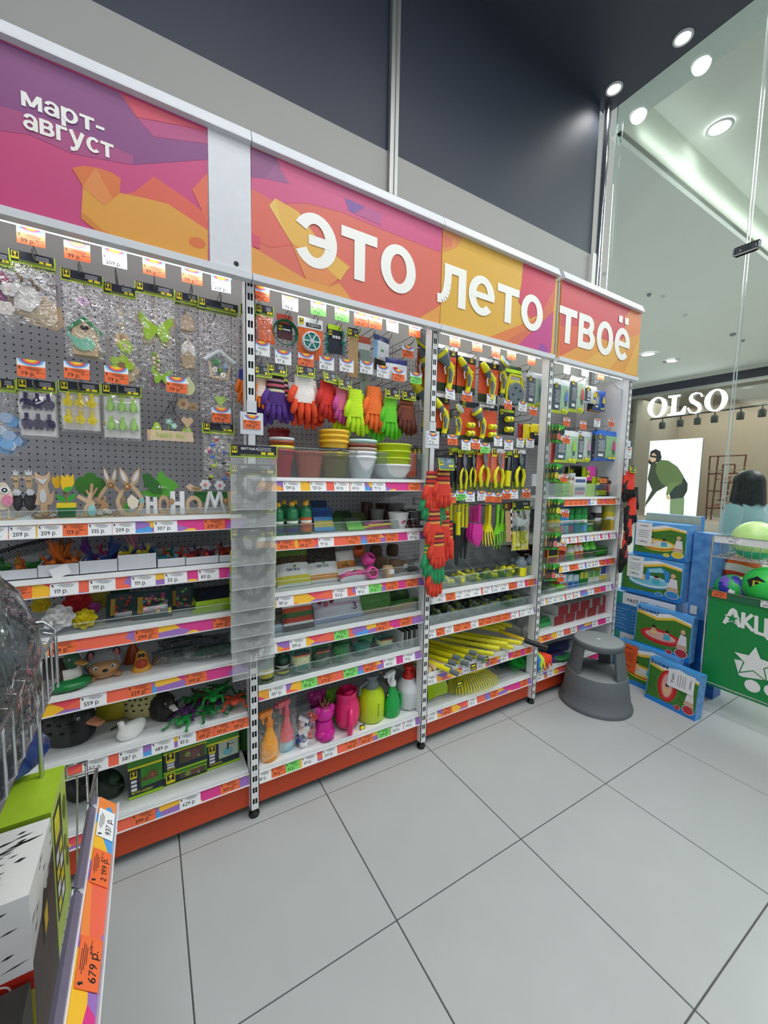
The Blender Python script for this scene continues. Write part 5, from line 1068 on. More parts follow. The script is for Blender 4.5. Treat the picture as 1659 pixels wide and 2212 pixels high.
for k, (a, b, t, y, m_) in enumerate(((840, 879, 1107, .1, SPK('d9dadb', 'f4f4f4')), (880, 918, 1105, .1, SPK('1c1c1e', '5a5a5c')), (780, 803, 1085, .28, SPK('3a2622', '5a3a34')), (800, 828, 1100, .2, SPK('6a6e6a', '8a8e8a')), (824, 846, 1103, .22, SPK('3a2224', '5a3034')), (836, 871, 1087, .3, SPK('77787a', '8a8b8d')), (812, 836, 1088, .33, SPK('3a2a24', '4a3a30')), (866, 896, 1100, .24, SPK('2a2a2c', '3a3a3c')))):
    x, w, h = slot(a, b, t, y, Z); r = w/2; o = thing('planter', ['white speckled planter with pink bee motif', 'black speckled planter in wire stand', 'dark brown tall planter at the back', 'grey planter with dark flower motif', 'maroon planter behind the white one', 'grey saucer-shaped planter on top at the back', 'small brown planter at the back', 'black planter behind the speckled pair'][k], 'planter', (x, y, Z))
    m = MB(); m.lathe([(r*.7, 0), (r*.74, .004), (r*.9, h*.7), (r*.97, h*.97), (r, h), (r*.9, h), (r*.86, h*.9), (r*.6, h*.3)], m_, 18); m.build('pot', o)
    if k < 2:
        m = MB()
        if k == 0: m.ell((-.002, -r*.86, h*.45), (.009, .003, .007), mat('d8487a', .4), 8, 5); m.ell((.008, -r*.86, h*.5), (.006, .003, .006), BLACK, 6, 4)
        else: flower(m, (0, -r*.88, h*.35), .013, PLAS, PLAS, 6, .002)
        m.build('motif', o)
    if k == 1:
        m = MB(); [m.tube([(s*r*.95, -r*.5, h*.9), (s*r*.72, -r*.7, 0)], .0016, CHROME, 5) for s in (-1, 1)]; m.tube([(-r*.95, -r*.5, h*.2), (0, -r*1.0, h*.18), (r*.95, -r*.5, h*.2)], .0014, CHROME, 5); m.build('wire_stand', o)
# ------------------------------------------------------------------ glove bay, third shelf: soil bags, twine
Z = Zs(1, 2)
def soilbag(name, label, px0, px1, pyt, Y, cols, word=None, tilt=-.45, tall=1.):
    x, w, h = slot(px0, px1, pyt, Y, Z); h = h/math.cos(tilt)*tall; o = thing(name, label, 'bag', (x, Y, Z+.002), (tilt, 0, 0))
    m = MB(); pillow(m, w*1.03, h, .06, lambda u, v: next(mat(c, r_, bump=b_, scale=90, var=v_) for lim, c, r_, b_, v_ in cols if v < lim), hash(name+label) % 89, 12, 16, .004); m.build('bag', o)
    if word:
        t = MB(); t.text(word, h*.085, mat('1c2a5a', .5, var=0), T((-w*.04, -.032, h*.36)), True); t.disc((0, -.032, h*.475), .006, mat('4a9a3a', .5), 10); t.build('print', o)
soilbag('soil_bag', 'clear fronted soil bag with yellow stripe printed FERTIKA', 600, 674, 1190, .12, [(.06, 'e6e8e2', .3, 0, .05), (.22, 'd8d23a', .3, 0, .1), (.54, 'e9ebe8', .3, 0, .04), (.75, '4a3a20', .4, 1, .5), (1.1, '5a7a2c', .35, .3, .3)], 'FERTIKA')
soilbag('bark_bag', 'bag of dark bark with orange stripe printed FERTIKA', 664, 735, 1184, .13, [(.06, 'eceeea', .3, 0, .05), (.2, 'e8982c', .3, 0, .1), (.52, 'eceeec', .3, 0, .04), (1.1, '2c2622', .35, 1, .5)], 'FERTIKA')
soilbag('white_soil_bag', 'white bag with orange band standing between the bark and pink pots', 722, 774, 1196, .16, [(.3, 'e6e4e0', .4, .1, .05), (.55, 'e8963c', .4, 0, .1), (1.1, 'ecece8', .4, .1, .05)], 'FERTIKA', -.5)
soilbag('white_soil_bag', 'white bag with pink band lying in front of the pink pots', 737, 798, 1228, .09, [(.2, 'e9e9e8', .4, .1, .05), (.5, 'e2328a', .4, 0, .1), (1.1, 'ecece8', .4, .1, .05)], 'FERTIKA', -.9, .8)
x = xat(582, .11, Z); soilbag('soil_bag', 'soil bag half hidden behind the pinwheel packs', 572, 606, 1210, .15, [(.25, 'd8d23a', .3, 0, .1), (1.1, '3a3a2c', .4, .6, .3)])
for k, (px, py, y, rx) in enumerate(((796, 1208, .13, .7), (802, 1240, .085, 1.3), (775, 1190, .22, .5))):
    p = at(px, py, y); o = thing('pink_pot', ['bright pink round pot tipped with its mouth to the front', 'bright pink pot lying with white price sticker', 'orange pot behind the pink ones'][k], 'flower pot', (p.x, y, max(Z+.032, p.z)), (rx, 0, .4-.5*k)); C_ = mat(['ea4fa8', 'ec52aa', 'c8602c'][k], .3)
    m = MB(); m.lathe([(.018, -.03), (.03, -.022), (.034, 0), (.03, .018), (.024, .026), (.02, .026), (.022, .015), (.02, -.02)], C_, 18); m.build('pot', o)
    if k == 1: MB().box((0, -.001, -.0318), (.022, .03, .001), PAPER).build('sticker', o)
for k, (px, py, y, r, c) in enumerate(((837, 1243, .085, .03, 'c9ab84'), (853, 1222, .15, .036, '8a6f58'), (867, 1222, .16, .03, '7f664f'), (823, 1205, .24, .036, '8f745c'), (812, 1190, .3, .034, '6a5240'), (848, 1190, .3, .034, '5f4a3a'))):
    p = at(px, py, y); zz = Z if k < 3 else Z+.055*(k > 3); o = thing('twine_ball', ['pale jute twine cone in clear wrap at the front', 'brown jute twine cone in the middle', 'brown jute twine cone with white label', 'brown jute twine cone behind the pink pot', 'dark jute twine cone at the top left of the pile', 'dark jute twine cone at the top right of the pile'][k], 'twine', (p.x, y, zz), None, 'jute twine')
    m = MB(); m.lathe([(r*.8, 0), (r, r*.3), (r*1.02, r*1.4), (r*.8, r*1.9), (r*.3, r*2)], mat(c, .9, bump=1, scale=160, var=.25), 14); m.build('twine', o)
    if k in (0, 2): MB().box((.006, -r*1.03, r*1.1), (r*.9, .002, r*.8), mat('d5d8dc', .4)).build('label_patch', o)
flatpack('black_ties_pack', 'black cable ties pack at the right end of the third shelf', 880, 914, 1213, .12, Z, ['1c1c1e', '4a4d50', '2a2c2e'], -.7)
# ------------------------------------------------------------------ glove bay, fourth shelf
Z = Zs(1, 3)
flatpack('seed_carton', 'black and white pack with vegetable picture', 613, 680, 1303, .10, Z, ['2a2a2a', 'e2e4e2', 'c8502c', '3a6a2c', 'b8402c', 'e4e6e4', '3a3a3a'], -.35, th=.03)
soilbag.__globals__['Z'] = Z
soilbag('flower_soil_bag', 'white soil bag with purple orchids and the number 3', 680, 786, 1291, .13, [(.12, 'a8b4d8', .35, 0, .1), (.5, 'd5d8e2', .35, .1, .06), (.62, 'c9b4c8', .35, .2, .3), (1.1, 'dcdfe8', .35, .1, .06)], None, -.5)
p = at(774, 1325, .08); t = MB(); t.text('3', .05, mat('6a1f4a', .5, var=0)); o_ = [q for q in D.objects if q.name.startswith('flower_soil_bag')][0]; t.build('print', o_, (.065, -.036, .035))
m = MB()
for i in range(9): flower(m, (-.1+.03*(i % 3)+.02*(i//6), -.028-.001*i, .09+.018*(i//3)-.01*(i % 2)), .012, mat(['8a2a4a', 'a83a5a', '7a2440'][i % 3], .5), mat('e0c0c8', .5), 5, .002)
m.build('orchid_print', o_)
soilbag('grass_bag', 'green mesh bag of grass seed', 780, 850, 1286, .14, [(.2, 'a8986a', .6, 1, .3), (.5, '4f8a3c', .5, .5, .3), (1.1, '5f9a4c', .4, .4, .3)], None, -.5)
soilbag('grass_bag', 'green mesh bag with pale straw roots at the right end', 842, 910, 1300, .12, [(.45, 'b39a6c', .7, 1, .3), (1.1, '3a7a30', .5, .5, .4)], None, -.7)
soilbag('grass_bag', 'shaded green bag behind the grass seed', 828, 900, 1278, .25, [(1.1, '35602c', .5, .6, .4)], None, -.3)
soilbag('peat_bag', 'pale blue wrapped peat block half hidden behind the pinwheel packs', 572, 612, 1330, .12, [(.4, 'a8c4d0', .35, .2, .1), (1.1, '5a5a4a', .4, .5, .3)], None, -.4)
# ------------------------------------------------------------------ glove bay, fifth shelf: liquid feed, bird food nets
Z = Zs(1, 4)
bottle('feed_bottle', 'dark green bottle with yellow flower label at the front left', 556, 592, 1412, .085, '1f5a44', '163f30', 'a8a03a', Z, None, .08, .5, cat='bottle', lab2='1a2a1c')
bottle('feed_bottle', 'dark green bottle with black label beside the first', 594, 626, 1406, .12, '1c4f3c', '163f30', '1c2420', Z, None, .08, .5, cat='bottle', lab2='d8d83a')
for k, (a, b, t, y, c, c2) in enumerate(((628, 672, 1397, .085, '1f8a74', 'cfe0a0'), (672, 713, 1391, .1, '2c7a3c', '2a4a34'), (718, 756, 1392, .1, '2f8a44', '2f8a44'), (716, 760, 1378, .2, '2f7a44', '2a6a3a'), (762, 800, 1385, .12, '2a8a74', '2a7a60'), (770, 812, 1374, .17, '3a9a5a', '4aa86a'), (812, 848, 1370, .12, '1f7a6a', 'd0d8a0'))):
    x, w, h = slot(a, b, t, y, Z); o = thing('rope_coil_bag', ['teal rope coil with flowery label, leftmost of the rope bags', 'green rope coil with dark label, second of the rope bags', 'green rope coil tied with white ribbon', 'green rope coil at the back of the rope bags', 'teal rope coil low in the middle', 'light green netted rope coil on top', 'teal rope coil with flowery label, rightmost of the rope bags'][k], 'rope', (x, y, Z+(.02 if k in (3, 5) else 0)), (0, 0, .1*(k % 3-1)), 'bagged rope coils')
    h = max(h*.96, .05); m = MB(); pillow(m, w*.95, h, .055, lambda u, v: (mat(c2, .45, var=.5, scale=90) if .42 < v < .75 and k in (0, 1, 6) else mat(c, .7, bump=1, scale=130)), k+50, rg=.004); m.build('rope', o)
    if k in (0, 1, 6): mm = MB(); mm.box((0, -.024, h*.86), (w*.7, .008, h*.18), mat('202a2c', .4)); mm.box((0, -.0275, h*.78), (w*.7, .003, h*.05), mat('d8602c', .4)); mm.build('label_patch', o)
    m = MB(); pouch(m, w, h*1.03, .035, film(alpha=.02, rough=.1, bump=.6, scale=40, refl=.2), k+60, back=False); m.build('plastic_bag', o, (0, -.004, h*1.02))
for i in range(12):
    x = xat(852+4.8*i, .16, Z); m = MB(); m.bbox((0, 0, .045), (.006, .2, .088), mat(['d9dcd8', '5a5f5c', 'b4bab6', '3a3f3c'][i % 4], .5), .003); tag(m.build('kneeling_mat', None, (x, .175, Z), (0, 0, 0)), 'thin grey striped mat standing on edge, %s from the left' % ORD[i], 'mat', 'mats standing on edge')
# ------------------------------------------------------------------ glove bay, bottom shelf: sprayers and watering cans
Z = Zs(1, 5)
def sprayer(name, label, px0, px1, pyt, Y, body, head, bag=False, shape=0, sy=.8, grp=None, foot=None):
    x, w, h = slot(px0, px1, pyt, Y, Z); r = w/2*.92; o = thing(name, label, 'sprayer', (x, Y, Z), (0, 0, .3), grp); B = mat(body, .3)
    pr = {0: [(r*.85, 0), (r, .006), (r, h*.2), (r*.9, h*.34), (r*.55, h*.5), (r*.38, h*.6), (r*.36, h*.68)], 1: [(r*.9, 0), (r, .008), (r*.99, h*.3), (r*.8, h*.45), (r*.45, h*.58), (r*.33, h*.66), (r*.33, h*.7)]}[shape]
    m = MB(); m.lathe(pr, B if not foot else [mat(foot, .3)]*2+[B]*(len(pr)-3), 18, sq=sy); m.build('bottle_body', o)
    hm = mat(head, .35); m = MB(); m.lathe([(r*.42, h*.66), (r*.42, h*.75), (r*.3, h*.77)], hm, 12); m.box((-.004, 0, h*.86), (.018, .02, h*.2), hm); m.box((-.018, 0, h*.93), (.06, .018, h*.09), hm); m.loft([((-.05, 0, h*.93), Vector((0, .006, 0)), Vector((0, 0, .006))), ((-.062, 0, h*.93), Vector((0, .009, 0)), Vector((0, 0, .009)))], 10, hm)
    hd = m.build('spray_head', o); m = MB(); m.tube([(-.02, 0, h*.9), (-.034, 0, h*.82), (-.028, 0, h*.74)], [.006, .005, .004], hm, 6); m.build('trigger', hd)
    if bag: m = MB(); pouch(m, w*1.25, h*1.0, r*1.1, film(alpha=.015, rough=.08, bump=.5, scale=22, refl=.2), 70, back=False); m.build('plastic_bag', o, (0, -r*.3, h*1.0))
    return o, r, h
sprayer('spray_bottle', 'orange spray bottle in clear bag', 560, 604, 1530, .095, 'f2a01c', 'e8861c', True)
sprayer('spray_bottle', 'coral pink spray bottle with pale blue foot in clear bag', 601, 637, 1508, .12, 'e8707a', 'e0606c', True, 0, foot='8cc4d4')
o = thing('sprayer_head_bag', 'clear bag of blue white and red sprayer heads', 'bag', (xat(664, .1, Z), .1, Z))
m = MB(); rnd = random.Random(4)
for i in range(7):
    q = (rnd.uniform(-.03, .03), rnd.uniform(-.01, .03), .018+.02*i); c = mat(['e6e8ea', '1f3a8a', 'c8322a', 'f0f0f0', '2a4aa0', 'e0e2e4', 'c02c28'][i], .35); X = T(q) @ RY(rnd.uniform(-.9, .9)) @ RZ(rnd.uniform(0, 3)); m.box((0, 0, 0), (.05, .016, .016), c, X); m.lathe([(.011, -.03), (.011, -.012), (.007, -.01)], c, 10, X)
m.build('sprayer_heads', o); m = MB(); pouch(m, .085, .17, .035, film(alpha=.03, rough=.08, bump=.7, scale=30, refl=.4), 77, back=False); m.build('plastic_bag', o, (0, -.005, .17))
def frog_can(label, px0, px1, pyt, Y, c, crown=True):
    x, w, h = slot(px0, px1, pyt, Y, Z); h *= .86 if crown else 1; r = w/2*.95; C_ = mat(c, .3); o = thing('frog_watering_can', label, 'watering can', (x, Y, Z))
    m = MB(); m.lathe([(r*.8, 0), (r*.95, .01), (r*.85, h*.3), (r*.72, h*.55)], C_, 16, sq=.8); m.ell((0, -r*.1, h*.16), (r*.98, r*.85, h*.16), C_, 16, 8); m.build('body', o)
    m = MB(); m.ell((0, 0, h*.74), (r*.92, r*.75, h*.24), C_, 16, 10)
    for s in (-1, 1): m.ell((s*r*.68, 0, h*.86), (r*.36, r*.34, h*.14), C_, 12, 8)
    hd = m.build('head', o)
    if crown:
        g = mat('9a7a3a', .3, .6); m = MB(); m.lathe([(r*.34, h*.94), (r*.36, h*.98), (r*.34, h*.98), (r*.33, h*.94)], g, 14)
        for i in range(5): a = 2*PI*i/5; m.tube([(r*.34*math.cos(a), r*.34*math.sin(a), h*.97), (r*.46*math.cos(a), r*.46*math.sin(a), h*1.12)], [.004, .002], g, 5); m.ell((r*.46*math.cos(a), r*.46*math.sin(a), h*1.13), (.004,)*3, g, 6, 4)
        m.build('crown', hd)
    m = MB(); m.loft([((0, -r*.7, h*.02), r*.7, .012), ((0, -r*.9, h*.16), r*.5, .02), ((0, -r*.8, h*.3), r*.2, .012)], 12, C_); m.build('feet', o)
frog_can('magenta frog watering can with crown', 678, 723, 1512, .115, 'd0229a')
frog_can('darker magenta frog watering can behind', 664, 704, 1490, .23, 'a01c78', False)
frog_can('green frog watering can behind the rose', 700, 740, 1486, .24, '6ab02a', False)
x, w, h = slot(722, 776, 1489, .13, Z); o = thing('rose_watering_can', 'hot pink rose-shaped watering can with green sepals', 'watering can', (x, .13, Z)); r = w/2*.92; C_ = mat('e82a74', .35)
m = MB(); m.lathe([(r*.5, .006), (r*.85, h*.12), (r, h*.35), (r*.95, h*.6), (r*.75, h*.8)], C_, 18); m.build('body', o)
for i, (rr, a0, hh) in enumerate(((.8, 0, .95), (.66, 2, .98), (.5, 4, 1.0), (.3, 1, 1.0))):
    m = MB(); m.sheet(lambda u, v: (r*rr*(1+.1*v)*math.cos(a0+u*4.6), r*rr*(1+.1*v)*math.sin(a0+u*4.6), h*(.62+(hh-.62)*v+.03*math.sin(u*9))), 14, 3, C_); m.build('petal', o)
m = MB(); m.tube([(-r*.1, -r*.85, h*.62), (-r*.35, -r*1.35, h*.56), (-r*.4, -r*1.4, h*.3), (-r*.25, -r*1.05, h*.05)], [.011, .012, .013, .014], C_, 10); m.build('handle', o)
m = MB()
for i in range(6): a = 2*PI*i/6; m.add([(r*.4*math.cos(a-.4), r*.4*math.sin(a-.4), .004), (r*.4*math.cos(a+.4), r*.4*math.sin(a+.4), .004), (r*1.12*math.cos(a), r*1.12*math.sin(a), h*.2)], [(0, 1, 2)], mat('6ab83a', .4))
m.build('sepals', o)
m = MB(); m.box((0, 0, .018), (.03, .0015, .034), mat('1c2014', .5)); m.box((0, -.001, .022), (.022, .001, .014), YEL); m.box((0, -.001, .006), (.03, .001, .004), LIME); tag(m.build('hang_tag', None, (xat(783, .072, Z), .069, Z-.012), (-.2, 0, .1)), 'black and yellow swing tag of the rose can over the shelf edge', 'label')
x, w, h = slot(772, 830, 1455, .14, Z); o = thing('pressure_sprayer', 'lime green pressure sprayer with grey pump head', 'sprayer', (x, .145, Z), (0, 0, .25)); r = w/2*.9; L_ = mat('c3e01c', .3); g = mat('6f7d80', .4)
m = MB(); m.lathe([(r*.85, 0), (r, .008), (r, h*.48), (r*.85, h*.62), (r*.5, h*.7), (r*.46, h*.74)], L_, 20); m.build('tank', o)
m = MB(); m.lathe([(r*.56, h*.7), (r*.56, h*.78), (r*.42, h*.86), (r*.36, h*.9), (r*.5, h*.93), (r*.5, h*.97)], g, 14); m.tube([(r*.3, 0, h*.9), (r*.75, 0, h*.92), (r*.9, 0, h*.9)], [.009, .008, .006], g, 8); pm = m.build('pump_head', o)
m = MB(); m.lathe([(.006, 0), (.006, .012)], mat('e08a2c', .4), 8, T((r*.9, 0, h*.9)) @ RY(PI/2)); m.build('nozzle', pm); m = MB(); m.tube([(-r*.4, 0, h*.84), (-r*1.05, 0, h*.8), (-r*1.15, 0, h*.62)], [.008, .007, .006], g, 8); m.build('lever', o)
m = MB(); m.box((r*.45, -r*.82, h*.55), (.03, .004, .03), INK, RY(.3)); m.box((r*.45, -r*.86, h*.555), (.022, .002, .012), PAPER, RY(.3)); m.box((-r*.2, -r*.985, h*.3), (.001, .001, h*.3), INK)
for i in range(4): m.box((-r*.15, -r*.99, h*(.18+.08*i)), (.01, .001, .001), INK)
m.build('scale_print', o)
o, r, h = sprayer('spray_bottle', 'bright green spray bottle with white head', 828, 864, 1447, .11, '17a84a', 'eceeee', False, 1); m = MB(); m.tube([(r*.5, -r*.3, h*.5), (r*1.0, -r*.4, h*.42), (r*1.05, -r*.4, h*.18), (r*.9, -r*.4, h*.1)], .006, mat('17a84a', .3), 8); m.build('handle', o)
x, w, h = slot(859, 903, 1438, .13, Z); o = thing('pressure_sprayer', 'white pressure sprayer with red pump handle', 'sprayer', (x, .135, Z), (0, 0, .2)); r = w/2*.95; Wm = mat('e4e8ea', .3)
m = MB(); m.lathe([(r*.75, .006), (r*.9, .01), (r, h*.42), (r*1.03, h*.44), (r*1.0, h*.48), (r*.85, h*.6), (r*.45, h*.72)], Wm, 20)
for i in range(6): a = 2*PI*i/6; m.ell((r*.75*math.cos(a), r*.75*math.sin(a), .006), (.008, .008, .006), Wm, 6, 4)
m.build('tank', o); R_ = mat('d0241c', .3); m = MB(); m.lathe([(r*.5, h*.7), (r*.46, h*.82), (r*.3, h*.84), (r*.3, h*.92), (r*.45, h*.95), (r*.4, h*1.0)], R_, 14); pm = m.build('pump_head', o)
m = MB(); m.tube([(r*.3, -.01, h*.88), (r*.75, -.014, h*.84), (r*.8, -.014, h*.4)], [.01, .01, .008], R_, 6); m.build('lever', pm)
# ------------------------------------------------------------------ hose bay: hooks
hookrow('983,738,o,403 1031,749,o,339 1071,762,o,399 1105,767,o,99 1148,779,o,229', 'hose bay top row')
hookrow('973,852,w,365 1009,857,o,149 1061,863,w,425 1098,875,o,129 1129,879,w,129 1152,888,o,129', 'hose bay second row')
hookrow('978,951,o,229 1007,962,w,307 1028,960,o,429 1048,969,g,49 1076,954,w,475 1099,962,w,459 1124,957,w,429 1145,958,w,409', 'hose bay third row')
hookrow('974,1077,o,99 996,1071,g,49 1016,1074,w,265 1040,1072,w,357 1057,1075,o,149 1075,1076,o,169 1095,1069,o,109 1111,1068,w,129 1137,1066,o,199', 'hose bay fourth row')
NZY = mat('e6e21c', .35); NZG = mat('6b7a82', .45); OCARD = mat('dd5a34', .5, var=.35, scale=120); DCARD = mat('23262e', .45)
def nozzle(o, s, kind):
    """pistol hose nozzle, head up left, handle down; origin at the bend, s = length"""
    m = MB()
    if kind == 'shower':
        m.lathe([(.012*s, -.02*s), (.06*s, 0), (.19*s, .02*s), (.19*s, .07*s), (.15*s, .075*s)], [NZG, NZG, NZY, NZG], 18, T((-.1*s, -.1*s, .36*s)) @ RX(1.1)); m.tube([(-.08*s, -.02*s, .30*s), (0, 0, .1*s), (.02*s, 0, 0)], [.07*s, .075*s, .08*s], NZG, 10)
    elif kind == 'cone':
        m.lathe([(.075*s, -.1*s), (.14*s, .12*s), (.17*s, .2*s), (.17*s, .3*s), (.13*s, .32*s)], [NZG, NZG, NZY, NZG], 16, T((-.06*s, 0, .12*s)) @ RY(-.75)); 
    else:
        m.lathe([(.08*s, -.05*s), (.085*s, .12*s), (.1*s, .14*s), (.07*s, .36*s), (.05*s, .38*s)], [NZG, NZG, NZY, NZY], 14, T((-.04*s, 0, .1*s)) @ RY(-.75))
    hd = m.build('nozzle_head', o)
    m = MB(); m.tube([(-.06*s, 0, .14*s), (.05*s, 0, .04*s), (.09*s, 0, -.1*s), (.06*s, 0, -.36*s), (.02*s, 0, -.5*s)], [.09*s, .1*s, .1*s, .085*s, .09*s], NZY, 10, flat=.8); m.tube([(.02*s, -.045*s, -.02*s), (.05*s, -.05*s, -.14*s), (.03*s, -.05*s, -.36*s)], [.03*s, .055*s, .04*s], NZG, 8); m.tube([(.02*s, 0, -.5*s), (.0, 0, -.58*s)], .06*s, NZG, 10); m.build('handle', o)
    m = MB(); m.tube([(-.07*s, 0, .08*s), (-.11*s, 0, -.02*s), (-.07*s, 0, -.16*s)], .022*s, PLAS, 6); m.build('trigger', o)
def nozzle_card(label, px0, px1, py0, py1, Y, kind, card=True, rz=0, cw=1.):
    o, w, h = hang('hose_nozzle', label, 'hose nozzle', px0, px1, py0, py1, Y, None, rz)
    if card:
        m = MB(); H = h*1.05; W = w*1.25*cw; m.box((.01, .012, .03), (W, .003, .02), PAPER); m.box((.01, .012, .004), (W, .003, .034), DCARD); m.box((.01, .012, -H*.42), (W, .003, H*.72), OCARD); m.box((.01, .0118, -H*.88), (W, .003, H*.22), mat('2f3f2a', .5, var=.5, scale=60)); logo(m, W*.34, .009, .008, .018)
        for i in range(6): m.box((W*(.24+.16*(i % 2)), .0098, -H*.3-.02*(i//2)), (W*.12, .0005, .014), YEL)
        m.build('backing_card', o)
    q = thing.__globals__['T']; n0 = len(D.objects)
    nozzle(o, h*1.15, kind)
    for ch in o.children:
        if not ch.name.startswith('backing'): ch.location = (-.0, -.012, -h*.42)
    return o
nozzle_card('yellow and grey nozzle with wide ringed head, leftmost in the top row', 948, 984, 762, 842, .12, 'cone')
nozzle_card('yellow pistol nozzle with pointed tip, second in the top row', 990, 1024, 778, 848, .12, 'tip')
nozzle_card('yellow pistol nozzle with pointed tip, third in the top row', 1040, 1074, 790, 866, .11, 'tip')
nozzle_card('nozzle with round grey shower face and yellow ring', 1066, 1098, 786, 852, .14, 'shower', True, .2)
o, w, h = hang('hose_reel', 'lime yellow hose holder with round grey plate', 'hose holder', 1094, 1133, 812, 876, .12)
m = MB(); m.tube([(-w*.3, 0, 0), (w*.3, 0, 0), (w*.42, 0, -h*.35), (w*.46, 0, -h*.9)], .008, NZY, 6); m.tube([(-w*.3, 0, 0), (-w*.42, 0, -h*.35), (-w*.46, 0, -h*.9)], .008, NZY, 6); m.box((0, .004, -h*.55), (w*.9, .006, h*.8), NZY); m.build('frame', o); m = MB(); m.lathe([(w*.44, 0), (w*.44, .012), (w*.4, .016)], NZG, 22, T((0, 0, -h*.62)) @ RX(PI/2)); m.build('plate', o)
m = MB(); [m.lathe([(.007, 0), (.007, .003)], DCARD, 8, T((w*.22*math.cos(a), -.016, -h*.62+w*.22*math.sin(a))) @ RX(PI/2)) for a in (.6, 1.9, 3.4, 5.2)]; m.build('bosses', o)
m = MB(); m.box((0, .02, .03), (w*.9, .003, .06), mat('24401f', .5, var=.5, scale=60)); m.box((0, .018, .03), (w*.9, .001, .02), LIME); m.build('backing_card', o)
def rainpack(label, px0, px1, py0, py1, Y, base, pic, text='8a94a0', coat='6f8fd0', strip='c8dc3a', rz=0, hole=True):
    o, w, h = hang('raincoat_pack', label, 'raincoat pack', px0, px1, py0, py1, Y, None, rz)
    m = MB(); pillow(m, w, h, .02, lambda u, v: mat(strip, .3) if v < .1 else (mat(base, .25, var=.05) if v > .86 else (mat('5d6874', .3) if u < .42 else mat(pic, .35, var=.25, scale=40))), hash(label) % 83, 12, 12, .0015); m.build('pouch', o, (0, 0, -h))
    m = MB(); C_ = mat(coat, .5); x = w*.24; y = -.0125
    m.prism([(x-.018, -h*.62), (x+.018, -h*.62), (x+.012, -h*.4), (x+.006, -h*.34), (x-.006, -h*.34), (x-.012, -h*.4)], y-.001, y, C_); m.disc((x, y-.001, -h*.31), .007, mat('c9a48c', .6), 10); [m.box((x+s*.006, y, -h*.7), (.006, .001, h*.14), mat('3a4656', .5)) for s in (-1, 1)]
    m.build('figure_print', o)
    m = MB(); logo(m, -w*.36, y-.001, -h*.2, .022)
    for i in range(8): m.box((-w*.27, y-.0004, -h*(.36+.045*i)), (w*(.28-.03*(i % 3)), .0006, .0026), PAPER)
    m.box((-w*.3, y-.0004, -h*.82), (w*.2, .0006, h*.08), PAPER); [m.box((w*(.1+.16*i), y, -h*.9), (w*.12, .001, h*.07), YEL) for i in range(2)]
    m.build('text_print', o)['kind'] = 'stuff'
    return o
rainpack('pale blue raincoat pack at the right of the hose nozzles', 1137, 1180, 806, 880, .12, 'dfe9ee', 'a9c8b4')
for k, (a, b, t, bt, kind, y, r) in enumerate(((944, 968, 866, 938, 'tip', .11, 0), (972, 999, 886, 942, 'shower', .1, .3))):
    nozzle_card(['grey and yellow pistol nozzle beside the post, second row', 'slim yellow watering wand with round grey face'][k], a, b, t, bt, y, kind, k == 0, r)
nozzle_card('long grey shower wand with yellow trigger seen behind the post', 905, 928, 745, 860, .27, 'shower', True)
nozzle_card('grey and yellow spray gun hanging low behind the post', 900, 930, 830, 925, .24, 'tip', False)
o, w, h = hang('nozzle_set', 'boxed set of nozzle and four yellow connectors', 'hose set', 996, 1078, 872, 952, .12)
m = MB(); m.box((0, .012, -.012), (w, .003, .03), DCARD); m.box((0, .0121, -h*.55), (w, .003, h*.8), OCARD); logo(m, -w*.4, .009, -.014, .026); m.box((w*.2, .0095, -.006), (w*.4, .0006, .014), PAPER); m.text('НАБОР', .014, PAPER, T((-.01, .0095, -.024))); m.box((0, .0118, -h*.95), (w, .003, h*.14), mat('38452c', .5, var=.5, scale=60)); m.build('backing_card', o)
nozzle(o, h*.9, 'cone')
for ch in o.children:
    if not ch.name.startswith('backing'): ch.location = (-.0, -.012, -h*.5)
def connector(o, x, z, rz=1.57, s=1.):
    m = MB(); m.lathe([(.011*s, -.02*s), (.013*s, -.018*s), (.013*s, -.002*s), (.009*s, 0), (.013*s, .002*s), (.013*s, .018*s), (.011*s, .02*s), (.006*s, .02*s)], [NZY, NZY, NZG, NZG, NZY, NZY, NZG], 12, RY(rz)); return m.build('connector', o, (x, -.014, z))
for x, z in ((-w*.28, -h*.62), (-w*.28, -h*.84), (w*.3, -h*.6), (w*.3, -h*.82)): connector(o, x, z, 1.5, 1.2)
o, w, h = hang('connector_card', 'card with two yellow hose connectors', 'hose set', 1080, 1114, 884, 946, .12)
m = MB(); m.box((0, .006, -h*.4), (w, .003, h*1.0), DCARD); m.box((0, .0055, -.01), (w*.9, .003, .014), LIME); logo(m, -w*.34, .003, -.02, .02); m.build('backing_card', o); connector(o, 0, -h*.36, 1.5, 1.3); connector(o, 0, -h*.72, 1.5, 1.3)
for k, (a, b, c, y) in enumerate(((1118, 1142, '9a2a2c', .14), (1130, 1150, 'd8c81c', .12), (1146, 1172, 'e0cc1c', .1))):
    o, w, h = hang('apron_pack', ['dark red folded pack behind the yellow ones', 'yellow folded pack, left of the two', 'yellow folded pack with dark label, right of the two'][k], 'pack', a, b, 916, 962, y); m = MB(); pillow(m, w, h, .03, lambda u, v: mat('2c3038', .4) if v < .6 and k == 2 else mat(c, .35), 91+k, rg=.004); m.build('pouch', o, (0, 0, -h))
    if k == 2: m = MB(); logo(m, -w*.25, -.018, -h*.45, .02); m.box((w*.15, -.018, -h*.5), (w*.5, .0006, .008), PAPER); m.build('label_patch', o)
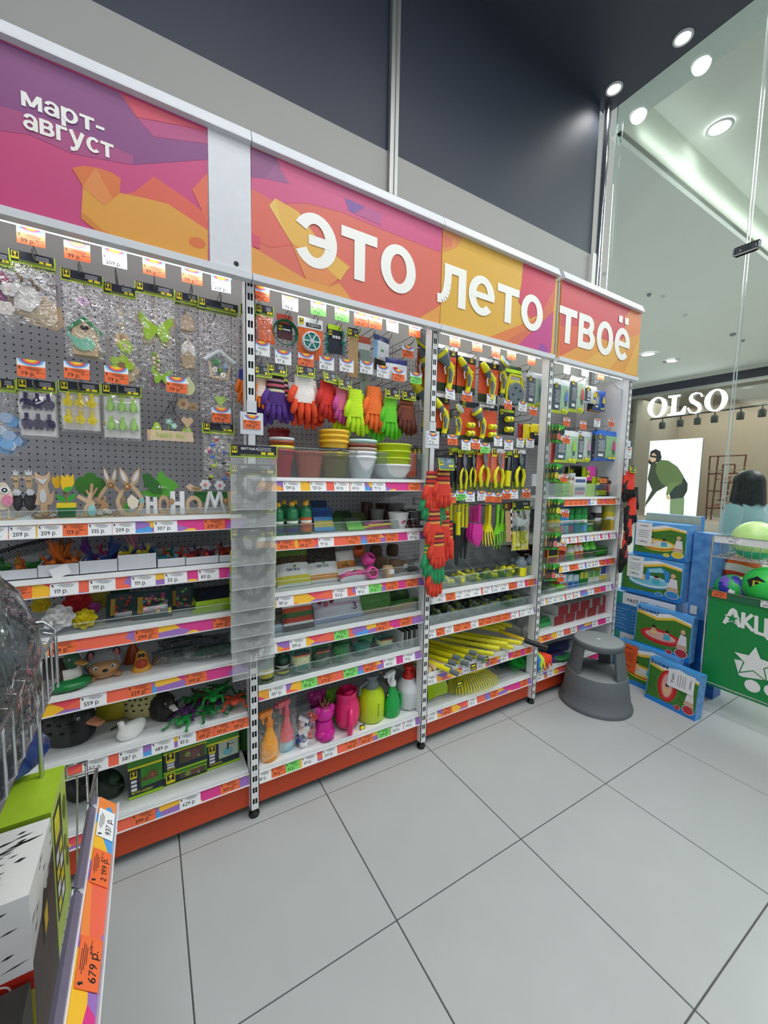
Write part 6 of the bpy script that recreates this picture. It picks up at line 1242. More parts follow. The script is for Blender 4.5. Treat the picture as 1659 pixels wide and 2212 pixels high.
# secateurs on cards
def secateur_card(label, px0, px1, py0, py1, Y, card, kind, hcol='e6e21c'):
    o, w, h = hang('secateurs_pack', label, 'secateurs', px0, px1, py0, py1, Y)
    m = MB(); m.box((0, .006, -h/2), (w*.96, .003, h), mat(card, .5, var=.25, scale=110)); m.box((0, .0055, -h*.04), (w*.96, .003, h*.1), mat('a9c424', .4) if kind != 'by' else PAPER); m.box((0, .0055, -h*.9), (w*.96, .003, h*.2), mat('6a7a3a', .5, var=.6, scale=70)); logo(m, -w*.28, .0025, -h*.1, w*.3); m.build('backing_card', o)
    S = STEEL if kind != 'loppers' else DCARD; Hc = mat(hcol, .35)
    if kind == 'saw':
        m = MB(); m.box((0, -.006, -h*.72), (w*.5, .016, h*.42), Hc, RY(.06)); m.build('handle', o); m = MB(); m.box((0, -.004, -h*.34), (w*.3, .004, h*.4), STEEL, RY(.06)); m.build('blade', o); return
    m = MB(); m.prism([(0, -h*.42), (-w*.12, -h*.3), (-w*.1, -h*.14), (0, -h*.06), (w*.06, -h*.2), (w*.1, -h*.42)], -.012, -.006, S); m.build('cutting_blade', o); m = MB(); m.prism([(w*.04, -h*.44), (w*.2, -h*.34), (w*.22, -h*.2), (w*.14, -h*.14), (w*.12, -h*.32), (-w*.04, -h*.46)], -.008, -.003, STEEL); m.build('counter_blade', o)
    for s in (-1, 1):
        m = MB(); m.tube([(s*.002, -.008, -h*.42), (s*w*.22, -.008, -h*.52), (s*w*.3, -.008, -h*.66), (s*w*.2, -.008, -h*.88), (s*w*.24, -.008, -h*.93)], [w*.07, w*.09, w*.1, w*.09, w*.06], Hc if kind != 'loppers' else S, 8); m.build('handle', o)
    m = MB(); m.lathe([(w*.1, 0), (w*.1, .008)], STEEL, 12, T((0, -.012, -h*.43)) @ RX(PI/2)); m.build('pivot', o)
secateur_card('black bypass secateurs in dark pack, leftmost', 970, 992, 968, 1060, .11, '2a2e36', 'loppers')
secateur_card('small yellow snips on purple card', 990, 1013, 972, 1064, .1, '3a2a3c', 'snips')
secateur_card('yellow handled pruner on dark card, third from left', 1012, 1031, 974, 1058, .12, '2f3234', 'snips')
secateur_card('long silver pruner on coral card', 1031, 1062, 966, 1058, .11, 'd85a44', 'by')
secateur_card('yellow handled secateurs on coral card', 1063, 1093, 970, 1060, .1, 'd8705a', 'by')
secateur_card('yellow folding pruning saw', 1091, 1109, 976, 1056, .11, '2a2c30', 'saw')
secateur_card('yellow green anvil secateurs on navy card', 1110, 1138, 972, 1058, .1, '2a3044', 'by')
for k, px in enumerate((886, 896, 905)):
    o, w, h = hang('secateurs_pack', '%s card of tools seen behind the lime bowls' % ['coral', 'second coral', 'grey'][k], 'secateurs', px-5, px+5, 968, 1030, .2); m = MB(); m.box((0, 0, -h/2), (w, .004, h), mat(['c8583f', 'c05038', '5f6a72'][k], .5)); m.box((0, -.001, -h*.06), (w, .004, h*.12), DCARD); logo(m, 0, -.003, -h*.1, w*.5); m.build('backing_card', o)
flatpack_z = LV[2][0]
o, w, h = hang('tool_carton', 'plain white carton hanging at the right of the secateurs', 'box', 1139, 1163, 1024, 1050, .2); MB().box((0, 0, -h/2), (w, .08, h), PLAS).build('carton', o)
o, w, h = hang('tool_carton', 'plain white carton below, right of the green rakes', 'box', 1141, 1160, 1078, 1098, .22); MB().box((0, 0, -h/2), (w, .08, h), PLAS).build('carton', o)
# hand tools on hooks
def hang_tool(label, px0, px1, py0, py1, Y, col, kind, rz=0, blade=None, rx=0):
    o, w, h = hang('garden_'+kind, label, 'garden tool', px0, px1, py0, py1, Y, None, rz, rx); C_ = mat(col, .4); B = mat(blade or col, .35)
    if kind == 'trowel':
        m = MB(); m.tube([(0, 0, 0), (0, 0, -h*.42)], [w*.11, w*.13], C_, 8); [m.lathe([(w*.145, 0), (w*.145, h*.012)], C_, 8, T((0, 0, -h*(.06+.05*i)))) for i in range(7)]; m.build('handle', o)
        m = MB(); m.sheet(lambda u, v: ((u-.5)*w*(.72+.28*math.sin(PI*min(1, v*1.1)))*(1 if v < .6 else math.sqrt(max(.02, 1-((v-.6)/.41)**2))), .012*(4*(u-.5)**2)-.008, -h*(.45+.55*v)), 6, 10, B); m.build('blade', o)
    elif kind in ('rake', 'fork'):
        m = MB(); m.tube([(0, 0, 0), (0, 0, -h*.45)], [w*.11, w*.12], C_, 8); [m.lathe([(w*.14, 0), (w*.14, h*.012)], C_, 8, T((0, 0, -h*(.06+.05*i)))) for i in range(7)]; m.build('handle', o)
        m = MB(); m.prism([(-w*.1, -h*.44), (w*.1, -h*.44), (w*.34, -h*.62), (w*.3, -h*.66), (-w*.3, -h*.66), (-w*.34, -h*.62)], -.004, .004, C_); m.build('head', o)
        for i in range(3 if kind == 'rake' else 4):
            x = (i-(1 if kind == 'rake' else 1.5))*w*(.33 if kind == 'rake' else .24); m = MB(); m.tube([(x*.9, 0, -h*.62), (x*1.15, -.008, -h*.82), (x*1.25, -.004 if kind == 'rake' else -.02, -h)], [w*.06, w*.05, w*.025], C_, 6); m.build('tine', o)
    else:
        m = MB(); m.tube([(0, 0, 0), (0, 0, -h*.1), (0, -.003, -h*.42)], [w*.4, w*.3, w*.34], C_, 8); m.build('handle', o); m = MB(); m.box((0, 0, -h*.02), (w*.5, .014, h*.06), NZG); m.build('hanger', o); m = MB(); m.prism([(-w*.4, -h*.44), (w*.4, -h*.44), (w*.5, -h*.7), (w*.2, -h*.98), (0, -h), (-w*.2, -h*.98), (-w*.5, -h*.7)], -.002, .002, B); m.build('blade', o)
for k in range(6): hang_tool('yellow handled black weeder, %s from the left' % ORD[k], 962+8.5*k, 970+8.5*k, 1088, [1160, 1172, 1184, 1200, 1206, 1208][k], .12+.02*(k % 3), 'e6e018', 'weeder', blade='1c1d20')
hang_tool('front yellow handled black tool hanging lower with white tag', 984, 996, 1106, 1222, .085, 'e6e018', 'weeder', blade='1c1d20')
for k in range(3): hang_tool(['front bright magenta trowel', 'middle magenta hand trowel', 'rear magenta hand trowel'][k], 1024-8*k, 1047-8*k, 1090+2*k, 1180-4*k, .1+.03*k, 'd832a0', 'trowel', .1*k)
for k in range(2): hang_tool(['front yellow hand fork', 'rear yellow hand fork'][k], 1047-6*k, 1069-6*k, 1090-k, 1178-3*k, .1+.03*k, 'e6e018', 'fork')
for k in range(3): hang_tool(['front bright green hand cultivator', 'middle bright green hand cultivator', 'rear bright green hand cultivator'][k], 1066+10*k, 1086+10*k, 1090-k, 1186-9*k, .095+.03*k, '7ad420', 'rake', .15)
o, w, h = hang('stick_set', 'pack of wooden sticks and striped sleeve', 'pack', 1085, 1112, 1086, 1170, .11, None, 0); m = MB(); m.box((0, 0, -.02), (w*.8, .004, .04), mat('5a2a28', .5)); logo(m, -w*.2, -.003, -.018, .018); m.build('header_card', o); m = MB(); [m.tube([(w*(-.2+.1*i), 0, -.05), (w*(-.05+.1*i), -.004, -h)], .004, mat('d8b48a', .6), 6) for i in range(5)]; m.build('sticks', o); m = MB(); m.sheet(lambda u, v: (w*(.1+.36*u+.2*v), -.008, -.04-v*h*.75), 3, 8, None, True, None, lambda u, v: [BLACK, PAPER][int(v*8+u*3) % 2]); m.build('striped_sleeve', o)
o, w, h = hang('tool_set_bag', 'clear bag of grey tools with yellow handles', 'garden tool', 1108, 1145, 1082, 1186, .1); hcard(w, .06, mat('17302c', .5)).build('header_card', o)
for i in range(4):
    m = MB(); m.tube([(w*(-.36+.24*i), 0, -h*.62), (w*(-.36+.24*i)+.004, -.004, -h)], [.012, .014], mat('e0d820', .4), 8); m.box((w*(-.34+.22*i), 0, -h*.42), (.03, .006, h*.4), mat('5f666c', .4)); m.build('tool', o)
m = MB(); pouch(m, w, h*.82, .016, CLEAR, 7); m.build('plastic_bag', o, (0, -.008, -.06))
# ------------------------------------------------------------------ hose bay shelves: clear bins of fittings
def bins(k, z, n, hgt, cols, seed, where):
    x0, x1 = BAYS[2][0]+.03, BAYS[2][1]-.03; wd = (x1-x0)/n; rnd = random.Random(seed)
    me = None
    for i in range(n):
        o = thing('fitting_bin', 'clear bin of hose fittings, %s from left on the %s' % (ORD[i], where), 'bin', (x0+wd*(i+.5), .075, z), None, 'clear fitting bins '+where)
        if me is None:
            m = MB(); W = wd-.004
            for s in (-1, 1): m.prism([(0, .001), (.3, .001), (.3, hgt*1.5), (.16, hgt*1.45), (.05, hgt*.9), (0, hgt*.62)], s*W/2-.0008, s*W/2+.0008, ACRYL, Matrix(((0, 1, 0, 0), (1, 0, 0, 0), (0, 0, 1, 0), (0, 0, 0, 1))))
            m.box((0, .15, .001), (W, .3, .0015), ACRYL); m.box((0, .001, hgt*.3), (W, .0016, hgt*.6), ACRYL); m.tube([(-W/2, .0, hgt*.62), (W/2, 0, hgt*.62)], .0012, mat('d5dcdc', .2), 4)
            me = m.build('bin_walls', o).data
        else: inst('bin_walls', me, o)
        for q in range(6):
            f = thing('hose_fitting', '%s hose fitting, %s in bin %s of the %s' % (['yellow', 'grey and yellow'][q % 2], ORD[q], ORD[i], where), 'hose fitting', (o.location.x+rnd.uniform(-.3, .3)*wd, .1+.02*q, z+.016+rnd.uniform(0, .02)), (rnd.uniform(0, 3), rnd.uniform(0, 3), rnd.uniform(0, 3)), 'hose fittings '+where)
            kq = (seed, i % 3, q % 3)
            if kq in _M: inst('fitting', _M[kq], f)
            else:
                a, b = mat(cols[q % len(cols)], .35), mat(cols[(q+1) % len(cols)], .4); m = MB(); s = .9+.3*(i % 3)
                if q % 3 == 2: m.tube([(-.016*s, 0, 0), (0, 0, 0), (.004, 0, .016*s)], .008*s, a, 8); m.lathe([(.011*s, 0), (.011*s, .01)], b, 10, T((-.02*s, 0, 0)) @ RY(PI/2))
                else: m.lathe([(.009*s, -.02*s), (.013*s, -.018*s), (.013*s, -.004*s), (.009*s, 0), (.013*s, .004*s), (.013*s, .018*s), (.009*s, .02*s), (.005*s, .02*s)], [a, a, b, b, a, a, b], 10)
                _M[kq] = m.build('fitting', f).data
bins(0, Zs(2, 0), 7, .10, ['e6e21c', 'd8d42a', '6b7a82'], 11, 'upper bin shelf')
bins(1, Zs(2, 1), 9, .08, ['8a989e', 'd0d82c', '6b7a82'], 12, 'lower bin shelf')
Z = Zs(2, 0)
for k, (a, b, t, y) in enumerate(((1112, 1134, 1203, .1), (1135, 1153, 1200, .11), (1096, 1114, 1205, .16))):
    x, w, h = slot(a, b, t, y, Z); o = thing('sprinkler_jar', ['grey capped yellow jar, left of the front pair', 'grey capped yellow jar, right of the front pair', 'grey capped yellow jar standing behind'][k], 'jar', (x, y, Z+.004)); r = w/2*.8
    m = MB(); m.lathe([(r, 0), (r, h*.45), (r*.95, h*.5)], NZY, 14); m.build('jar', o); m = MB(); m.lathe([(r*1.02, h*.46), (r*1.02, h*.75), (r*.6, h*.82), (r*.6, h*.95)], NZG, 14); m.build('cap', o)
for i in range(8):
    c, rr = i % 2, i//2; o = thing('tape_box', 'small black box with white lettering, %s in the stack' % ORD[i], 'box', (xat(1126+16*c, .3, Z+.02), .31, Z+.033*rr+.0005), None, 'black tape boxes'); m = MB(); m.box((0, 0, .016), (.085, .09, .031), mat('17171a', .4)); m.box((.012, -.0455, .02), (.05, .0006, .008), PAPER); m.box((-.02, -.0456, .012), (.03, .0006, .006), mat('c8402c', .5)); m.build('carton', o)
# third shelf: long handled tools lying with handles forward
Z = Zs(2, 2)
def rod(name, label, x, y0, y1, z, r, col, endc=None, dx=0, cat='garden tool', grip=False, dz=0, tagm=True):
    o = thing(name, label, cat, (x, y0, z)); d = y1-y0
    m = MB(); m.tube([(0, 0, 0), (dx*.5, d*.5, dz*.5), (dx, d, dz)], [r, r*1.05, r*.85], mat(col, .35), 10); m.build('handle', o)
    if endc: m = MB(); m.tube([(-dx*.08, -d*.08, -dz*.08), (dx*.04, d*.04, dz*.04)], r*1.1, mat(endc, .4), 10); m.build('end_cap', o)
    if grip: m = MB(); [m.ell((dx*t, d*t, dz*t+r*.7), (r*.35, r*.5, r*.5), NZG, 6, 4) for t in (.12, .22, .32, .42)]; m.build('grip_inlay', o)['kind'] = 'stuff'
    return o
for k in range(3): rod('wooden_handle', 'plain wooden tool handle, %s from the post' % ORD[k], xat(930+11*k, .05, Z)-.005, .05, .4, Z+.016+.004*k, .014, 'dcbc8c', cat='tool handle', dx=-.03)
for k in range(7):
    rod('handle_tool', 'yellow handled tool with grey end, %s from left in the third shelf pile' % ORD[k], xat(962+12*k, .04, Z), .03+.012*(k % 3), .36, Z+.016+.016*(k % 3), .013, 'e8e018', '66737a', dx=-.13-.02*(k % 2))
rod('handle_tool', 'yellow handled tool sticking out lowest over the shelf edge', xat(975, -.02, Z-.03), -.03, .33, Z+.02, .013, 'e8e018', '66737a', dx=-.14, dz=.02)
for k in range(5):
    rod('grip_tool', 'yellow ribbed grip handle, %s from left' % ORD[k], xat(1062+15*k, .02, Z+.02), .005+.01*(k % 2), .3, Z+.03+.018*(k % 3), .014, 'e2dc28', None, dx=-.22, grip=True)
for k in range(3): rod('ring_handle', 'yellow hollow handle with ring end, %s from left' % ORD[k], xat(1075+14*k, .16, Z+.1), .15, .4, Z+.088+.004*k, .014, 'd8d42c', None, dx=-.16)
o = rod('black_grip_tool', 'yellow tool with black foam grip pointing towards the aisle', xat(1176, -.05, .38), -.07, .3, Z+.015, .012, 'e6c01c', None, dx=-.2, dz=.06); m = MB(); m.tube([(0, 0, 0), (-.07, .12, .02)], .0165, BLACK, 10); m.build('foam_grip', o)
o = thing('net_bundle', 'bundle of black netting between the yellow handles', 'net', (xat(1030, .13, Z), .14, Z)); m = MB()
for i in range(9):
    m.tube([(-.07+.016*i, -.06, .012), (-.05+.016*i, 0, .045), (-.06+.016*i, .08, .03)], .0016, BLACK, 4); m.tube([(-.07, -.06+.016*i, .015+.003*i), (0, -.055+.016*i, .05), (.07, -.06+.016*i, .02)], .0016, BLACK, 4)
m.build('netting', o)
for k in range(2): m = MB(); m.prism([(-.1, 0), (.02, 0), (.0, .13), (-.07, .15)], 0, .004, mat('8c8a7c', .6), RZ(.5)); tag(m.build('cardboard_sleeve', None, (xat(1128, .22, Z)+.02*k, .2+.08*k, Z)), ['grey cardboard tool sleeve leaning at the right', 'second grey cardboard tool sleeve further back'][k], 'sleeve')
for k, (px, py) in enumerate(((992, 1478), (1022, 1440), (1048, 1425))):
    p = at(px, py, .02); o = thing('swing_tag', 'black and yellow swing tag hanging over the pile, %s from left' % ORD[k], 'label', (p.x, .018, p.z)); m = MB(); m.box((0, 0, 0), (.045, .001, .035), mat('1c2014', .5)); m.box((0, -.001, .006), (.03, .0006, .01), YEL); m.box((0, -.001, -.01), (.036, .0006, .006), LIME); m.build('card', o)
# bottom shelf
Z = Zs(2, 3)
for k in range(4):
    o = thing('dustpan', 'lime green plastic scoop, %s of the nested stack' % ['lowest', 'second', 'third', 'topmost'][k], 'scoop', (xat(942, .12, Z), .13, Z+.006+.012*k), (-.5, 0, .1), 'lime scoops'); m = MB()
    m.sheet(lambda u, v: ((u-.5)*.15*(1 if v < .7 else math.sqrt(max(.02, 1-((v-.7)/.31)**2))), .03*(4*(u-.5)**2)*-1, v*.17), 8, 8, mat('b9dc1c', .3)); m.build('pan', o)
    if k == 3: MB().box((.02, -.012, .1), (.045, .002, .022), mat('3f4238', .5)).build('label_patch', o)
o = thing('fan_rake', 'yellow plastic fan rake head lying with tines forward', 'rake', (xat(1020, .13, Z), .14, Z)); Yk = mat('dcd62a', .35)
for i in range(19):
    t = i/18; a = -.75+1.35*t; m = MB(); x0, y0 = -.02+.05*t, .08; L = .21
    m.tube([(x0, y0, .07), (x0+math.sin(a)*L*.6, y0-math.cos(a)*L*.5, .085), (x0+math.sin(a)*L, y0-math.cos(a)*L*.85, .05), (x0+math.sin(a)*L*1.05, y0-math.cos(a)*L*.92, .012)], [.005, .005, .004, .003], Yk, 5, flat=.6); m.build('tine', o)
m = MB(); m.tube([(.0, .08, .07), (.02, .16, .1), (.06, .24, .13)], [.016, .018, .02], Yk, 10); m.build('socket', o)
m = MB(); m.tube([(-.16, .02, .09), (0, -.04, .1), (.14, -.02, .1)], .005, Yk, 6); m.build('cross_brace', o)
o = thing('wide_rake', 'second yellow rake head stacked under the first', 'rake', (xat(985, .2, Z), .22, Z))
for i in range(14): m = MB(); t = i/13; a = -.9+.9*t; m.tube([(0, .02, .05), (math.sin(a)*.12, -math.cos(a)*.1, .06), (math.sin(a)*.17, -math.cos(a)*.15, .012)], [.005, .004, .003], Yk, 5); m.build('tine', o)
for k, (px, y, c) in enumerate(((1075, .22, '0f4a38'), (1112, .16, '1fc24a'), (1130, .26, '145a3a'), (1100, .3, '0d3a2c'))):
    o = thing('broom_head', ['dark green bristle broom head', 'bright green bristle broom head at the right', 'green broom head at the rear right', 'darkest green broom head at the back'][k], 'broom', (xat(px, y, Z), y, Z)); m = MB(); rnd = random.Random(k)
    for i in range(70): x = rnd.uniform(-.075, .075); z = rnd.uniform(.05, .16); m.tube([(x*.7, .06, z), (x, 0, z*.75), (x*1.1, -.07+rnd.uniform(-.012, .012), z*.4+.004)], [.0035, .003, .0016], mat(c, .6), 4)
    m.build('bristles', o); m = MB(); m.box((0, .075, .1), (.12, .03, .1), mat(c, .5)); m.build('block', o)
# ------------------------------------------------------------------ raincoat bay
hookrow('1225,799,w,229 1264,804,w,229 1298,812,o,119', 'raincoat bay top row')
hookrow('1224,912,o,99 1260,919,o,179 1290,914,w,199 1321,914,o,179', 'raincoat bay second row')
rainpack('pale raincoat pack picturing a blue coat, left of the pair', 1194, 1232, 820, 894, .11, 'e6eef2', 'a9cfae', coat='6f8fd8')
rainpack('pale raincoat pack picturing a red coat, right of the pair', 1231, 1266, 814, 892, .14, 'e9e4ea', 'b4cfb4', coat='d8605a')
for k, (a, b, t, bt, c, y) in enumerate(((1264, 1290, 834, 872, 'dfe6ea', .14), (1270, 1296, 846, 890, 'c8302c', .2), (1276, 1300, 845, 889, 'e0c01c', .18), (1282, 1309, 844, 888, '1f56b8', .15))):
    rainpack(['clear white raincoat pouch beside the coloured ones', 'red raincoat pouch mostly hidden', 'yellow raincoat pouch behind the blue one', 'blue raincoat pouch in the top row'][k], a, b, t, bt, y, c, c, coat='d8cc3a', strip=c)
rainpack('grey and green child raincoat pack in the second row', 1200, 1252, 930, 1000, .1, 'd9e2e0', '9fc4a0', coat='9ad04a')
rainpack('clear raincoat pack beside the green child raincoat', 1246, 1280, 932, 998, .13, 'dfe4e6', 'b9c8bc', coat='c8a0c8')
rainpack('blue raincoat pack picturing a pink coat', 1286, 1338, 931, 996, .1, '2a6ad0', '8fbf8a', coat='e0409a', strip='2a6ad0')
rainpack('second blue raincoat pack behind the pink coat one', 1278, 1300, 931, 996, .14, '2a60c0', '2a5ab0', coat='1f4a9a', strip='2a60c0')
o, w, h = hang('coral_pack', 'narrow coral pack at the left of the second row', 'pack', 1187, 1199, 938, 1000, .14); MB().bbox((0, 0, -h/2), (w, .02, h), mat('e0605a', .4), .004).build('pouch', o)
m = MB(); p0, p1 = at(1313, 806, .03), at(1353, 838, .08)
m.tube([tuple(at(1313, 806, .05)), tuple(at(1322, 822, .06)), tuple(at(1334, 839, .07)), tuple(at(1348, 843, .09)), tuple(at(1355, 832, .1)), tuple(at(1352, 815, .1))], .004, PLAS, 6); tag(m.build('power_cable', None), 'white power cable looping below the light bar', 'cable')
# first shelf: small boxes
Z = Zs(3, 0)
def cbox(name, label, px0, px1, pyt, Y, d, z, cols, cat='box', rz=0, grp=None, lg=False, top=None, hmin=.02):
    x, w, h = slot(px0, px1, pyt, Y, z); h = max(h, hmin); o = thing(name, label, cat, (x, Y+d/2, z), (0, 0, rz), grp); n = len(cols)
    m = MB(); m.box((0, 0, h/2), (w*.97, d, h), mat(cols[0], .45), fm=[mat(cols[-1], .45), mat(cols[-1], .45), mat(cols[0], .45), mat(cols[0], .45), mat(cols[0], .45), mat(top or cols[0], .45)]); m.build('carton', o)
    m = MB()
    for i, c in enumerate(cols[1:]): m.box((0, -d/2-.0004*(1+.2*i), h*(.8-.6*i/max(1, n-2)) if n > 2 else h*.5), (w*.8, .0006, h*.5/max(1, n-2)), mat(c, .45, var=.2, scale=90))
    if lg: logo(m, -w*.3, -d/2-.0014, h*.78, w*.26)
    m.build('front_print', o)
    return o, w, h
for k in range(4): cbox('small_carton', 'small lime carton, %s from the bottom of its stack' % ORD[k], 1214+2*(k % 2), 1229+2*(k % 2), 1066-0*k, .09, .06, Z+.026*k+.0005, ['9fcf24', '6fae1c'], grp='lime carton stack', hmin=.025)
cbox('label_sheet_pack', 'white pack printed with rows of small icons', 1238, 1265, 1030, .09, .03, Z, ['eceef0', '4a5a8a', 'e8eaec', '3a4a7a', 'd8607a'])
cbox('repellent_pack', 'tall lime and black pack behind the icon sheet', 1224, 1256, 1009, .2, .03, Z, ['b4d824', '1c2014', '1c2014'], lg=True)
cbox('repellent_pack', 'black and lime pack with pink bracelet', 1262, 1286, 1010, .13, .03, Z, ['24281c', 'd040a8', 'b4d824'], lg=True)
cbox('repellent_pack', 'black pack with orange device picture', 1284, 1312, 1030, .1, .04, Z, ['20241c', 'd8783a', '3a6a8a', 'b4d824'], lg=True)
cbox('small_carton', 'dark carton with orange edge beside the device pack', 1310, 1318, 1038, .11, .04, Z, ['3a1a14', 'd8502c'])
cbox('small_carton', 'pale pink carton near the right end', 1318, 1327, 1042, .12, .04, Z, ['d8b8bc', '8a3a3c', 'e8dcd8'])
cbox('small_carton', 'beige carton at the right end', 1326, 1334, 1055, .12, .04, Z, ['c8b49c', 'a8907a'])
bottle('small_jar', 'clear jar with yellow label and grey lid', 1224, 1236, 1022, .12, 'c9c4b0', 'a9adb0', 'd8cc2c', Z, None, .2, .8, cat='jar')
# second shelf: aerosol cans
Z = Zs(3, 1)
def can(label, px0, px1, pyt, Y, body, capc, lab, z, name='aerosol_can'):
    x, w, h = slot(px0, px1, pyt, Y, z); r = w/2*.94; o = thing(name, label, 'spray can', (x, Y, z)); m = MB(); m.lathe([(r*.92, 0), (r, .003), (r, h*.7), (r*.92, h*.74)], mat(body, .3), 16); m.build('can_body', o)
    m = MB(); m.lathe([(r*.94, h*.74), (r*.96, h*.76), (r*.92, h*.97), (r*.8, h)], mat(capc, .35), 16); m.build('cap', o)
    m = MB(); a = [-PI/2-1.3+2.6*k/10 for k in range(11)]
    for i in range(10):
        for z0, z1, c, q in ((.06, .34, lab, 1.01), (.42, .54, 'eef0f0', 1.012)): m.add([(r*q*math.cos(a[i]), r*q*math.sin(a[i]), h*z0), (r*q*math.cos(a[i+1]), r*q*math.sin(a[i+1]), h*z0), (r*q*math.cos(a[i+1]), r*q*math.sin(a[i+1]), h*z1), (r*q*math.cos(a[i]), r*q*math.sin(a[i]), h*z1)], [(0, 1, 2, 3)], mat(c, .35), True)
    m.build('label_wrap', o)
for k, (a, b, t, y, c, cp, lb, n) in enumerate(((1182, 1193, 1112, .1, 'd8b83a', '6aa83a', 'e8745a', 'yellow and pink spray can behind the seed packets, left'), (1193, 1205, 1110, .1, 'd8c040', '6aa83a', 'd8e04a', 'yellow spray can behind the seed packets, right'), (1205, 1214, 1098, .09, '3a9ad8', '3a9ae0', 'f0a0a8', 'light blue spray can, left of two'), (1214, 1224, 1097, .09, '3a9ad8', '3a9ae0', 'a0e0d8', 'light blue spray can, right of two'), (1224, 1234, 1098, .1, '1f9a44', '1a8a3c', 'e05a3c', 'green spray can, left of the green group'), (1235, 1249, 1097, .1, '1f9a44', '1a8a3c', '2aa8a0', 'wider green spray can in the middle of the group'), (1249, 1262, 1096, .09, '1f9a44', '1a8a3c', '4a9ad8', 'green spray can with blue label, right of the group'), (1260, 1268, 1112, .1, '2a3a24', '1c1c1e', '6ac83a', 'black capped green can, left of two'), (1268, 1277, 1112, .09, '2a3a24', '1c1c1e', '6ac83a', 'black capped green can, right of two'), (1279, 1292, 1093, .1, '2a2a2e', 'dfe2e4', '3a3a40', 'black spray can with white cap'), (1290, 1294, 1092, .1, 'c84a5a', 'e0a0a8', 'c84a4a', 'thin pink stick beside the black can'), (1303, 1318, 1090, .1, 'd8c82c', 'b8bc5a', 'c8a81c', 'yellow tube at the right of the cans'))):
    can(n, a, b, t, y, c, cp, lb, Z)
# third shelf: baits
Z = Zs(3, 2)
cbox('mouse_trap_pack', 'red and yellow house-shaped trap pack', 1181, 1206, 1187, .09, .04, Z, ['e8c81c', '2a2a2a', 'c8241c'])
cbox('mouse_trap_pack', 'dark red trap carton beside the house-shaped pack', 1206, 1219, 1190, .1, .05, Z, ['9a1c1c', 'd8302c'])
for k, (a, b, t, c, cp, lb, n) in enumerate(((1219, 1234, 1176, 'd8d4c8', '7ac83a', '8ac84a', 'squat bottle with lime leaf label'), (1235, 1245, 1173, 'eceeea', 'e0641c', 'e0682c', 'white bottle with orange cap, left of two'), (1245, 1255, 1172, 'eceeea', 'e0641c', 'e0682c', 'white bottle with orange cap, right of two'), (1256, 1268, 1170, '6ad844', '4ab83a', '2a4a34', 'bright green bottle with dark label, left of two'), (1269, 1281, 1169, '6ad844', '4ab83a', '2a4a34', 'bright green bottle with dark label, right of two'))): bottle('insect_bottle', n, a, b, t, .1, c, cp, lb, Z, cat='bottle', neck=.6)
cbox('bait_tray', 'green open bait box', 1283, 1312, 1184, .09, .07, Z, ['2a5a24', '4ac82c'], top='5ad83a')
cbox('bait_carton', 'white carton with red print behind the green box', 1302, 1322, 1168, .15, .05, Z, ['dcdedc', '8a2a2c', 'b8bcc0'])
cbox('bait_carton', 'olive bag at the left behind the bottles', 1218, 1232, 1172, .17, .04, Z, ['6a6450', '8a8468'])
# fourth shelf: cartons of mosquito plates
Z = Zs(3, 3)
for k, (a, b, t, c, n) in enumerate(((1208, 1225, 1244, ['8ac4e0', 'd8e8f0', 'e0605a'], 'light blue carton, left of three'), (1225, 1237, 1243, ['7ab8dc', 'e0ecf2', '2a5aa8'], 'light blue carton, middle of three'), (1237, 1250, 1243, ['84c0de', 'd8e8f0', '2a6ab0'], 'light blue carton, right of three'), (1251, 1260, 1238, ['2a9a3c', 'd8d84a', '1a7a30'], 'green carton with yellow leaf, left of two'), (1260, 1269, 1237, ['2a9a3c', 'd8d84a', '1a7a30'], 'green carton with yellow leaf, right of two'), (1270, 1282, 1235, ['dfe4c8', '6ab04a', 'e8ecd8'], 'cream carton with green bottle, left of two'), (1282, 1294, 1234, ['dfe4c8', '6ab04a', 'e8ecd8'], 'cream carton with green bottle, right of two'), (1295, 1309, 1226, ['e9eaec', '2a4a9a', 'e8d83a'], 'white and yellow carton with blue bulb, left of two'), (1309, 1322, 1225, ['e9eaec', '2a4a9a', 'e8d83a'], 'white and yellow carton with blue bulb, right of two'))):
    cbox('repellent_carton', n, a, b, t, .09, .07, Z, c)
    if k in (3, 4, 5, 6): cbox('repellent_carton', 'further '+n+', behind', a, b, t-8, .18, .07, Z, c)
m = MB(); m.ell((0, 0, .02), (.05, .035, .02), mat('6ae02c', .3), 14, 8); tag(m.build('fly_trap', None, (xat(1208, .1, Z), .1, Z)), 'bright lime rounded trap lying behind the seed packets', 'trap')
m = MB(); m.ell((0, 0, .02), (.03, .03, .02), mat('7ad84a', .3), 12, 6); tag(m.build('fly_trap', None, (xat(1192, .14, Z), .14, Z)), 'smaller lime trap left of the large one', 'trap')
for k in range(3): m = MB(); m.bbox((0, 0, .005), (.1, .1, .01), film('dff0e4', .3, .2, refl=.4, body='c8dccc'), .003); tag(m.build('trap_tray', None, (xat(1190, .08, Z)+.005*k, .12, Z+.011*k)), 'pale green translucent tray, %s from the bottom' % ORD[k], 'tray', 'translucent trays')
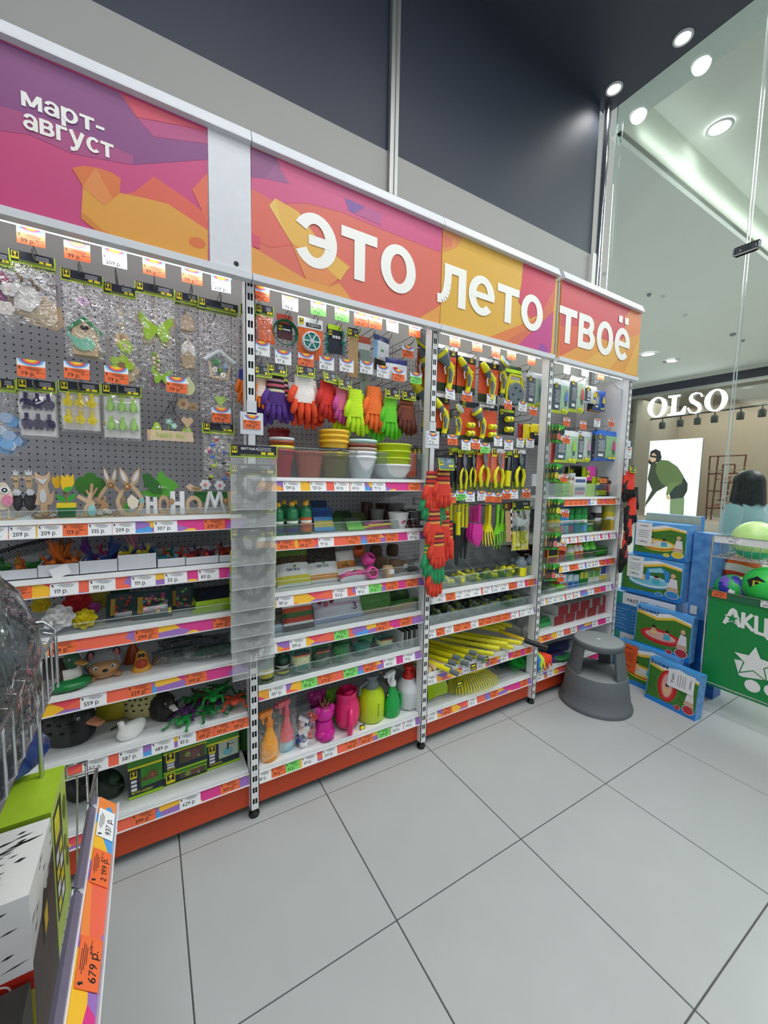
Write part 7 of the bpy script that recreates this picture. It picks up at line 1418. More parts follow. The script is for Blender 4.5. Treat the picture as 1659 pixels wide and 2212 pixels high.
# fifth shelf: dark red cartons
Z = Zs(3, 4)
for r in range(2):
    for k in range(5):
        x0 = xat(1196+24*k+(8 if r else 0), .09, Z); o = thing('lawn_carton', 'dark red carton with white end, %s in the %s row' % (ORD[k], ['lower', 'upper'][r]), 'box', (x0+.055, .08+.14, Z+.066*r+.0005), (0, 0, .04*(k % 2)*(r)), 'dark red cartons')
        m = MB(); m.box((0, 0, .0325), (.108, .26, .065), mat('7a1f26', .5), fm=[mat('c9ccc8', .5), mat('7a1f26', .5), mat('8a2028', .45, var=.15), mat('7a1f26', .5), mat('7a1f26', .5), mat('b4b8b0', .5)]); m.build('carton', o)
        if r: m = MB(); m.box((0, 0, .0655), (.07, .16, .0006), mat('55604a', .5, var=.3, scale=50)); m.build('top_print', o)
flatpack('green_foil_pack', 'shiny green foil pack at the left of the dark red cartons', 1166, 1196, 1338, .11, Z, ['2a8a4a', '1f7a3c', '3aa85a'], -.6, th=.03)
# bottom shelf
Z = Zs(3, 5)
for k, (a, b, t, y, c) in enumerate(((1172, 1235, 1392, .16, '1c2f6a'), (1178, 1222, 1412, .11, '3a2a6c'), (1185, 1228, 1425, .085, '6a3a8a'), (1195, 1236, 1436, .075, '2f8a4a'), (1250, 1312, 1396, .15, 'd8dadc'), (1215, 1250, 1388, .2, 'b8bcc4'))):
    x, w, h = slot(a, b, t, y, Z); o = thing('fabric_bundle', ['navy blue wrapped bundle on top', 'violet wrapped bundle below the navy one', 'purple wrapped bundle at the front', 'green wrapped bundle at the bottom front', 'white wrapped bundle behind the stool', 'silver grey wrapped bundle at the back'][k], 'wrapped bundle', (x, y+.02, Z)); m = MB(); pillow(m, w, max(h, .03), .09, lambda u, v: mat(c, .3, var=.25, scale=25), 120+k, rg=.012); m.build('bundle', o)
x = xat(1172, .04, Z); o = thing('mop_head', 'orange and lime fabric mop hanging over the shelf edge', 'mop', (x, .045, Z)); m = MB()
for i in range(12): m.tube([(-.05+.009*i, .03, .13-.003*i), (-.055+.011*i, -.01, .09), (-.06+.012*i+.012*math.sin(i*2), -.02+.006*(i % 2), .01+.016*(i % 3))], [.008, .01, .005], mat('f04a24' if i > 4 else ('c8e43a' if i > 1 else '3a8ad0'), .8, bump=.5, scale=60), 6)
m.build('strands', o)
# ------------------------------------------------------------------ clip strips on the posts
def strip_plate(label, px, py, Y, price, col, zlow):
    p = at(px, py, Y); o = thing('clip_strip', label, 'hanger', (p.x, Y, p.z)); m = MB(); m.bbox((0, 0, 0), (.085, .004, .085), PLAS, .006); m.box((0, 0, .06), (.036, .004, .05), PLAS); m.box((0, 0, (-.04+zlow)/2), (.022, .003, -.04-zlow if zlow < -.04 else .02), PLAS); m.build('plate', o)
    inst('price_tag', tagmesh(col, price+' р.', 'h'), o, (0, -.004, -.004), None, (.85, 1, .85)); return o
strip_plate('white clip strip with orange 419 tag on the first post', 544, 915, -.012, '419', 'o', -.66)
strip_plate('white clip strip with 97 tag on the second post', 934, 950, -.008, '97', 'w', -.42)
strip_plate('small white clip strip with tag on the end post', 1357, 978, -.004, '93', 'w', -.32)
# pinwheel packs
SCG = film('f4f6f6', .42, .3, refl=.2, body='9da1a1'); PCK = film('ffffff', .17, .25, refl=.25, body='eef2f2')
pys = [962, 1002, 1086, 1138, 1186, 1216, 1246, 1274, 1302, 1330]
xs_ = at(544, 962, -.03).x; pyb = 1462
for k in range(10):
    Y = -.022-.006*(9-k); z = at(544, pys[k], Y).z; o = thing('pinwheel_pack', 'clear pack with grey scalloped hanging spinner, %s from the top of the strip' % ORD[k], 'spinner pack', (xs_+random.uniform(-.004, .004), Y, z), (0, 0, random.uniform(-.03, .03)), 'spinner packs on the post')
    w = .165 if k < 9 else .16; H = .235 if k < 9 else .25
    hc = hcard(w, .042); hc.text('ВЕРТУШКА', .011, PAPER, T((-w*.28, -.004, -.017))); hc.build('header_card', o)
    m = MB(); m.box((0, -.001, -.042-(H-.042)/2), (w, .0012, H-.042), PCK); m.box((0, -.0018, -H), (w, .0015, .002), mat('cfd3d3', .4)); m.build('plastic_pouch', o)
    m = MB(); R = .066; n = 48; cz = -.042-(H-.042)*.5
    out = [(R*(1+.07*math.cos(14*2*PI*i/n))*math.cos(2*PI*i/n), cz+R*(1+.07*math.cos(14*2*PI*i/n))*math.sin(2*PI*i/n)) for i in range(n)]; inn = [(R*.62*(1+.05*math.cos(14*2*PI*i/n))*math.cos(2*PI*i/n), cz+R*.62*(1+.05*math.cos(14*2*PI*i/n))*math.sin(2*PI*i/n)) for i in range(n)]
    m.add([(p[0], -.003, p[1]) for p in out+inn], [(i, (i+1) % n, n+(i+1) % n, n+i) for i in range(n)], SCG)
    m.poly([(R*p, -.0034, cz+R*q) for p, q in ((-.1, -.55), (-.05, -.1), (-.35, .1), (-.3, .3), (0, .15), (.35, .45), (.5, .4), (.3, .05), (.1, -.15), (.05, -.6))], SCG); m.build('spinner', o)
# red and green gloves on the second post
RS = ST('d83a2c', '7a2430', 'd8a04a', '7a2430', 'd83a2c', '7a2430', 'd8a04a'); GS_ = ST('2a9a5a', 'c8dc3a', '2a9a5a', 'c8dc3a', '2a9a5a', 'c8dc3a', '2a9a5a')
gr = glove(gl('d83a2c'), gl('e0402e'), gl('e04430'), .19, .4, RS, .1, 1.2); gg = glove(gl('2a9a5a'), gl('26905a'), gl('2a9a62'), .19, .4, GS_, .1, 1.2)
gme = {}
for k, (px, py, c, dy, rz) in enumerate(((958, 1012, 'r', -.03, -.1), (934, 1018, 'r', -.02, .1), (928, 1042, 'g', -.012, .1), (948, 1052, 'g', -.006, 0), (938, 1098, 'r', -.024, .05), (956, 1104, 'r', -.004, -.3), (946, 1146, 'r', -.028, 0), (962, 1130, 'r', -.002, -.5), (930, 1166, 'g', -.012, .15), (944, 1180, 'g', -.018, 0), (940, 1208, 'r', -.01, .1))):
    p = at(px, py, dy); o = thing('striped_glove', '%s striped knit glove, %s from the top of the hanging bundle' % ({'r': 'red', 'g': 'green'}[c], ORD[k]), 'glove', (p.x, dy, p.z), (0, 0, rz), 'gloves on the second post')
    if c in gme: inst('glove', gme[c], o)
    else: gme[c] = (gr if c == 'r' else gg).build('glove', o).data
    if k == 0: hcard(.085, .06, mat('5f7a86', .4)).build('header_card', o, (0, -.016, .05), (-.25, 0, 0))
# black and red gloves on the end post
gb = glove(gl('e84030'), gl('e84030'), gl('1a1a1c'), .2, .34, None, .3, 1.0); gk = glove(gl('1c1c1e'), gl('1c1c1e'), gl('19191b'), .2, .25, None, .3, 1.0); bme = {}
for k, (px, py, c, dy, rz) in enumerate(((1362, 1018, 'r', -.03, -.35), (1352, 1026, 'r', -.012, .3), (1370, 1052, 'k', -.008, -.3), (1366, 1074, 'r', -.03, -.3), (1354, 1096, 'k', -.004, .4), (1360, 1120, 'r', -.026, .1), (1352, 1150, 'r', -.014, .3), (1350, 1166, 'r', -.022, .2), (1343, 1186, 'k', -.006, .3))):
    p = at(px, py, dy); o = thing('dipped_glove', '%s glove, %s from the top on the end post' % ({'r': 'red and black dipped', 'k': 'all black'}[c], ORD[k]), 'glove', (p.x, dy, p.z), (0, 0, rz), 'gloves on the end post')
    if c in bme: inst('glove', bme[c], o)
    else: bme[c] = (gb if c == 'r' else gk).build('glove', o).data
    if k == 0: hcard(.06, .05).build('header_card', o, (0, -.012, .04), (-.2, 0, .3))
# seed packets on the third post
m = MB(); m.box((0, 0, 0), (.03, .003, .95), ACRYL)
for q in range(5): m.tube([(0, 0, .42-.19*q), (-.02, -.09, .42-.19*q)], .002, STEEL, 5)
tag(m.build('clip_strip', None, (UX[2]+.01, .02, 1.3)), 'clear clip strip with wire arms holding the seed packets on the third post', 'hanger')
for k, (px, py, col) in enumerate(((1212, 918, 'c86a5a'), (1207, 1002, 'd8c03a'), (1210, 1078, 'e0d83a'), (1204, 1150, 'd8808a'), (1200, 1218, 'd86a6a'))):
    for j in range(4):
        Y = -.02-.016*j; p = at(px-26+9*j, py, Y); o = thing('seed_packet', 'green edged vegetable seed packet, %s in the %s cluster from the top' % (ORD[3-j], ORD[k]), 'seed packet', (p.x, Y, p.z), (0, .12, .5-.16*j), 'seed packets on the third post')
        key = ('seed', k)
        if key in _M: inst('sachet', _M[key], o)
        else:
            m = MB(); w, h = .075, .105; m.box((0, 0, -h/2), (w, .0016, h), mat('2c5a2c', .35, var=.3, scale=40)); m.prism([(-w*.5, -.002), (w*.5, -.002), (w*.3, -.02), (-.01, -.03), (-w*.3, -.018)], -.0016, -.0008, mat('3fb03a', .35)); m.box((0, -.0012, -.042), (w, .0004, .02), mat('1c2a3c', .35)); m.disc((-.012, -.0016, -h*.68), .02, mat(col, .4), 12); m.disc((.018, -.0014, -h*.72), .016, mat('eadfc8', .4), 12); m.ell((-.015, -.002, -.03), (.007, .001, .009), YEL, 8, 4); m.box((0, -.0014, -h*.96), (w, .0004, .008), mat('4ab83a', .35)); _M[key] = m.build('sachet', o).data
    p = at(px+12, py+34, -.09); o = inst('price_tag', tagmesh('o', '29 р.', 'h'), None, (p.x, -.088, p.z), (0, .15, -.1), (.8, 1, .8)); tag(o, 'orange 29 rouble tag on the %s seed packet cluster from the top' % ORD[k], 'price tag')
# ------------------------------------------------------------------ step stool
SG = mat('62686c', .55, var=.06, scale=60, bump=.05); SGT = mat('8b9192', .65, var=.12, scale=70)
o = thing('step_stool', 'round grey plastic two-step stool standing before the spray bay', 'step stool', (1.845, -.15, 0))
m = MB(); m.lathe([(.218, .0), (.220, .012), (.215, .03), (.208, .034), (.196, .10), (.182, .212), (.178, .218)], SG, 40, cap=False); m.build('lower_body', o)
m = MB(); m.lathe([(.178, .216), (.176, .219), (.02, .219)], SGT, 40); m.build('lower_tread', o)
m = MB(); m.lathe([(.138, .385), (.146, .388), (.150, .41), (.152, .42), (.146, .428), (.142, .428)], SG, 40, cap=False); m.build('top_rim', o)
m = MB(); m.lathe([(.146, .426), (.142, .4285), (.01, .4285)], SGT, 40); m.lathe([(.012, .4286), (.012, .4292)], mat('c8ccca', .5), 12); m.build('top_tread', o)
def wall_arc(a0, a1, r0, r1, z0, z1, t=.018, n=10):
    m = MB(); vs = []; fs = []
    for i in range(n+1):
        a = math.radians(210+a0+(a1-a0)*i/n)
        for r, z in ((r0, z0), (r1, z1), (r1-t, z1), (r0-t, z0)): vs.append((r*math.cos(a), r*math.sin(a), z))
    for i in range(n): fs += [(i*4+k, i*4+4+k, i*4+4+(k+1) % 4, i*4+(k+1) % 4) for k in range(4)]
    fs += [(0, 1, 2, 3), (n*4+3, n*4+2, n*4+1, n*4)]; m.add(vs, fs, SG, False); return m
wall_arc(-120, -35, .176, .144, .216, .40).build('support_wall', o); wall_arc(42, 98, .176, .144, .216, .40).build('support_wall', o); wall_arc(150, 178, .172, .144, .216, .40).build('support_wall', o)
m = wall_arc(-72, -58, .205, .182, .06, .216, .01, 4); m.build('side_recess', o)
# ------------------------------------------------------------------ pool boxes leaning against the glass
BL = mat('1f7fd0', .35, var=.3, scale=12); LAWN = mat('3f7a2c', .5, var=.3, scale=30); SKYB = mat('5fa4e4', .4, var=.25, scale=14)
SKIN = mat('e0b08c', .6); HAIR = mat('2a1c16', .6)
def fellipse(m, y, z, ry, rz, mm, x, n=20): m.poly([(x, y+ry*math.cos(2*PI*i/n), z+rz*math.sin(2*PI*i/n)) for i in range(n)], mm)
def poolbox(name, label, Y0, Y1, z0, z1, x, th, kind, tilt=0, rz=0, base=None):
    """carton whose printed face looks towards -x"""
    w, h = Y0-Y1, z1-z0; o = thing(name, label, 'box', (x, (Y0+Y1)/2, z0), (0, tilt, rz)); side = mat('2470c8', .35, var=.2, scale=26, sub='7cbcf2')
    m = MB(); m.box((th/2, 0, h/2), (th, w, h), side, fm=[SKYB if kind != 'fast' else mat('dfe2e6', .4), side, side, side, side, mat('3f9ae0', .35, var=.3, scale=20)]); m.build('carton', o)
    m = MB(); X = -.0006; f = lambda q: (.5-q)*w     # q = 0 left edge of the picture, 1 right edge
    def P_(pts, mm, d=0): m.poly([(X-.0004*d, f(a), b*h) for a, b in pts], mm)
    if kind in ('pool', 'slide', 'red', 'redtall'):
        P_([(0, .0), (1, .0), (1, .14), (.6, .1), (0, .2)], BL, 0)
        P_([(.02, .1), (.6, .12), (.98, .16), (.98, .78), (.7, .84), (.4, .74), (.02, .82)], LAWN, 1)
        P_([(.02, .82), (.4, .74), (.7, .84), (.98, .78), (.98, .82), (.7, .9), (.4, .8), (.02, .88)], mat('f2c84a', .4), 2)
        P_([(.02, .88), (.4, .8), (.7, .9), (.98, .82), (.98, .86), (.6, .95), (.3, .86), (.02, .92)], PAPER, 3)
        cy, cz = (.48, .40) if kind != 'redtall' else (.42, .5)
        if kind == 'pool': lay = ((.34, .17, 'd8d83a'), (.33, .145, 'd8482c'), (.31, .12, 'e0dc4a'), (.27, .09, 'dfe0d8'))
        elif kind == 'slide': lay = ((.36, .17, '3a9ad8'), (.34, .145, 'e9eef2'), (.3, .11, '7ac8e0'))
        else: lay = ((.36, .21, '3f8a3a'), (.36, .17, 'c8262a'), (.31, .12, 'd84a44'), (.27, .09, 'e6b4a8'))
        for i, (a, b, c) in enumerate(lay):
            if kind == 'redtall': a, b = b*1.15, a*1.0
            fellipse(m, f(cy), (cz-.03*(len(lay)-1-i)*.3)*h, a*w, b*h, mat(c, .4), X-.0004*(4+i))
        if kind == 'slide': P_([(.4, .42), (.44, .72), (.66, .8), (.8, .7), (.8, .45), (.74, .45), (.72, .66), (.5, .62), (.48, .42)], mat('2f8fd8', .4), 9); P_([(.48, .62), (.72, .68), (.66, .78), (.46, .7)], mat('8ad0d8', .4), 10)
        for q, z, s in ((.36, .48, 1), (.6, .44, 1)) if kind != 'redtall' else ((.42, .4, 1),):
            P_([(q-.06*s, z-.08), (q+.06*s, z-.08), (q+.05*s, z+.04), (q-.05*s, z+.04)], mat(['4ab0c8', 'e8c08a'][q < .5], .5), 11); fellipse(m, f(q), (z+.08)*h, .035*w, .05*h, SKIN, X-.0048, 10); fellipse(m, f(q), (z+.105)*h, .037*w, .032*h, HAIR, X-.0052, 10)
        P_([(.78, .34), (.94, .34), (.92, .56), (.82, .58)], mat('e6dfe4', .5), 11); fellipse(m, f(.86), .64*h, .04*w, .055*h, SKIN, X-.005, 10); P_([(.76, .26), (.96, .26), (.94, .35), (.78, .35)], mat('c9a890', .6), 12)
        for q, z, r in ((.86, .17, .10), (.66, .12, .055)): fellipse(m, f(q), z*h, r*w*1.1, r*h*1.0, PAPER, X-.0056, 16); fellipse(m, f(q), z*h, r*w, r*h*.9, mat({'pool': 'd8c83a', 'slide': '3a8ac8'}.get(kind, 'b8323a'), .4), X-.006, 16)
        bw = Matrix(((0, 1, 0, X-.0024), (-1, 0, 0, w*.46), (0, 0, 1, h*.87), (0, 0, 0, 1)))
        m.text('Bestway', h*.12, mat('101a52', .5, var=0), bw)
    else:
        P_([(0, 0), (1, 0), (1, .72), (0, .72)], mat('2f78b4', .4, var=.12, scale=10), 0); P_([(0, .72), (.2, .72), (.2, 1), (0, 1)], mat('2a9a8a', .4), 1)
        for i in range(3):
            for j in range(7): P_([(.06+.31*i, .1+.08*j), (.3+.31*i-.04*(j % 3), .1+.08*j), (.3+.31*i-.04*(j % 3), .115+.08*j), (.06+.31*i, .115+.08*j)], mat('7fb4dc', .5), 2)
        m.text('FAST SET', h*.11, INK, Matrix(((0, 1, 0, X-.0016), (-1, 0, 0, w*.22), (0, 0, 1, h*.80), (0, 0, 0, 1))))
        m.text('Bestway', h*.07, INK, Matrix(((0, 1, 0, X-.0016), (-1, 0, 0, -w*.24), (0, 0, 1, h*.84), (0, 0, 0, 1))))
    m.build('front_print', o)
    return o
def pricesheet(o, q0, q1, z0, z1, w, h, price, col='e9ebee', rot=False):
    m = MB(); f = lambda q: (.5-q)*w; X = -.0085; cy, cz = (f(q0)+f(q1))/2, (z0+z1)/2*h; a, b = (q1-q0)*w, (z1-z0)*h
    m.box((X, cy, cz), (.0008, a, b), mat(col, .5)); B = Matrix(((0, 1, 0, X-.0008), (-1, 0, 0, cy), (0, 0, 1, cz), (0, 0, 0, 1))) @ (RY(PI/2) if rot else Matrix.Identity(4))
    if rot: a, b = b, a
    m.text(price, a*.2, INK, B @ T((-a*.02, 0, -b*.36)), True, sx=.9); m.text('Галамарт', a*.12, INK, B @ T((0, 0, b*.33)), True)
    for i in range(4): m.box((0, 0, b*(.16-.09*i)), (a*(.7-.1*(i % 2)), .0004, b*.015), INK, B)
    m.build('price_sheet', o)
poolbox('pool_carton', 'stacked lowest carton with green band printed FAST SET near the floor', .15, -.30, .0, .285, 2.50, .26, 'fast')
poolbox('pool_carton', 'blue and white carton printed FAST SET, second from the floor', .15, -.30, .286, .60, 2.50, .26, 'fast')
o = poolbox('pool_carton', 'carton with blue roofed paddling pool and 1 999 price sheet', .08, -.33, .615, .905, 2.50, .14, 'slide'); pricesheet(o, .1, .38, .42, .98, .41, .29, '1 999 р.')
o = poolbox('pool_carton', 'carton with yellow striped round pool and 1 299 price sheet', .01, -.335, .91, 1.165, 2.50, .14, 'pool'); pricesheet(o, .04, .36, .3, .98, .345, .255, '1 299 р.')
m = MB(); m.box((0, 0, .21), (.06, .36, .42), mat('2d86d6', .35, var=.35, scale=18), fm=[mat('a9b4a4', .5, var=.15, scale=30)]+[mat('2d86d6', .35, var=.35, scale=18)]*5); o = tag(m.build('pool_carton', None, (2.70, -.16, .80)), 'upright carton with pale text panel standing behind the top of the stack', 'box')
m = MB(); m.box((0, 0, .3), (.1, .17, .60), mat('1a62b8', .3, var=.2, scale=16, sub='78b8f0')); [m.box((-.051, -.05+.012*i, .08), (.0006, .008, .06), mat('d8e4f0', .5)) for i in range(3)]; m.box((-.0512, .05, .06), (.0006, .04, .06), PAPER); tag(m.build('pool_carton', None, (2.62, -.43, .52)), 'tall narrow blue carton with white rays right of the stack', 'box')
m = MB(); m.box((0, 0, .26), (.12, .2, .52), mat('1a5fae', .35, var=.4, scale=9)); tag(m.build('pool_carton', None, (2.64, -.43, 0)), 'blue carton on the floor under the tall narrow one', 'box')
poolbox('pool_carton', 'carton with red strawberry paddling pool leaning on the stack', -.09, -.445, .255, .565, 2.40, .07, 'red', .05)
o = poolbox('pool_carton', 'low carton on the floor with orange 2 689 price sheet', -.02, -.42, 0, .29, 2.30, .07, 'pool', .12); pricesheet(o, .02, .36, .3, .95, .4, .29, '2 689 р.', 'e0602c')
o = poolbox('pool_carton', 'frontmost carton on the floor with red pool and 1 699 sheet', -.285, -.585, 0, .285, 2.19, .07, 'redtall', .10, -.08); pricesheet(o, .42, .92, .52, .92, .3, .285, '1 699 р.', rot=True)
m = MB(); m.box((0, 0, .125), (.08, .3, .25), mat('1f5fae', .35, var=.3, scale=12)); tag(m.build('pool_carton', None, (2.42, -.28, 0)), 'blue carton hidden under the strawberry pool carton', 'box')
# ------------------------------------------------------------------ promotion basket with balls
XB = 2.36; YA, YZ = -.525, -1.45; GR = mat('128a44', .4, var=.03)
o = thing('promotion_basket', 'green fronted wire basket stand with white cart emblem and lettering АКЦИЯ', 'basket stand', (XB, (YA+YZ)/2, 0)); w = YA-YZ
m = MB(); m.box((0, 0, .485), (.004, w-.02, .60), GR); pn = m.build('green_panel', o); f = lambda px, py: atx(px, py, XB-.003)-Vector((XB, (YA+YZ)/2, 0))
WM = mat('eef0ee', .45, var=0)
def wp(pts, d=0, mm=None):
    m = MB(); m.poly([(-.0035-.0006*d, q.y, q.z) for q in [f(*p) for p in pts]], mm or WM); return m
def stroke(p, wd, d=0):
    m = MB(); Q = [f(*a) for a in p]
    for i, (a, b) in enumerate(zip(Q, Q[1:])):
        t = Vector((0, b.y-a.y, b.z-a.z)); t.normalize(); n = Vector((0, -t.z, t.y))*wd/2; e = t*wd*.3
        m.poly([tuple(Vector((-.0035-.0006*d-.00008*i, v.y, v.z))) for v in (a-e+n, b+e+n, b+e-n, a-e-n)], WM)
    return m
stroke([(1565, 1345), (1580, 1319), (1584, 1317), (1588, 1320), (1597, 1353)], .018).build('letter_a', pn)
m = MB(); c = f(1582, 1336); m.poly([(-.0046, c.y-.042*(1 if k % 2 == 0 else .42)*math.sin(k*PI/5), c.z+.042*(1 if k % 2 == 0 else .42)*math.cos(k*PI/5)) for k in range(10)], WM); m.poly([(-.0052, c.y-.031*(1 if k % 2 == 0 else .42)*math.sin(k*PI/5), c.z+.031*(1 if k % 2 == 0 else .42)*math.cos(k*PI/5)) for k in range(10)], GR); m.build('letter_star', pn)
m = stroke([(1606, 1325), (1604, 1355)], .019); m.build('letter_k', pn); stroke([(1624, 1329), (1608, 1342), (1626, 1362)], .018, 1).build('letter_k_arms', pn)
stroke([(1634, 1332), (1633, 1366), (1654, 1373), (1656, 1338)], .018).build('letter_c', pn); stroke([(1654, 1372), (1660, 1380)], .02, 1).build('letter_c_tail', pn)
stroke([(1672, 1343), (1669, 1380), (1694, 1348), (1691, 1388)], .018).build('letter_i', pn); stroke([(1706, 1392), (1722, 1372), (1708, 1368), (1712, 1354), (1728, 1358), (1724, 1398)], .018).build('letter_ya', pn)
m = wp([(1586, 1424), (1606, 1427), (1600, 1443), (1640, 1452), (1652, 1440), (1700, 1450), (1690, 1475), (1604, 1462), (1596, 1458)]); m.build('cart_emblem', pn)
c = f(1629, 1432); m = MB()
for s, mm, d in ((.112, GR, .0048), (.098, WM, .0054)): m.poly([(-d, c.y-s*(1 if k % 2 == 0 else .45)*math.sin(k*PI/5), c.z+s*(1 if k % 2 == 0 else .45)*math.cos(k*PI/5)) for k in range(10)], mm)
m.build('star_emblem', pn)
for p in ((1625, 1482), (1668, 1494)): c = f(*p); m = MB(); fellipse(m, c.y, c.z, .036, .036, WM, -.0036); m.build('cart_wheel', pn)
m = MB()
for y in (w/2, -w/2):
    for x in (0, .4): m.tube([(x, y, .04), (x, y, 1.13)], .006, CHROME, 8)
    for z in (.2, .79, 1.0, 1.13): m.tube([(0, y, z), (.4, y, z)], .004, CHROME, 6)
    for i in range(9): m.tube([(.04+.04*i, y, .2), (.04+.04*i, y, .79)], .0022, CHROME, 5)
for z in (.2, .79): m.tube([(0, w/2, z), (0, -w/2, z)], .005, CHROME, 6); m.tube([(.4, w/2, z), (.4, -w/2, z)], .005, CHROME, 6)
for i in range(24): y = w/2-w*i/23; m.tube([(0, y, .2), (.4, y, .2)], .0022, CHROME, 5); m.tube([(.4, y, .2), (.4, y, .79)], .0022, CHROME, 5)
m.build('wire_frame', o)
m = MB()
for z in (1.0, 1.13): m.tube([(.02, w/2, z), (.02, -w/2, z)], .004, CHROME, 6); m.tube([(.4, w/2, z), (.4, -w/2, z)], .004, CHROME, 6)
for i in range(26): y = w/2-w*i/25; m.tube([(.02, y, 1.13), (.02, y, 1.0), (.4, y, 1.0), (.4, y, 1.13)], .002, CHROME, 5)
for i in range(8): m.tube([(.02+.05*i, w/2, 1.13), (.02+.05*i, w/2, 1.0), (.02+.05*i, -w/2, 1.0)], .002, CHROME, 5)
m.build('upper_basket', o)
for z, x, sp in ((1.115, .01, (('w', '139', .36), ('o', '99', .12), ('w', '159', -.2))), (.775, -.008, (('o', '199', .40), ('w', '601', .17), ('o', '299', -.1)))):
    m = MB(); m.box((0, 0, 0), (.003, w-.01, .044), mat('e6eaea', .3) if z > 1 else mat('2a6a4a', .3)); m.box((-.002, 0, .022), (.005, w-.01, .003), CHROME); r = m.build('price_rail', o, (x, 0, z))
    for c, pr, yy in sp: inst('price_tag', tagmesh(c, pr+' р.', 'r'), r, (-.003, yy, 0), (0, 0, -PI/2))
def ball(label, p, r, fn, nu=24, nv=16, rot=(0, 0, 0)):
    m = MB(); m.ell((0, 0, 0), (r, r, r), None, nu, nv, matfn=fn); return tag(m.build('ball', None, p, rot), label, 'ball')
rb = random.Random(2); pal = [mat(h, .4) for h in ('1fae4a', '1fae4a', '2a3aa8', 'e8d81c', 'f0f2ee', '7a5ac8', '1fae4a')]; tbl = {}
def patch(u, v, n=9, k=6, t=tbl): key = (int(u*n+v*3), int(v*k+u*2)); t.setdefault(key, rb.choice(pal)); return t[key]
p = atx(1583, 1274, 2.49); ball('green ball with blue yellow and white flecks', p, .096, patch, 40, 26, (.4, .3, 0))
stripes = [mat(h, .45, bump=.3, scale=220) for h in ('d8e01c', 'f06a1c', 'e9ebe6', 'd8482c', 'dfe01c')]
p = atx(1602, 1233, 2.68); ball('volleyball in yellow orange and white bands', p, .105, lambda u, v: stripes[0 if v > .74 else 1 if v > .56 else 2 if v > .4 else 3 if v > .2 else 4], 28, 20, (.2, .35, .4))
p = atx(1658, 1268, 2.48); o = ball('bright green football with black badge', p, .118, lambda u, v: mat('2fc850', .4), 28, 18)
m = MB(); m.prism([(.045*math.cos(2*PI*i/5+.3), .045*math.sin(2*PI*i/5+.3)) for i in range(5)], -.002, .004, BLACK); m.box((0, -.004, 0), (.034, .002, .034), YEL); m.disc((0, -.006, .004), .011, BLACK, 8); m.build('badge', o, (-.108, .02, .03), (.25, 0, -PI/2+.2))
mar = mat('8ae85a', .35, var=.15, scale=14, sub='f0f8c0')
p = atx(1632, 1168, 2.56); ball('large pale lime marbled ball in the upper basket', p, .12, lambda u, v: mar if v > .35 else mat('4ac89a', .35, var=.3, scale=18), 28, 18)
p = atx(1745, 1290, 2.55); ball('orange ball hidden beyond the football', p, .11, lambda u, v: stripes[1], 20, 14)
for k in range(3): ball('%s ball lying deep in the basket' % ['blue', 'red', 'yellow'][k], (2.56+.02*k, -.66-.26*k, .55-.0*k), .11, lambda u, v: mat(['2a6ac8', 'c8302c', 'e0c82c'][k], .4), 18, 12)
tl = D.lights  # --------------------------------------------------------------- mall beyond the glass
MC = mat('e4e6e4', .7, var=.03, scale=2)
plane_obj('ceiling_mall', (9.0, 6.4, 4.86), (11.1, 11, .12), MC)
plane_obj('ceiling_mall_upper', (9.0, -1.5, 5.42), (12.4, 6.0, .1), mat('d8d9d6', .7, var=.03, scale=2))
plane_obj('trim_4', (9.0, .92, 5.12), (11.1, .04, .52), mat('dfe2d8', .7))
plane_obj('trim_5', (2.95, -2.0, 4.66), (.26, 5.6, .12), mat('dfe6e4', .6))
plane_obj('trim_6', (3.28, 3.2, 4.80), (.36, 4.6, .08), mat('dfe6e4', .6))
area('cove_lamp', (9.0, .80, 5.0), 10.5, .05, 9, (.96, 1, .93), (PI*.75, 0, 0))
for k, (px, py, z) in enumerate(((1555, 275, 5.36), (1425, 352, 5.36), (1400, 765, 4.79), (1452, 779, 4.79))):
    p = atz(px, py, z); downlight(p.x, p.y, z, ['bright round downlight in the upper mall ceiling, nearest the glass', 'round downlight beside the cove edge of the mall ceiling', 'flat round downlight low over the far shop, left', 'flat round downlight low over the far shop between two cameras'][k], .10 if k < 2 else .16, 0, e=18 if k < 2 else 8)
for k, (px, py) in enumerate(((1432, 640), (1402, 636), (1480, 680), (1605, 735), (1305, 592), (1437, 781), (1463, 776), (1583, 722))):
    p = atz(px, py, 4.79); m = MB(); r = .035 if k < 5 else .06; m.lathe([(r, 0), (r*.9, -.03), (r*.4, -.05)], [PLAS, GREY][k % 2], 12); tag(m.build('smoke_detector', None, (p.x, p.y, 4.80)), 'small round ceiling sensor in the mall, %s from left to right' % ORD[k], 'sensor')
XO = 14.
def O(px, py, x=XO): return atx(px, py, x)
zt0, zt1 = O(1500, 818).z, O(1500, 836).z
plane_obj('wall_mall_fascia', (XO+.3, 3.6, (zt0+zt1)/2), (.6, 14, zt0-zt1), mat('23283a', .4))
plane_obj('wall_mall_upper', (XO+.25, 3.6, zt0+.6), (.5, 14, 1.2), mat('c4c3be', .7))
plane_obj('trim_7', (XO-.02, 3.6, zt1-.05), (.06, 14, .1), mat('9a9a98', .3, .6))
plane_obj('wall_shop_back', (XO+3.2, 3.6, 2.3), (.1, 14, 4.6), mat('b59f8f', .7, var=.06, scale=1.5))
plane_obj('ceiling_shop', (XO+1.7, 3.6, zt1-.02), (3.0, 14, .06), mat('8f8a84', .7))
plane_obj('floor_shop', (XO+1.6, 3.6, .12), (3.1, 14, .24), mat('b7aca2', .3))
plane_obj('wall_shop_side', (XO+1.6, 6.1, 2.3), (3.1, .1, 4.4), mat('a3958a', .7, var=.06, scale=1.5))
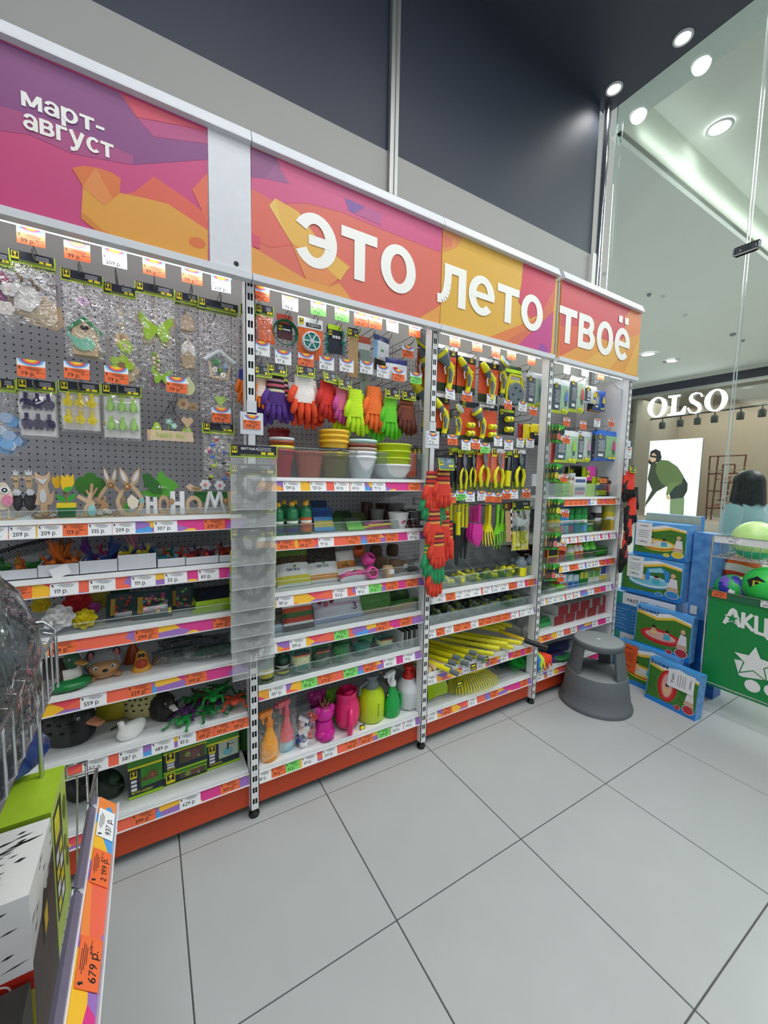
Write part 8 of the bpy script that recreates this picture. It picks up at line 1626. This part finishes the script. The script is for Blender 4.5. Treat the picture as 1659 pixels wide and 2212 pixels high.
area('shop_luminaire', (XO+1.6, 3.2, zt1-.1), 2.4, 7, 190, (1, .93, .86))
plane_obj('window_9', (XO+.02, 3.6, zt1/2+.2), (.02, 13.9, zt1-.4), film('eef2f0', .01, .05, refl=.2))
# lit letters
LE = mat('ffffff', .4, var=0, emit=2.2); z0 = O(1490, 895).z; o = thing('shop_sign', 'lit white serif letters OLSO on the shopfront across the mall', 'sign', (XO-.1, 0, 0))
def ring(y, z, ry, rz, iy, iz, n=36):
    m = MB(); vs = []
    for i in range(n): t = 2*PI*i/n; vs += [(0, y-ry*math.cos(t), z+rz*math.sin(t)), (0, y-iy*math.cos(t), z+iz*math.sin(t))]
    vs += [(.06, a[1], a[2]) for a in vs]; fs = []
    for i in range(n): a, b = 2*i, 2*((i+1) % n); fs += [(a, b, b+1, a+1), (a, b, b+2*n, a+2*n), (a+1, b+1, b+1+2*n, a+1+2*n)]
    return m.add(vs, fs, LE)
for nm, l, r_, t, b in (('letter_o', (1402, 883), (1443, 875), (1426, 858), (1420, 902)), ('letter_o', (1525, 864), (1574, 857), (1552, 841), (1548, 889))):
    yl, yr = O(*l).y, O(*r_).y; zt_, zb_ = O(*t).z, O(*b).z; ring((yl+yr)/2, (zt_+zb_)/2, (yl-yr)/2, (zt_-zb_)/2, (yl-yr)/2*.55, (zt_-zb_)/2*.9).build(nm, o)
def lpoly(nm, pts): m = MB(); q = [O(*p) for p in pts]; n = len(q); vs = [(0, a.y, a.z) for a in q]+[(.06, a.y, a.z) for a in q]; m.add(vs, [tuple(range(n)), tuple(range(2*n-1, n-1, -1))]+[(i, (i+1) % n, (i+1) % n+n, i+n) for i in range(n)], LE); m.build(nm, o)
lpoly('letter_l', [(1447, 856), (1472, 853), (1471, 856), (1464, 858), (1461, 892), (1473, 890), (1481, 878), (1484, 878), (1481, 895), (1444, 899), (1445, 896), (1452, 894), (1455, 860), (1447, 860)])
ya, yb = O(1488, 880).y, O(1520, 875).y; zc_ = (O(1506, 849).z+O(1500, 894).z)/2; hz_ = (O(1506, 849).z-O(1500, 894).z)/2; yc = (ya+yb)/2; hy = (ya-yb)/2
m = MB(); sp = [(-.85*hy, .55*hz_), (-.6*hy, .88*hz_), (0, .98*hz_), (.55*hy, .85*hz_), (.72*hy, .5*hz_), (.4*hy, .2*hz_), (-.3*hy, -.12*hz_), (-.72*hy, -.45*hz_), (-.55*hy, -.82*hz_), (0, -.98*hz_), (.6*hy, -.85*hz_), (.95*hy, -.4*hz_)]
wd = [.05, .05, .05, .09, .14, .2, .2, .14, .09, .05, .05, .05]
for i in range(len(sp)-1):
    a, b = sp[i], sp[i+1]; t = Vector((b[0]-a[0], b[1]-a[1])); t.normalize(); n = Vector((-t.y, t.x)); q = []
    for c, k in ((a, wd[i]), (b, wd[i+1])): q.append([(c[0]+n.x*k*hz_*.9, c[1]+n.y*k*hz_*.9), (c[0]-n.x*k*hz_*.9, c[1]-n.y*k*hz_*.9)])
    pts = [q[0][0], q[1][0], q[1][1], q[0][1]]; vs = [(-.0004*i, yc+p[0], zc_+p[1]) for p in pts]+[(.06, yc+p[0], zc_+p[1]) for p in pts]; m.add(vs, [(0, 1, 2, 3), (0, 1, 5, 4), (2, 3, 7, 6)], LE)
m.build('letter_s', o)
# light box with a fashion picture
XL = XO+.25; a, b = O(1406, 952, XL), O(1520, 947, XL); zb = O(1400, 1102, XL).z; zb2 = O(1508, 1122, XL).z
o = thing('light_box', 'bright white light box with a bending figure in a green jacket', 'light box', (XL, (a.y+b.y)/2, zb2)); h = (a.z+b.z)/2-zb2; w = a.y-b.y
MB().box((0, 0, h/2), (.08, w, h), mat('c8ccd0', .4), fm=[mat('ffffff', .4, var=0, emit=1.3)]+[mat('8d9094', .4)]*5).build('frame', o)
m = MB()
def fp(pts, c, d): m.poly([(-.041-.002*d, q.y-(a.y+b.y)/2, q.z-zb2) for q in [O(*p, XL) for p in pts]], mat(c, .6, var=.05, emit=.9))
fp([(1446, 1062), (1457, 1032), (1478, 1030), (1487, 1045), (1486, 1060), (1476, 1078), (1474, 1095), (1451, 1098), (1450, 1080)], '2b302c', 1)
fp([(1449, 1078), (1480, 1075), (1478, 1115), (1448, 1110)], '7d8a68', 2)
fp([(1408, 1000), (1420, 1000), (1428, 1035), (1442, 1050), (1420, 1062), (1398, 1090), (1395, 1096), (1396, 1085), (1410, 1058), (1400, 1035)], '3a3d2c', 2)
fp([(1420, 1000), (1428, 993), (1445, 995), (1465, 1008), (1478, 1028), (1474, 1045), (1460, 1052), (1446, 1068), (1441, 1070), (1443, 1052), (1430, 1045), (1418, 1020)], '5f6a40', 3)
fp([(1445, 1045), (1470, 1040), (1452, 1058), (1444, 1072), (1440, 1068)], '6d7a4a', 4)
fp([(1440, 1071), (1448, 1072), (1450, 1080), (1442, 1078)], 'd8a890', 5)
fp([(1404, 990), (1407, 975), (1418, 970), (1428, 975), (1431, 990), (1424, 998), (1416, 1000), (1406, 1004), (1402, 1000)], '1f1b1a', 4)
fp([(1406, 985), (1414, 978), (1420, 985), (1418, 996), (1410, 999), (1405, 993)], 'd8a890', 5); fp([(1405, 983), (1430, 987), (1428, 991), (1405, 987)], '18181a', 6)
m.build('printed_figure', o)
# shoe rack
XR = XO+1.6; o = thing('shoe_rack', 'rust coloured tube shoe rack inside the far shop', 'rack', (XR, 0, 0)); RM = mat('7a3f2a', .4)
m = MB(); R = lambda px, py: tuple(O(px, py, XR)-Vector((XR, 0, 0)))
for p in (((1534, 985), (1524, 1130)), ((1552, 984), (1534, 1132)), ((1612, 982), (1600, 1060)), ((1533, 986), (1612, 983)), ((1532, 1024), (1560, 1023)), ((1562, 1004), (1588, 1003)), ((1562, 1004), (1556, 1080)), ((1556, 1043), (1600, 1042)), ((1528, 1060), (1556, 1061)), ((1574, 1043), (1570, 1080)), ((1550, 1080), (1572, 1081)), ((1525, 1098), (1600, 1097)), ((1569, 1098), (1566, 1120)), ((1555, 1119), (1568, 1119)), ((1588, 1004), (1586, 1022)), ((1575, 1023), (1604, 1022))): m.tube([R(*p[0]), R(*p[1])], .025, RM, 5)
m.build('tube_frame', o)
for k, (px, py, c) in enumerate(((1545, 1019, 'b5ab98'), (1590, 1016, 'cfc3a4'), (1562, 1036, 'b8503a'), (1586, 1060, 'c8ccd0'), (1558, 1076, 'd8d0c4'), (1538, 1094, 'a84a34'), (1576, 1095, 'b84a38'), (1552, 1115, 'd0c8bc'), (1562, 1116, 'c4bcb0'))):
    p = O(px, py, XR); m = MB(); m.loft([((0, .17, -.02), .05, .03), ((0, .12, .02), .06, .04), ((0, 0, .0), .06, .035), ((0, -.14, .06), .06, .05), ((0, -.2, .1), .05, .05)], 10, mat(c, .4)); m.box((0, -.18, -.02), (.05, .03, .1), mat(c, .4)); tag(m.build('display_shoe', None, (XR, p.y, p.z)), '%s shoe on the far shop rack, %s from the top' % (['taupe', 'cream', 'red', 'silver', 'beige', 'rust', 'coral', 'ivory', 'grey'][k], ORD[k]), 'shoe')
# track spots
m = MB(); a, b = O(1360, 912, XO+1.), O(1700, 868, XO+1.); m.tube([tuple(a), tuple(b)], .03, BLACK, 6); tag(m.build('light_track', None), 'black lighting track under the far shop ceiling', 'track')
for k, px in enumerate((1396, 1431, 1470, 1507, 1544, 1600, 1647)):
    p = O(px, 912-(px-1360)*.1294+11, XO+1.); m = MB(); m.lathe([(.09, -.2), (.1, 0), (.06, .04)], BLACK, 10); m.tube([(0, 0, .03), (0, 0, .2)], .02, BLACK, 5); tag(m.build('track_spot', None, p), 'black spotlight on the far shop track, %s from left' % ORD[k], 'spotlight')
# passer-by outside the glass
px_, py_ = 3.75, -.24
o = thing('person', 'passer-by with dark bobbed hair and pale blue jacket beyond the glass', 'person', (px_, py_, 0), (0, 0, 2.8))
def skin_body():
    me = D.meshes.new('body'); J = [((0, 0, .84), .12, .10), ((0, .01, 1.0), .11, .09), ((0, .015, 1.16), .12, .10), ((0, .02, 1.26), .10, .085), ((0, .01, 1.32), .05, .05), ((0, -.01, 1.40), .055, .06)]
    V = [j[0] for j in J]; Rr = [(j[1], j[2]) for j in J]; E = [(i, i+1) for i in range(5)]
    for s in (-1, 1):
        n = len(V); V += [(s*.135, .02, 1.25), (s*.18, .03, 1.0), (s*.17, -.05, .79), (s*.165, -.07, .73)]; Rr += [(.05, .05), (.04, .045), (.034, .036), (.03, .026)]; E += [(3, n), (n, n+1), (n+1, n+2), (n+2, n+3)]
        n = len(V); V += [(s*.085, 0, .76), (s*.09, -.02*s, .45), (s*.09, .02, .09), (s*.095, -.09, .045)]; Rr += [(.085, .085), (.06, .06), (.042, .045), (.04, .032)]; E += [(0, n), (n, n+1), (n+1, n+2), (n+2, n+3)]
    me.from_pydata(V, E, []); ob = inst('body', me, o); me.skin_vertices or ob.modifiers.new('skin', 'SKIN')
    if not ob.modifiers: ob.modifiers.new('skin', 'SKIN')
    for i, sv in enumerate(me.skin_vertices[0].data): sv.radius = Rr[i]; sv.use_root = i == 0
    md = ob.modifiers.new('sub', 'SUBSURF'); md.levels = 2; md.render_levels = 2
    me.materials.append(mat('3a4048', .8, var=.1)); return ob
skin_body()
XN = SCL(.8, 1, 1); JK = mat('a9c4cc', .8, var=.1, scale=12, bump=.2); m = MB()
m.loft([((0, .0, .74), .19, .15), ((0, .005, .9), .185, .145), ((0, .01, 1.1), .195, .14), ((0, .015, 1.22), .20, .125), ((0, .015, 1.285), .15, .105), ((0, .01, 1.32), .09, .085), ((0, .005, 1.375), .085, .078)], 20, JK, xf=XN)
m.build('jacket', o)
for s in (-1, 1): m = MB(); m.tube([(s*.15, .015, 1.25), (s*.205, .025, 1.15), (s*.235, .03, 1.0), (s*.225, -.04, .82), (s*.215, -.06, .77)], [.08, .078, .07, .062, .058], JK, 12, XN); m.build('sleeve', o)
m = MB(); m.ell((0, -.02, 1.455), (.07, .085, .105), mat('d9ae92', .6), 16, 12); m.ell((0, -.108, 1.445), (.012, .016, .02), mat('d9ae92', .6), 8, 6); [m.ell((s*.028, -.094, 1.475), (.012, .006, .007), mat('f0ece8', .4), 8, 5) for s in (-1, 1)]; [m.ell((s*.028, -.099, 1.475), (.005, .004, .005), BLACK, 6, 4) for s in (-1, 1)]; m.ell((0, -.098, 1.405), (.022, .006, .007), mat('b0605a', .5), 8, 4); [m.ell((s*.071, -.01, 1.455), (.01, .018, .028), mat('d9ae92', .6), 8, 5) for s in (-1, 1)]; m.build('head', o)
HR = mat('1c1a1d', .45, var=.3, scale=60, bump=.4); m = MB()
m.ell((0, .012, 1.475), (.1, .112, .105), HR, 24, 14)
m.sheet(lambda u, v: ((.1+.022*v+.004*math.sin(u*60))*math.sin((u-.5)*4.4), .012+(.112+.012*v)*math.cos((u-.5)*4.4), 1.49-.2*v-.012*math.sin(u*31)*v), 40, 6, HR); m.build('hair', o)
for s in (-1, 1): m = MB(); m.ell((s*.09, -.03, .035), (.045, .12, .035), mat('e4e4e2', .5), 12, 8); m.build('shoe', o)
# ------------------------------------------------------------------ wire basket stand in the left foreground
o = thing('wire_basket_stand', 'chrome wire basket stand with price strip in the left foreground', 'basket stand', (0, 0, 0)); CW = CHROME
XS = -.80; XU = -.86
for y in (-.43, -1.25):
    for x in (XU-.40, XU-.04): MB().tube([(x, y, .02), (x, y, .95)], .005, CW, 8).build('post', o)
m = MB(); lo, hi = .36, .70
for y in (-.40, -1.25):
    m.tube([(XS-.5, y, hi), (XS, y, hi)], .004, CW, 6)
for x in (XS, XS-.5): m.tube([(x, -.40, hi), (x, -1.25, hi)], .0045, CW, 6); m.tube([(x-.02, -.41, lo), (x-.02, -1.25, lo)], .004, CW, 6)
for i in range(29): y = -.41-.03*i; m.tube([(XS, y, hi+.004), (XS-.004, y, hi-.03), (XS-.02, y, lo), (XS-.5, y, lo)], .0022, CW, 5)
for i in range(13): x = XS-.04*i; m.tube([(x, -.40, hi), (x, -.40, hi-.03), (x-.01, -.42, lo)], .0022, CW, 5)
for z in (.42, .48, .54, .60, .66): m.tube([(XS-.01, -.405, z), (XS-.01, -1.25, z)], .0022, CW, 5)
m.tube([(XS-.06, -.40, hi), (XS-.06, -.40, hi+.03), (XS-.02, -.40, hi+.03), (XS-.02, -.40, lo+.1)], .0035, CW, 6)
m.build('lower_basket', o)
m = MB(); lo2, hi2 = .955, 1.085
for i in range(17): y = -.445-.048*i; m.tube([(XU-.02, y, hi2+.006), (XU, y, hi2), (XU, y, lo2+.02), (XU-.02, y, lo2), (XU-.4, y, lo2)], .003, CW, 6)
for x in (XU, XU-.4): m.tube([(x, -.44, hi2), (x, -1.22, hi2)], .004, CW, 6); m.tube([(x-.01, -.44, lo2), (x-.01, -1.22, lo2)], .004, CW, 6)
for i in range(9): m.tube([(XU-.05*i, -.44, hi2+.03), (XU-.05*i, -.44, lo2)], .003, CW, 6)
m.tube([(XU-.4, -.44, hi2+.03), (XU-.02, -.44, hi2+.03), (XU, -.44, hi2+.01), (XU, -.44, lo2+.02)], .004, CW, 6)
m.box((XU-.2, -.80, lo2+.004), (.38, .80, .002), CW); m.build('upper_basket', o)
# price rail along the lower basket
r = MB(); A = Matrix(((0, 1, 0, 0), (-1, 0, 0, 0), (0, 0, 1, 0), (0, 0, 0, 1)))      # local x runs towards the camera, local -y faces the aisle
Lr = .78
r.box((Lr/2, .006, .012), (Lr, .010, .05), mat('6a6478', .5)); r.box((Lr/2, -.0005, 0), (Lr, .003, .048), mat('e8e6ea', .4)); r.box((Lr/2, -.003, 0), (Lr, .002, .043), ART); r.box((Lr/2, -.005, -.024), (Lr, .008, .003), PLAS)
rl = r.build('price_rail', o, (XS+.030, -.52-Lr, .69), (-.75, 0, PI/2))
for q, c, pr in ((.075, 'w', '937'), (.185, 'o', '2 199'), (.36, 'o', '679'), (.52, 'w', '899')): inst('price_tag', tagmesh(c, pr+' р.', 'r'), rl, (Lr-q, -.0055, 0), None, (1.05, 1, 1.05))
for q in (Lr-.03, Lr-.24): m = MB(); m.tube([(q, .02, .03), (q, .0, .045), (q, -.002, .03), (q, .01, .015)], .003, PLAS, 6); m.build('cable_tie', rl)
# cartons in the lower basket
def deskbox(name, label, c, d, rz, tops, sides, front, prints):
    b = thing(name, label, 'box', c, (0, 0, rz)); m = MB(); m.box((0, 0, d[2]/2), d, sides, fm=[sides, sides, front, sides, sides, tops]); m.build('carton', b); prints(b, d); return b
GT = mat('a6c92a', .45, var=.3, scale=9)
def pr1(b, d):
    m = MB(); X = d[0]/2+.0006
    m.add([(X, -d[1]*.42, d[2]*.2), (X, d[1]*.1, d[2]*.2), (X, d[1]*.1, d[2]*.93), (X, -d[1]*.42, d[2]*.93)], [(0, 1, 2, 3)], mat('1f2a2c', .45))
    m.add([(X+.0005, -d[1]*.38, d[2]*.72), (X+.0005, -d[1]*.06, d[2]*.72), (X+.0005, -d[1]*.06, d[2]*.9), (X+.0005, -d[1]*.38, d[2]*.9)], [(0, 1, 2, 3)], YEL)
    for i in range(4):
        for j in range(2): y0 = d[1]*(-.38+.22*j); z0 = d[2]*(.24+.11*i); m.add([(X+.0005, y0, z0), (X+.0005, y0+d[1]*.18, z0), (X+.0005, y0+d[1]*.18, z0+d[2]*.08), (X+.0005, y0, z0+d[2]*.08)], [(0, 1, 2, 3)], [YEL, PAPER][(i+j) % 2])
    for y, z, s in ((.3, .75, .03), (.25, .5, .02), (.36, .35, .025)): m.poly([(X+.0004, d[1]*y+s*.6*math.cos(2*PI*k/10), d[2]*z+s*math.sin(2*PI*k/10)) for k in range(10)], mat('6a7a2c', .5))
    m.build('side_print', b)
deskbox('sprayer_carton', 'lime green topped carton with dark badge panel in the foreground basket', (-1.032, -.485, .40), (.34, .158, .34), .0, GT, mat('b9cf5a', .45, var=.3, scale=14), mat('8fae2a', .45), pr1)
def pr2(b, d):
    rnd = random.Random(8); m = MB(); z = d[2]+.0006
    for i in range(70):
        x, y = rnd.uniform(-.46, .46)*d[0], rnd.uniform(-.46, .46)*d[1]; l = rnd.uniform(.012, .04); t = rnd.uniform(.0012, .004); m.add([(x-l/2, y-.1*l, z), (x, y-t, z), (x+l/2, y+.1*l, z), (x, y+t, z)], [(0, 1, 2, 3)], INK)
    for i in range(30):
        x, zz = rnd.uniform(-.46, .46)*d[0], rnd.uniform(.62, .97)*d[2]; l = rnd.uniform(.012, .04); t = rnd.uniform(.0012, .003); m.add([(x-l/2, -d[1]/2-.0006, zz-.1*l), (x, -d[1]/2-.0006, zz-t), (x+l/2, -d[1]/2-.0006, zz+.1*l), (x, -d[1]/2-.0006, zz+t)], [(0, 1, 2, 3)], INK)
    for i in range(12):
        y, zz = rnd.uniform(-.46, .46)*d[1], rnd.uniform(.7, .97)*d[2]; l = rnd.uniform(.01, .03); m.add([(d[0]/2+.0006, y-l/2, zz-.1*l), (d[0]/2+.0006, y, zz-.002), (d[0]/2+.0006, y+l/2, zz+.1*l), (d[0]/2+.0006, y, zz+.002)], [(0, 1, 2, 3)], INK)
    m.build('dash_pattern', b)['kind'] = 'stuff'
    m = MB(); y = -d[1]/2-.0006; m.add([(-d[0]/2, y, d[2]*.5), (d[0]/2, y, d[2]*.5), (d[0]/2, y, d[2]*.6), (-d[0]/2, y, d[2]*.6)], [(0, 1, 2, 3)], mat('b8281c', .45)); m.add([(-d[0]/2, y, d[2]*.0), (d[0]/2, y, d[2]*.0), (d[0]/2, y, d[2]*.5), (-d[0]/2, y, d[2]*.5)], [(0, 1, 2, 3)], mat('b3a83a', .5, var=.5, scale=20))
    m.poly([(d[0]*.34+.022*math.cos(2*PI*k/16), y-.0006, d[2]*.55+.016*math.sin(2*PI*k/16)) for k in range(16)], PAPER); m.poly([(d[0]*.34+.019*math.cos(2*PI*k/16), y-.001, d[2]*.55+.013*math.sin(2*PI*k/16)) for k in range(16)], mat('b8281c', .45))
    X = d[0]/2+.0006; m.add([(X, -d[1]*.5, 0), (X, d[1]*.5, 0), (X, d[1]*.5, d[2]*.82), (X, d[1]*.1, d[2]*.72), (X, -d[1]*.5, d[2]*.64)], [(0, 1, 2, 3, 4)], mat('4a3a34', .5, var=.6, scale=16)); m.add([(X+.0005, -d[1]*.1, d[2]*.5), (X+.0005, d[1]*.15, d[2]*.52), (X+.0005, d[1]*.15, d[2]*.72), (X+.0005, d[1]*.02, d[2]*.78), (X+.0005, -d[1]*.1, d[2]*.7)], [(0, 1, 2, 3, 4)], mat('2a2420', .5)); m.add([(X+.001, -d[1]*.05, d[2]*.53), (X+.001, d[1]*.1, d[2]*.55), (X+.001, d[1]*.1, d[2]*.68), (X+.001, -d[1]*.05, d[2]*.66)], [(0, 1, 2, 3)], mat('e0b81c', .5))
    m.build('side_print', b)
deskbox('tool_carton', 'white carton with black dashes and red band nearest the camera', (-1.02, -.668, .385), (.32, .176, .355), .0, mat('e6e6e6', .45), mat('dcdcda', .45), mat('e6e6e6', .45), pr2)
def pr3(b, d):
    m = MB(); y = -d[1]/2-.0008
    for k, (x, z) in enumerate(((.3, .3), (.1, .55), (-.2, .4), (.38, .62), (.2, .12))): m.poly([(d[0]*x+.03*math.cos(2*PI*i/10), y, d[2]*z+.018*math.sin(2*PI*i/10)) for i in range(10)], mat('c9bc2c', .5))
    m.build('front_print', b)
deskbox('tool_carton', 'dark speckled carton with yellow shapes at the bottom left edge', (-1.02, -.90, .37), (.32, .26, .22), .02, mat('2c2a28', .5, var=.5, scale=60), mat('2c2a28', .5, var=.5, scale=60), mat('2c2a28', .5, var=.5, scale=60), pr3)
# bagged goods in the upper basket
b = thing('bagged_gloves', 'large clear bag stuffed with grey fabric in the upper foreground basket', 'bag', (XU-.16, -.70, .968))
GF = mat('77838a', .6, var=.4, scale=14, bump=.8); rnd = random.Random(5); m = MB()
for i in range(16): m.ell((rnd.uniform(-.1, .1), rnd.uniform(-.17, .17), .06+rnd.uniform(0, .24)), (rnd.uniform(.04, .07), rnd.uniform(.05, .09), rnd.uniform(.035, .06)), GF, 12, 8, T((0, 0, 0)))
m.build('fabric', b)
FB = film('f2f5f6', .08, .12, bump=1., scale=18, refl=.9); m = MB(); gr_ = {}
def bagdef(p):
    q = Vector(p); k = (round(q.x, 2), round(q.y, 2), round(q.z, 2)); s = gr_.setdefault(k, 1+rnd.uniform(-.07, .07)); q *= s
    if q.z < -.6: q.z = -.6
    return q
m.ell((0, 0, .15), (.175, .27, .235), FB, 24, 16, defo=bagdef); m.build('plastic_bag', b)
for k, (y, z, c, n) in enumerate(((-.55, .955, '86c828', 'lime packaged item under the bag at the left edge'), )):
    m = MB(); m.bbox((0, 0, .04), (.16, .1, .08), mat(c, .4, var=.4, scale=30), .01); tag(m.build('lime_pack', None, (XU-.2, y-.5, .962)), n, 'pack')
m = MB(); m.lathe([(.12, 0), (.125, .01), (.09, .06), (.02, .085)], mat('1f3a7a', .3, coat=.5), 20); tag(m.build('blue_bowl', None, (-1.02, -.36, .76)), 'dark blue wrapped dome behind the lime carton', 'bowl')
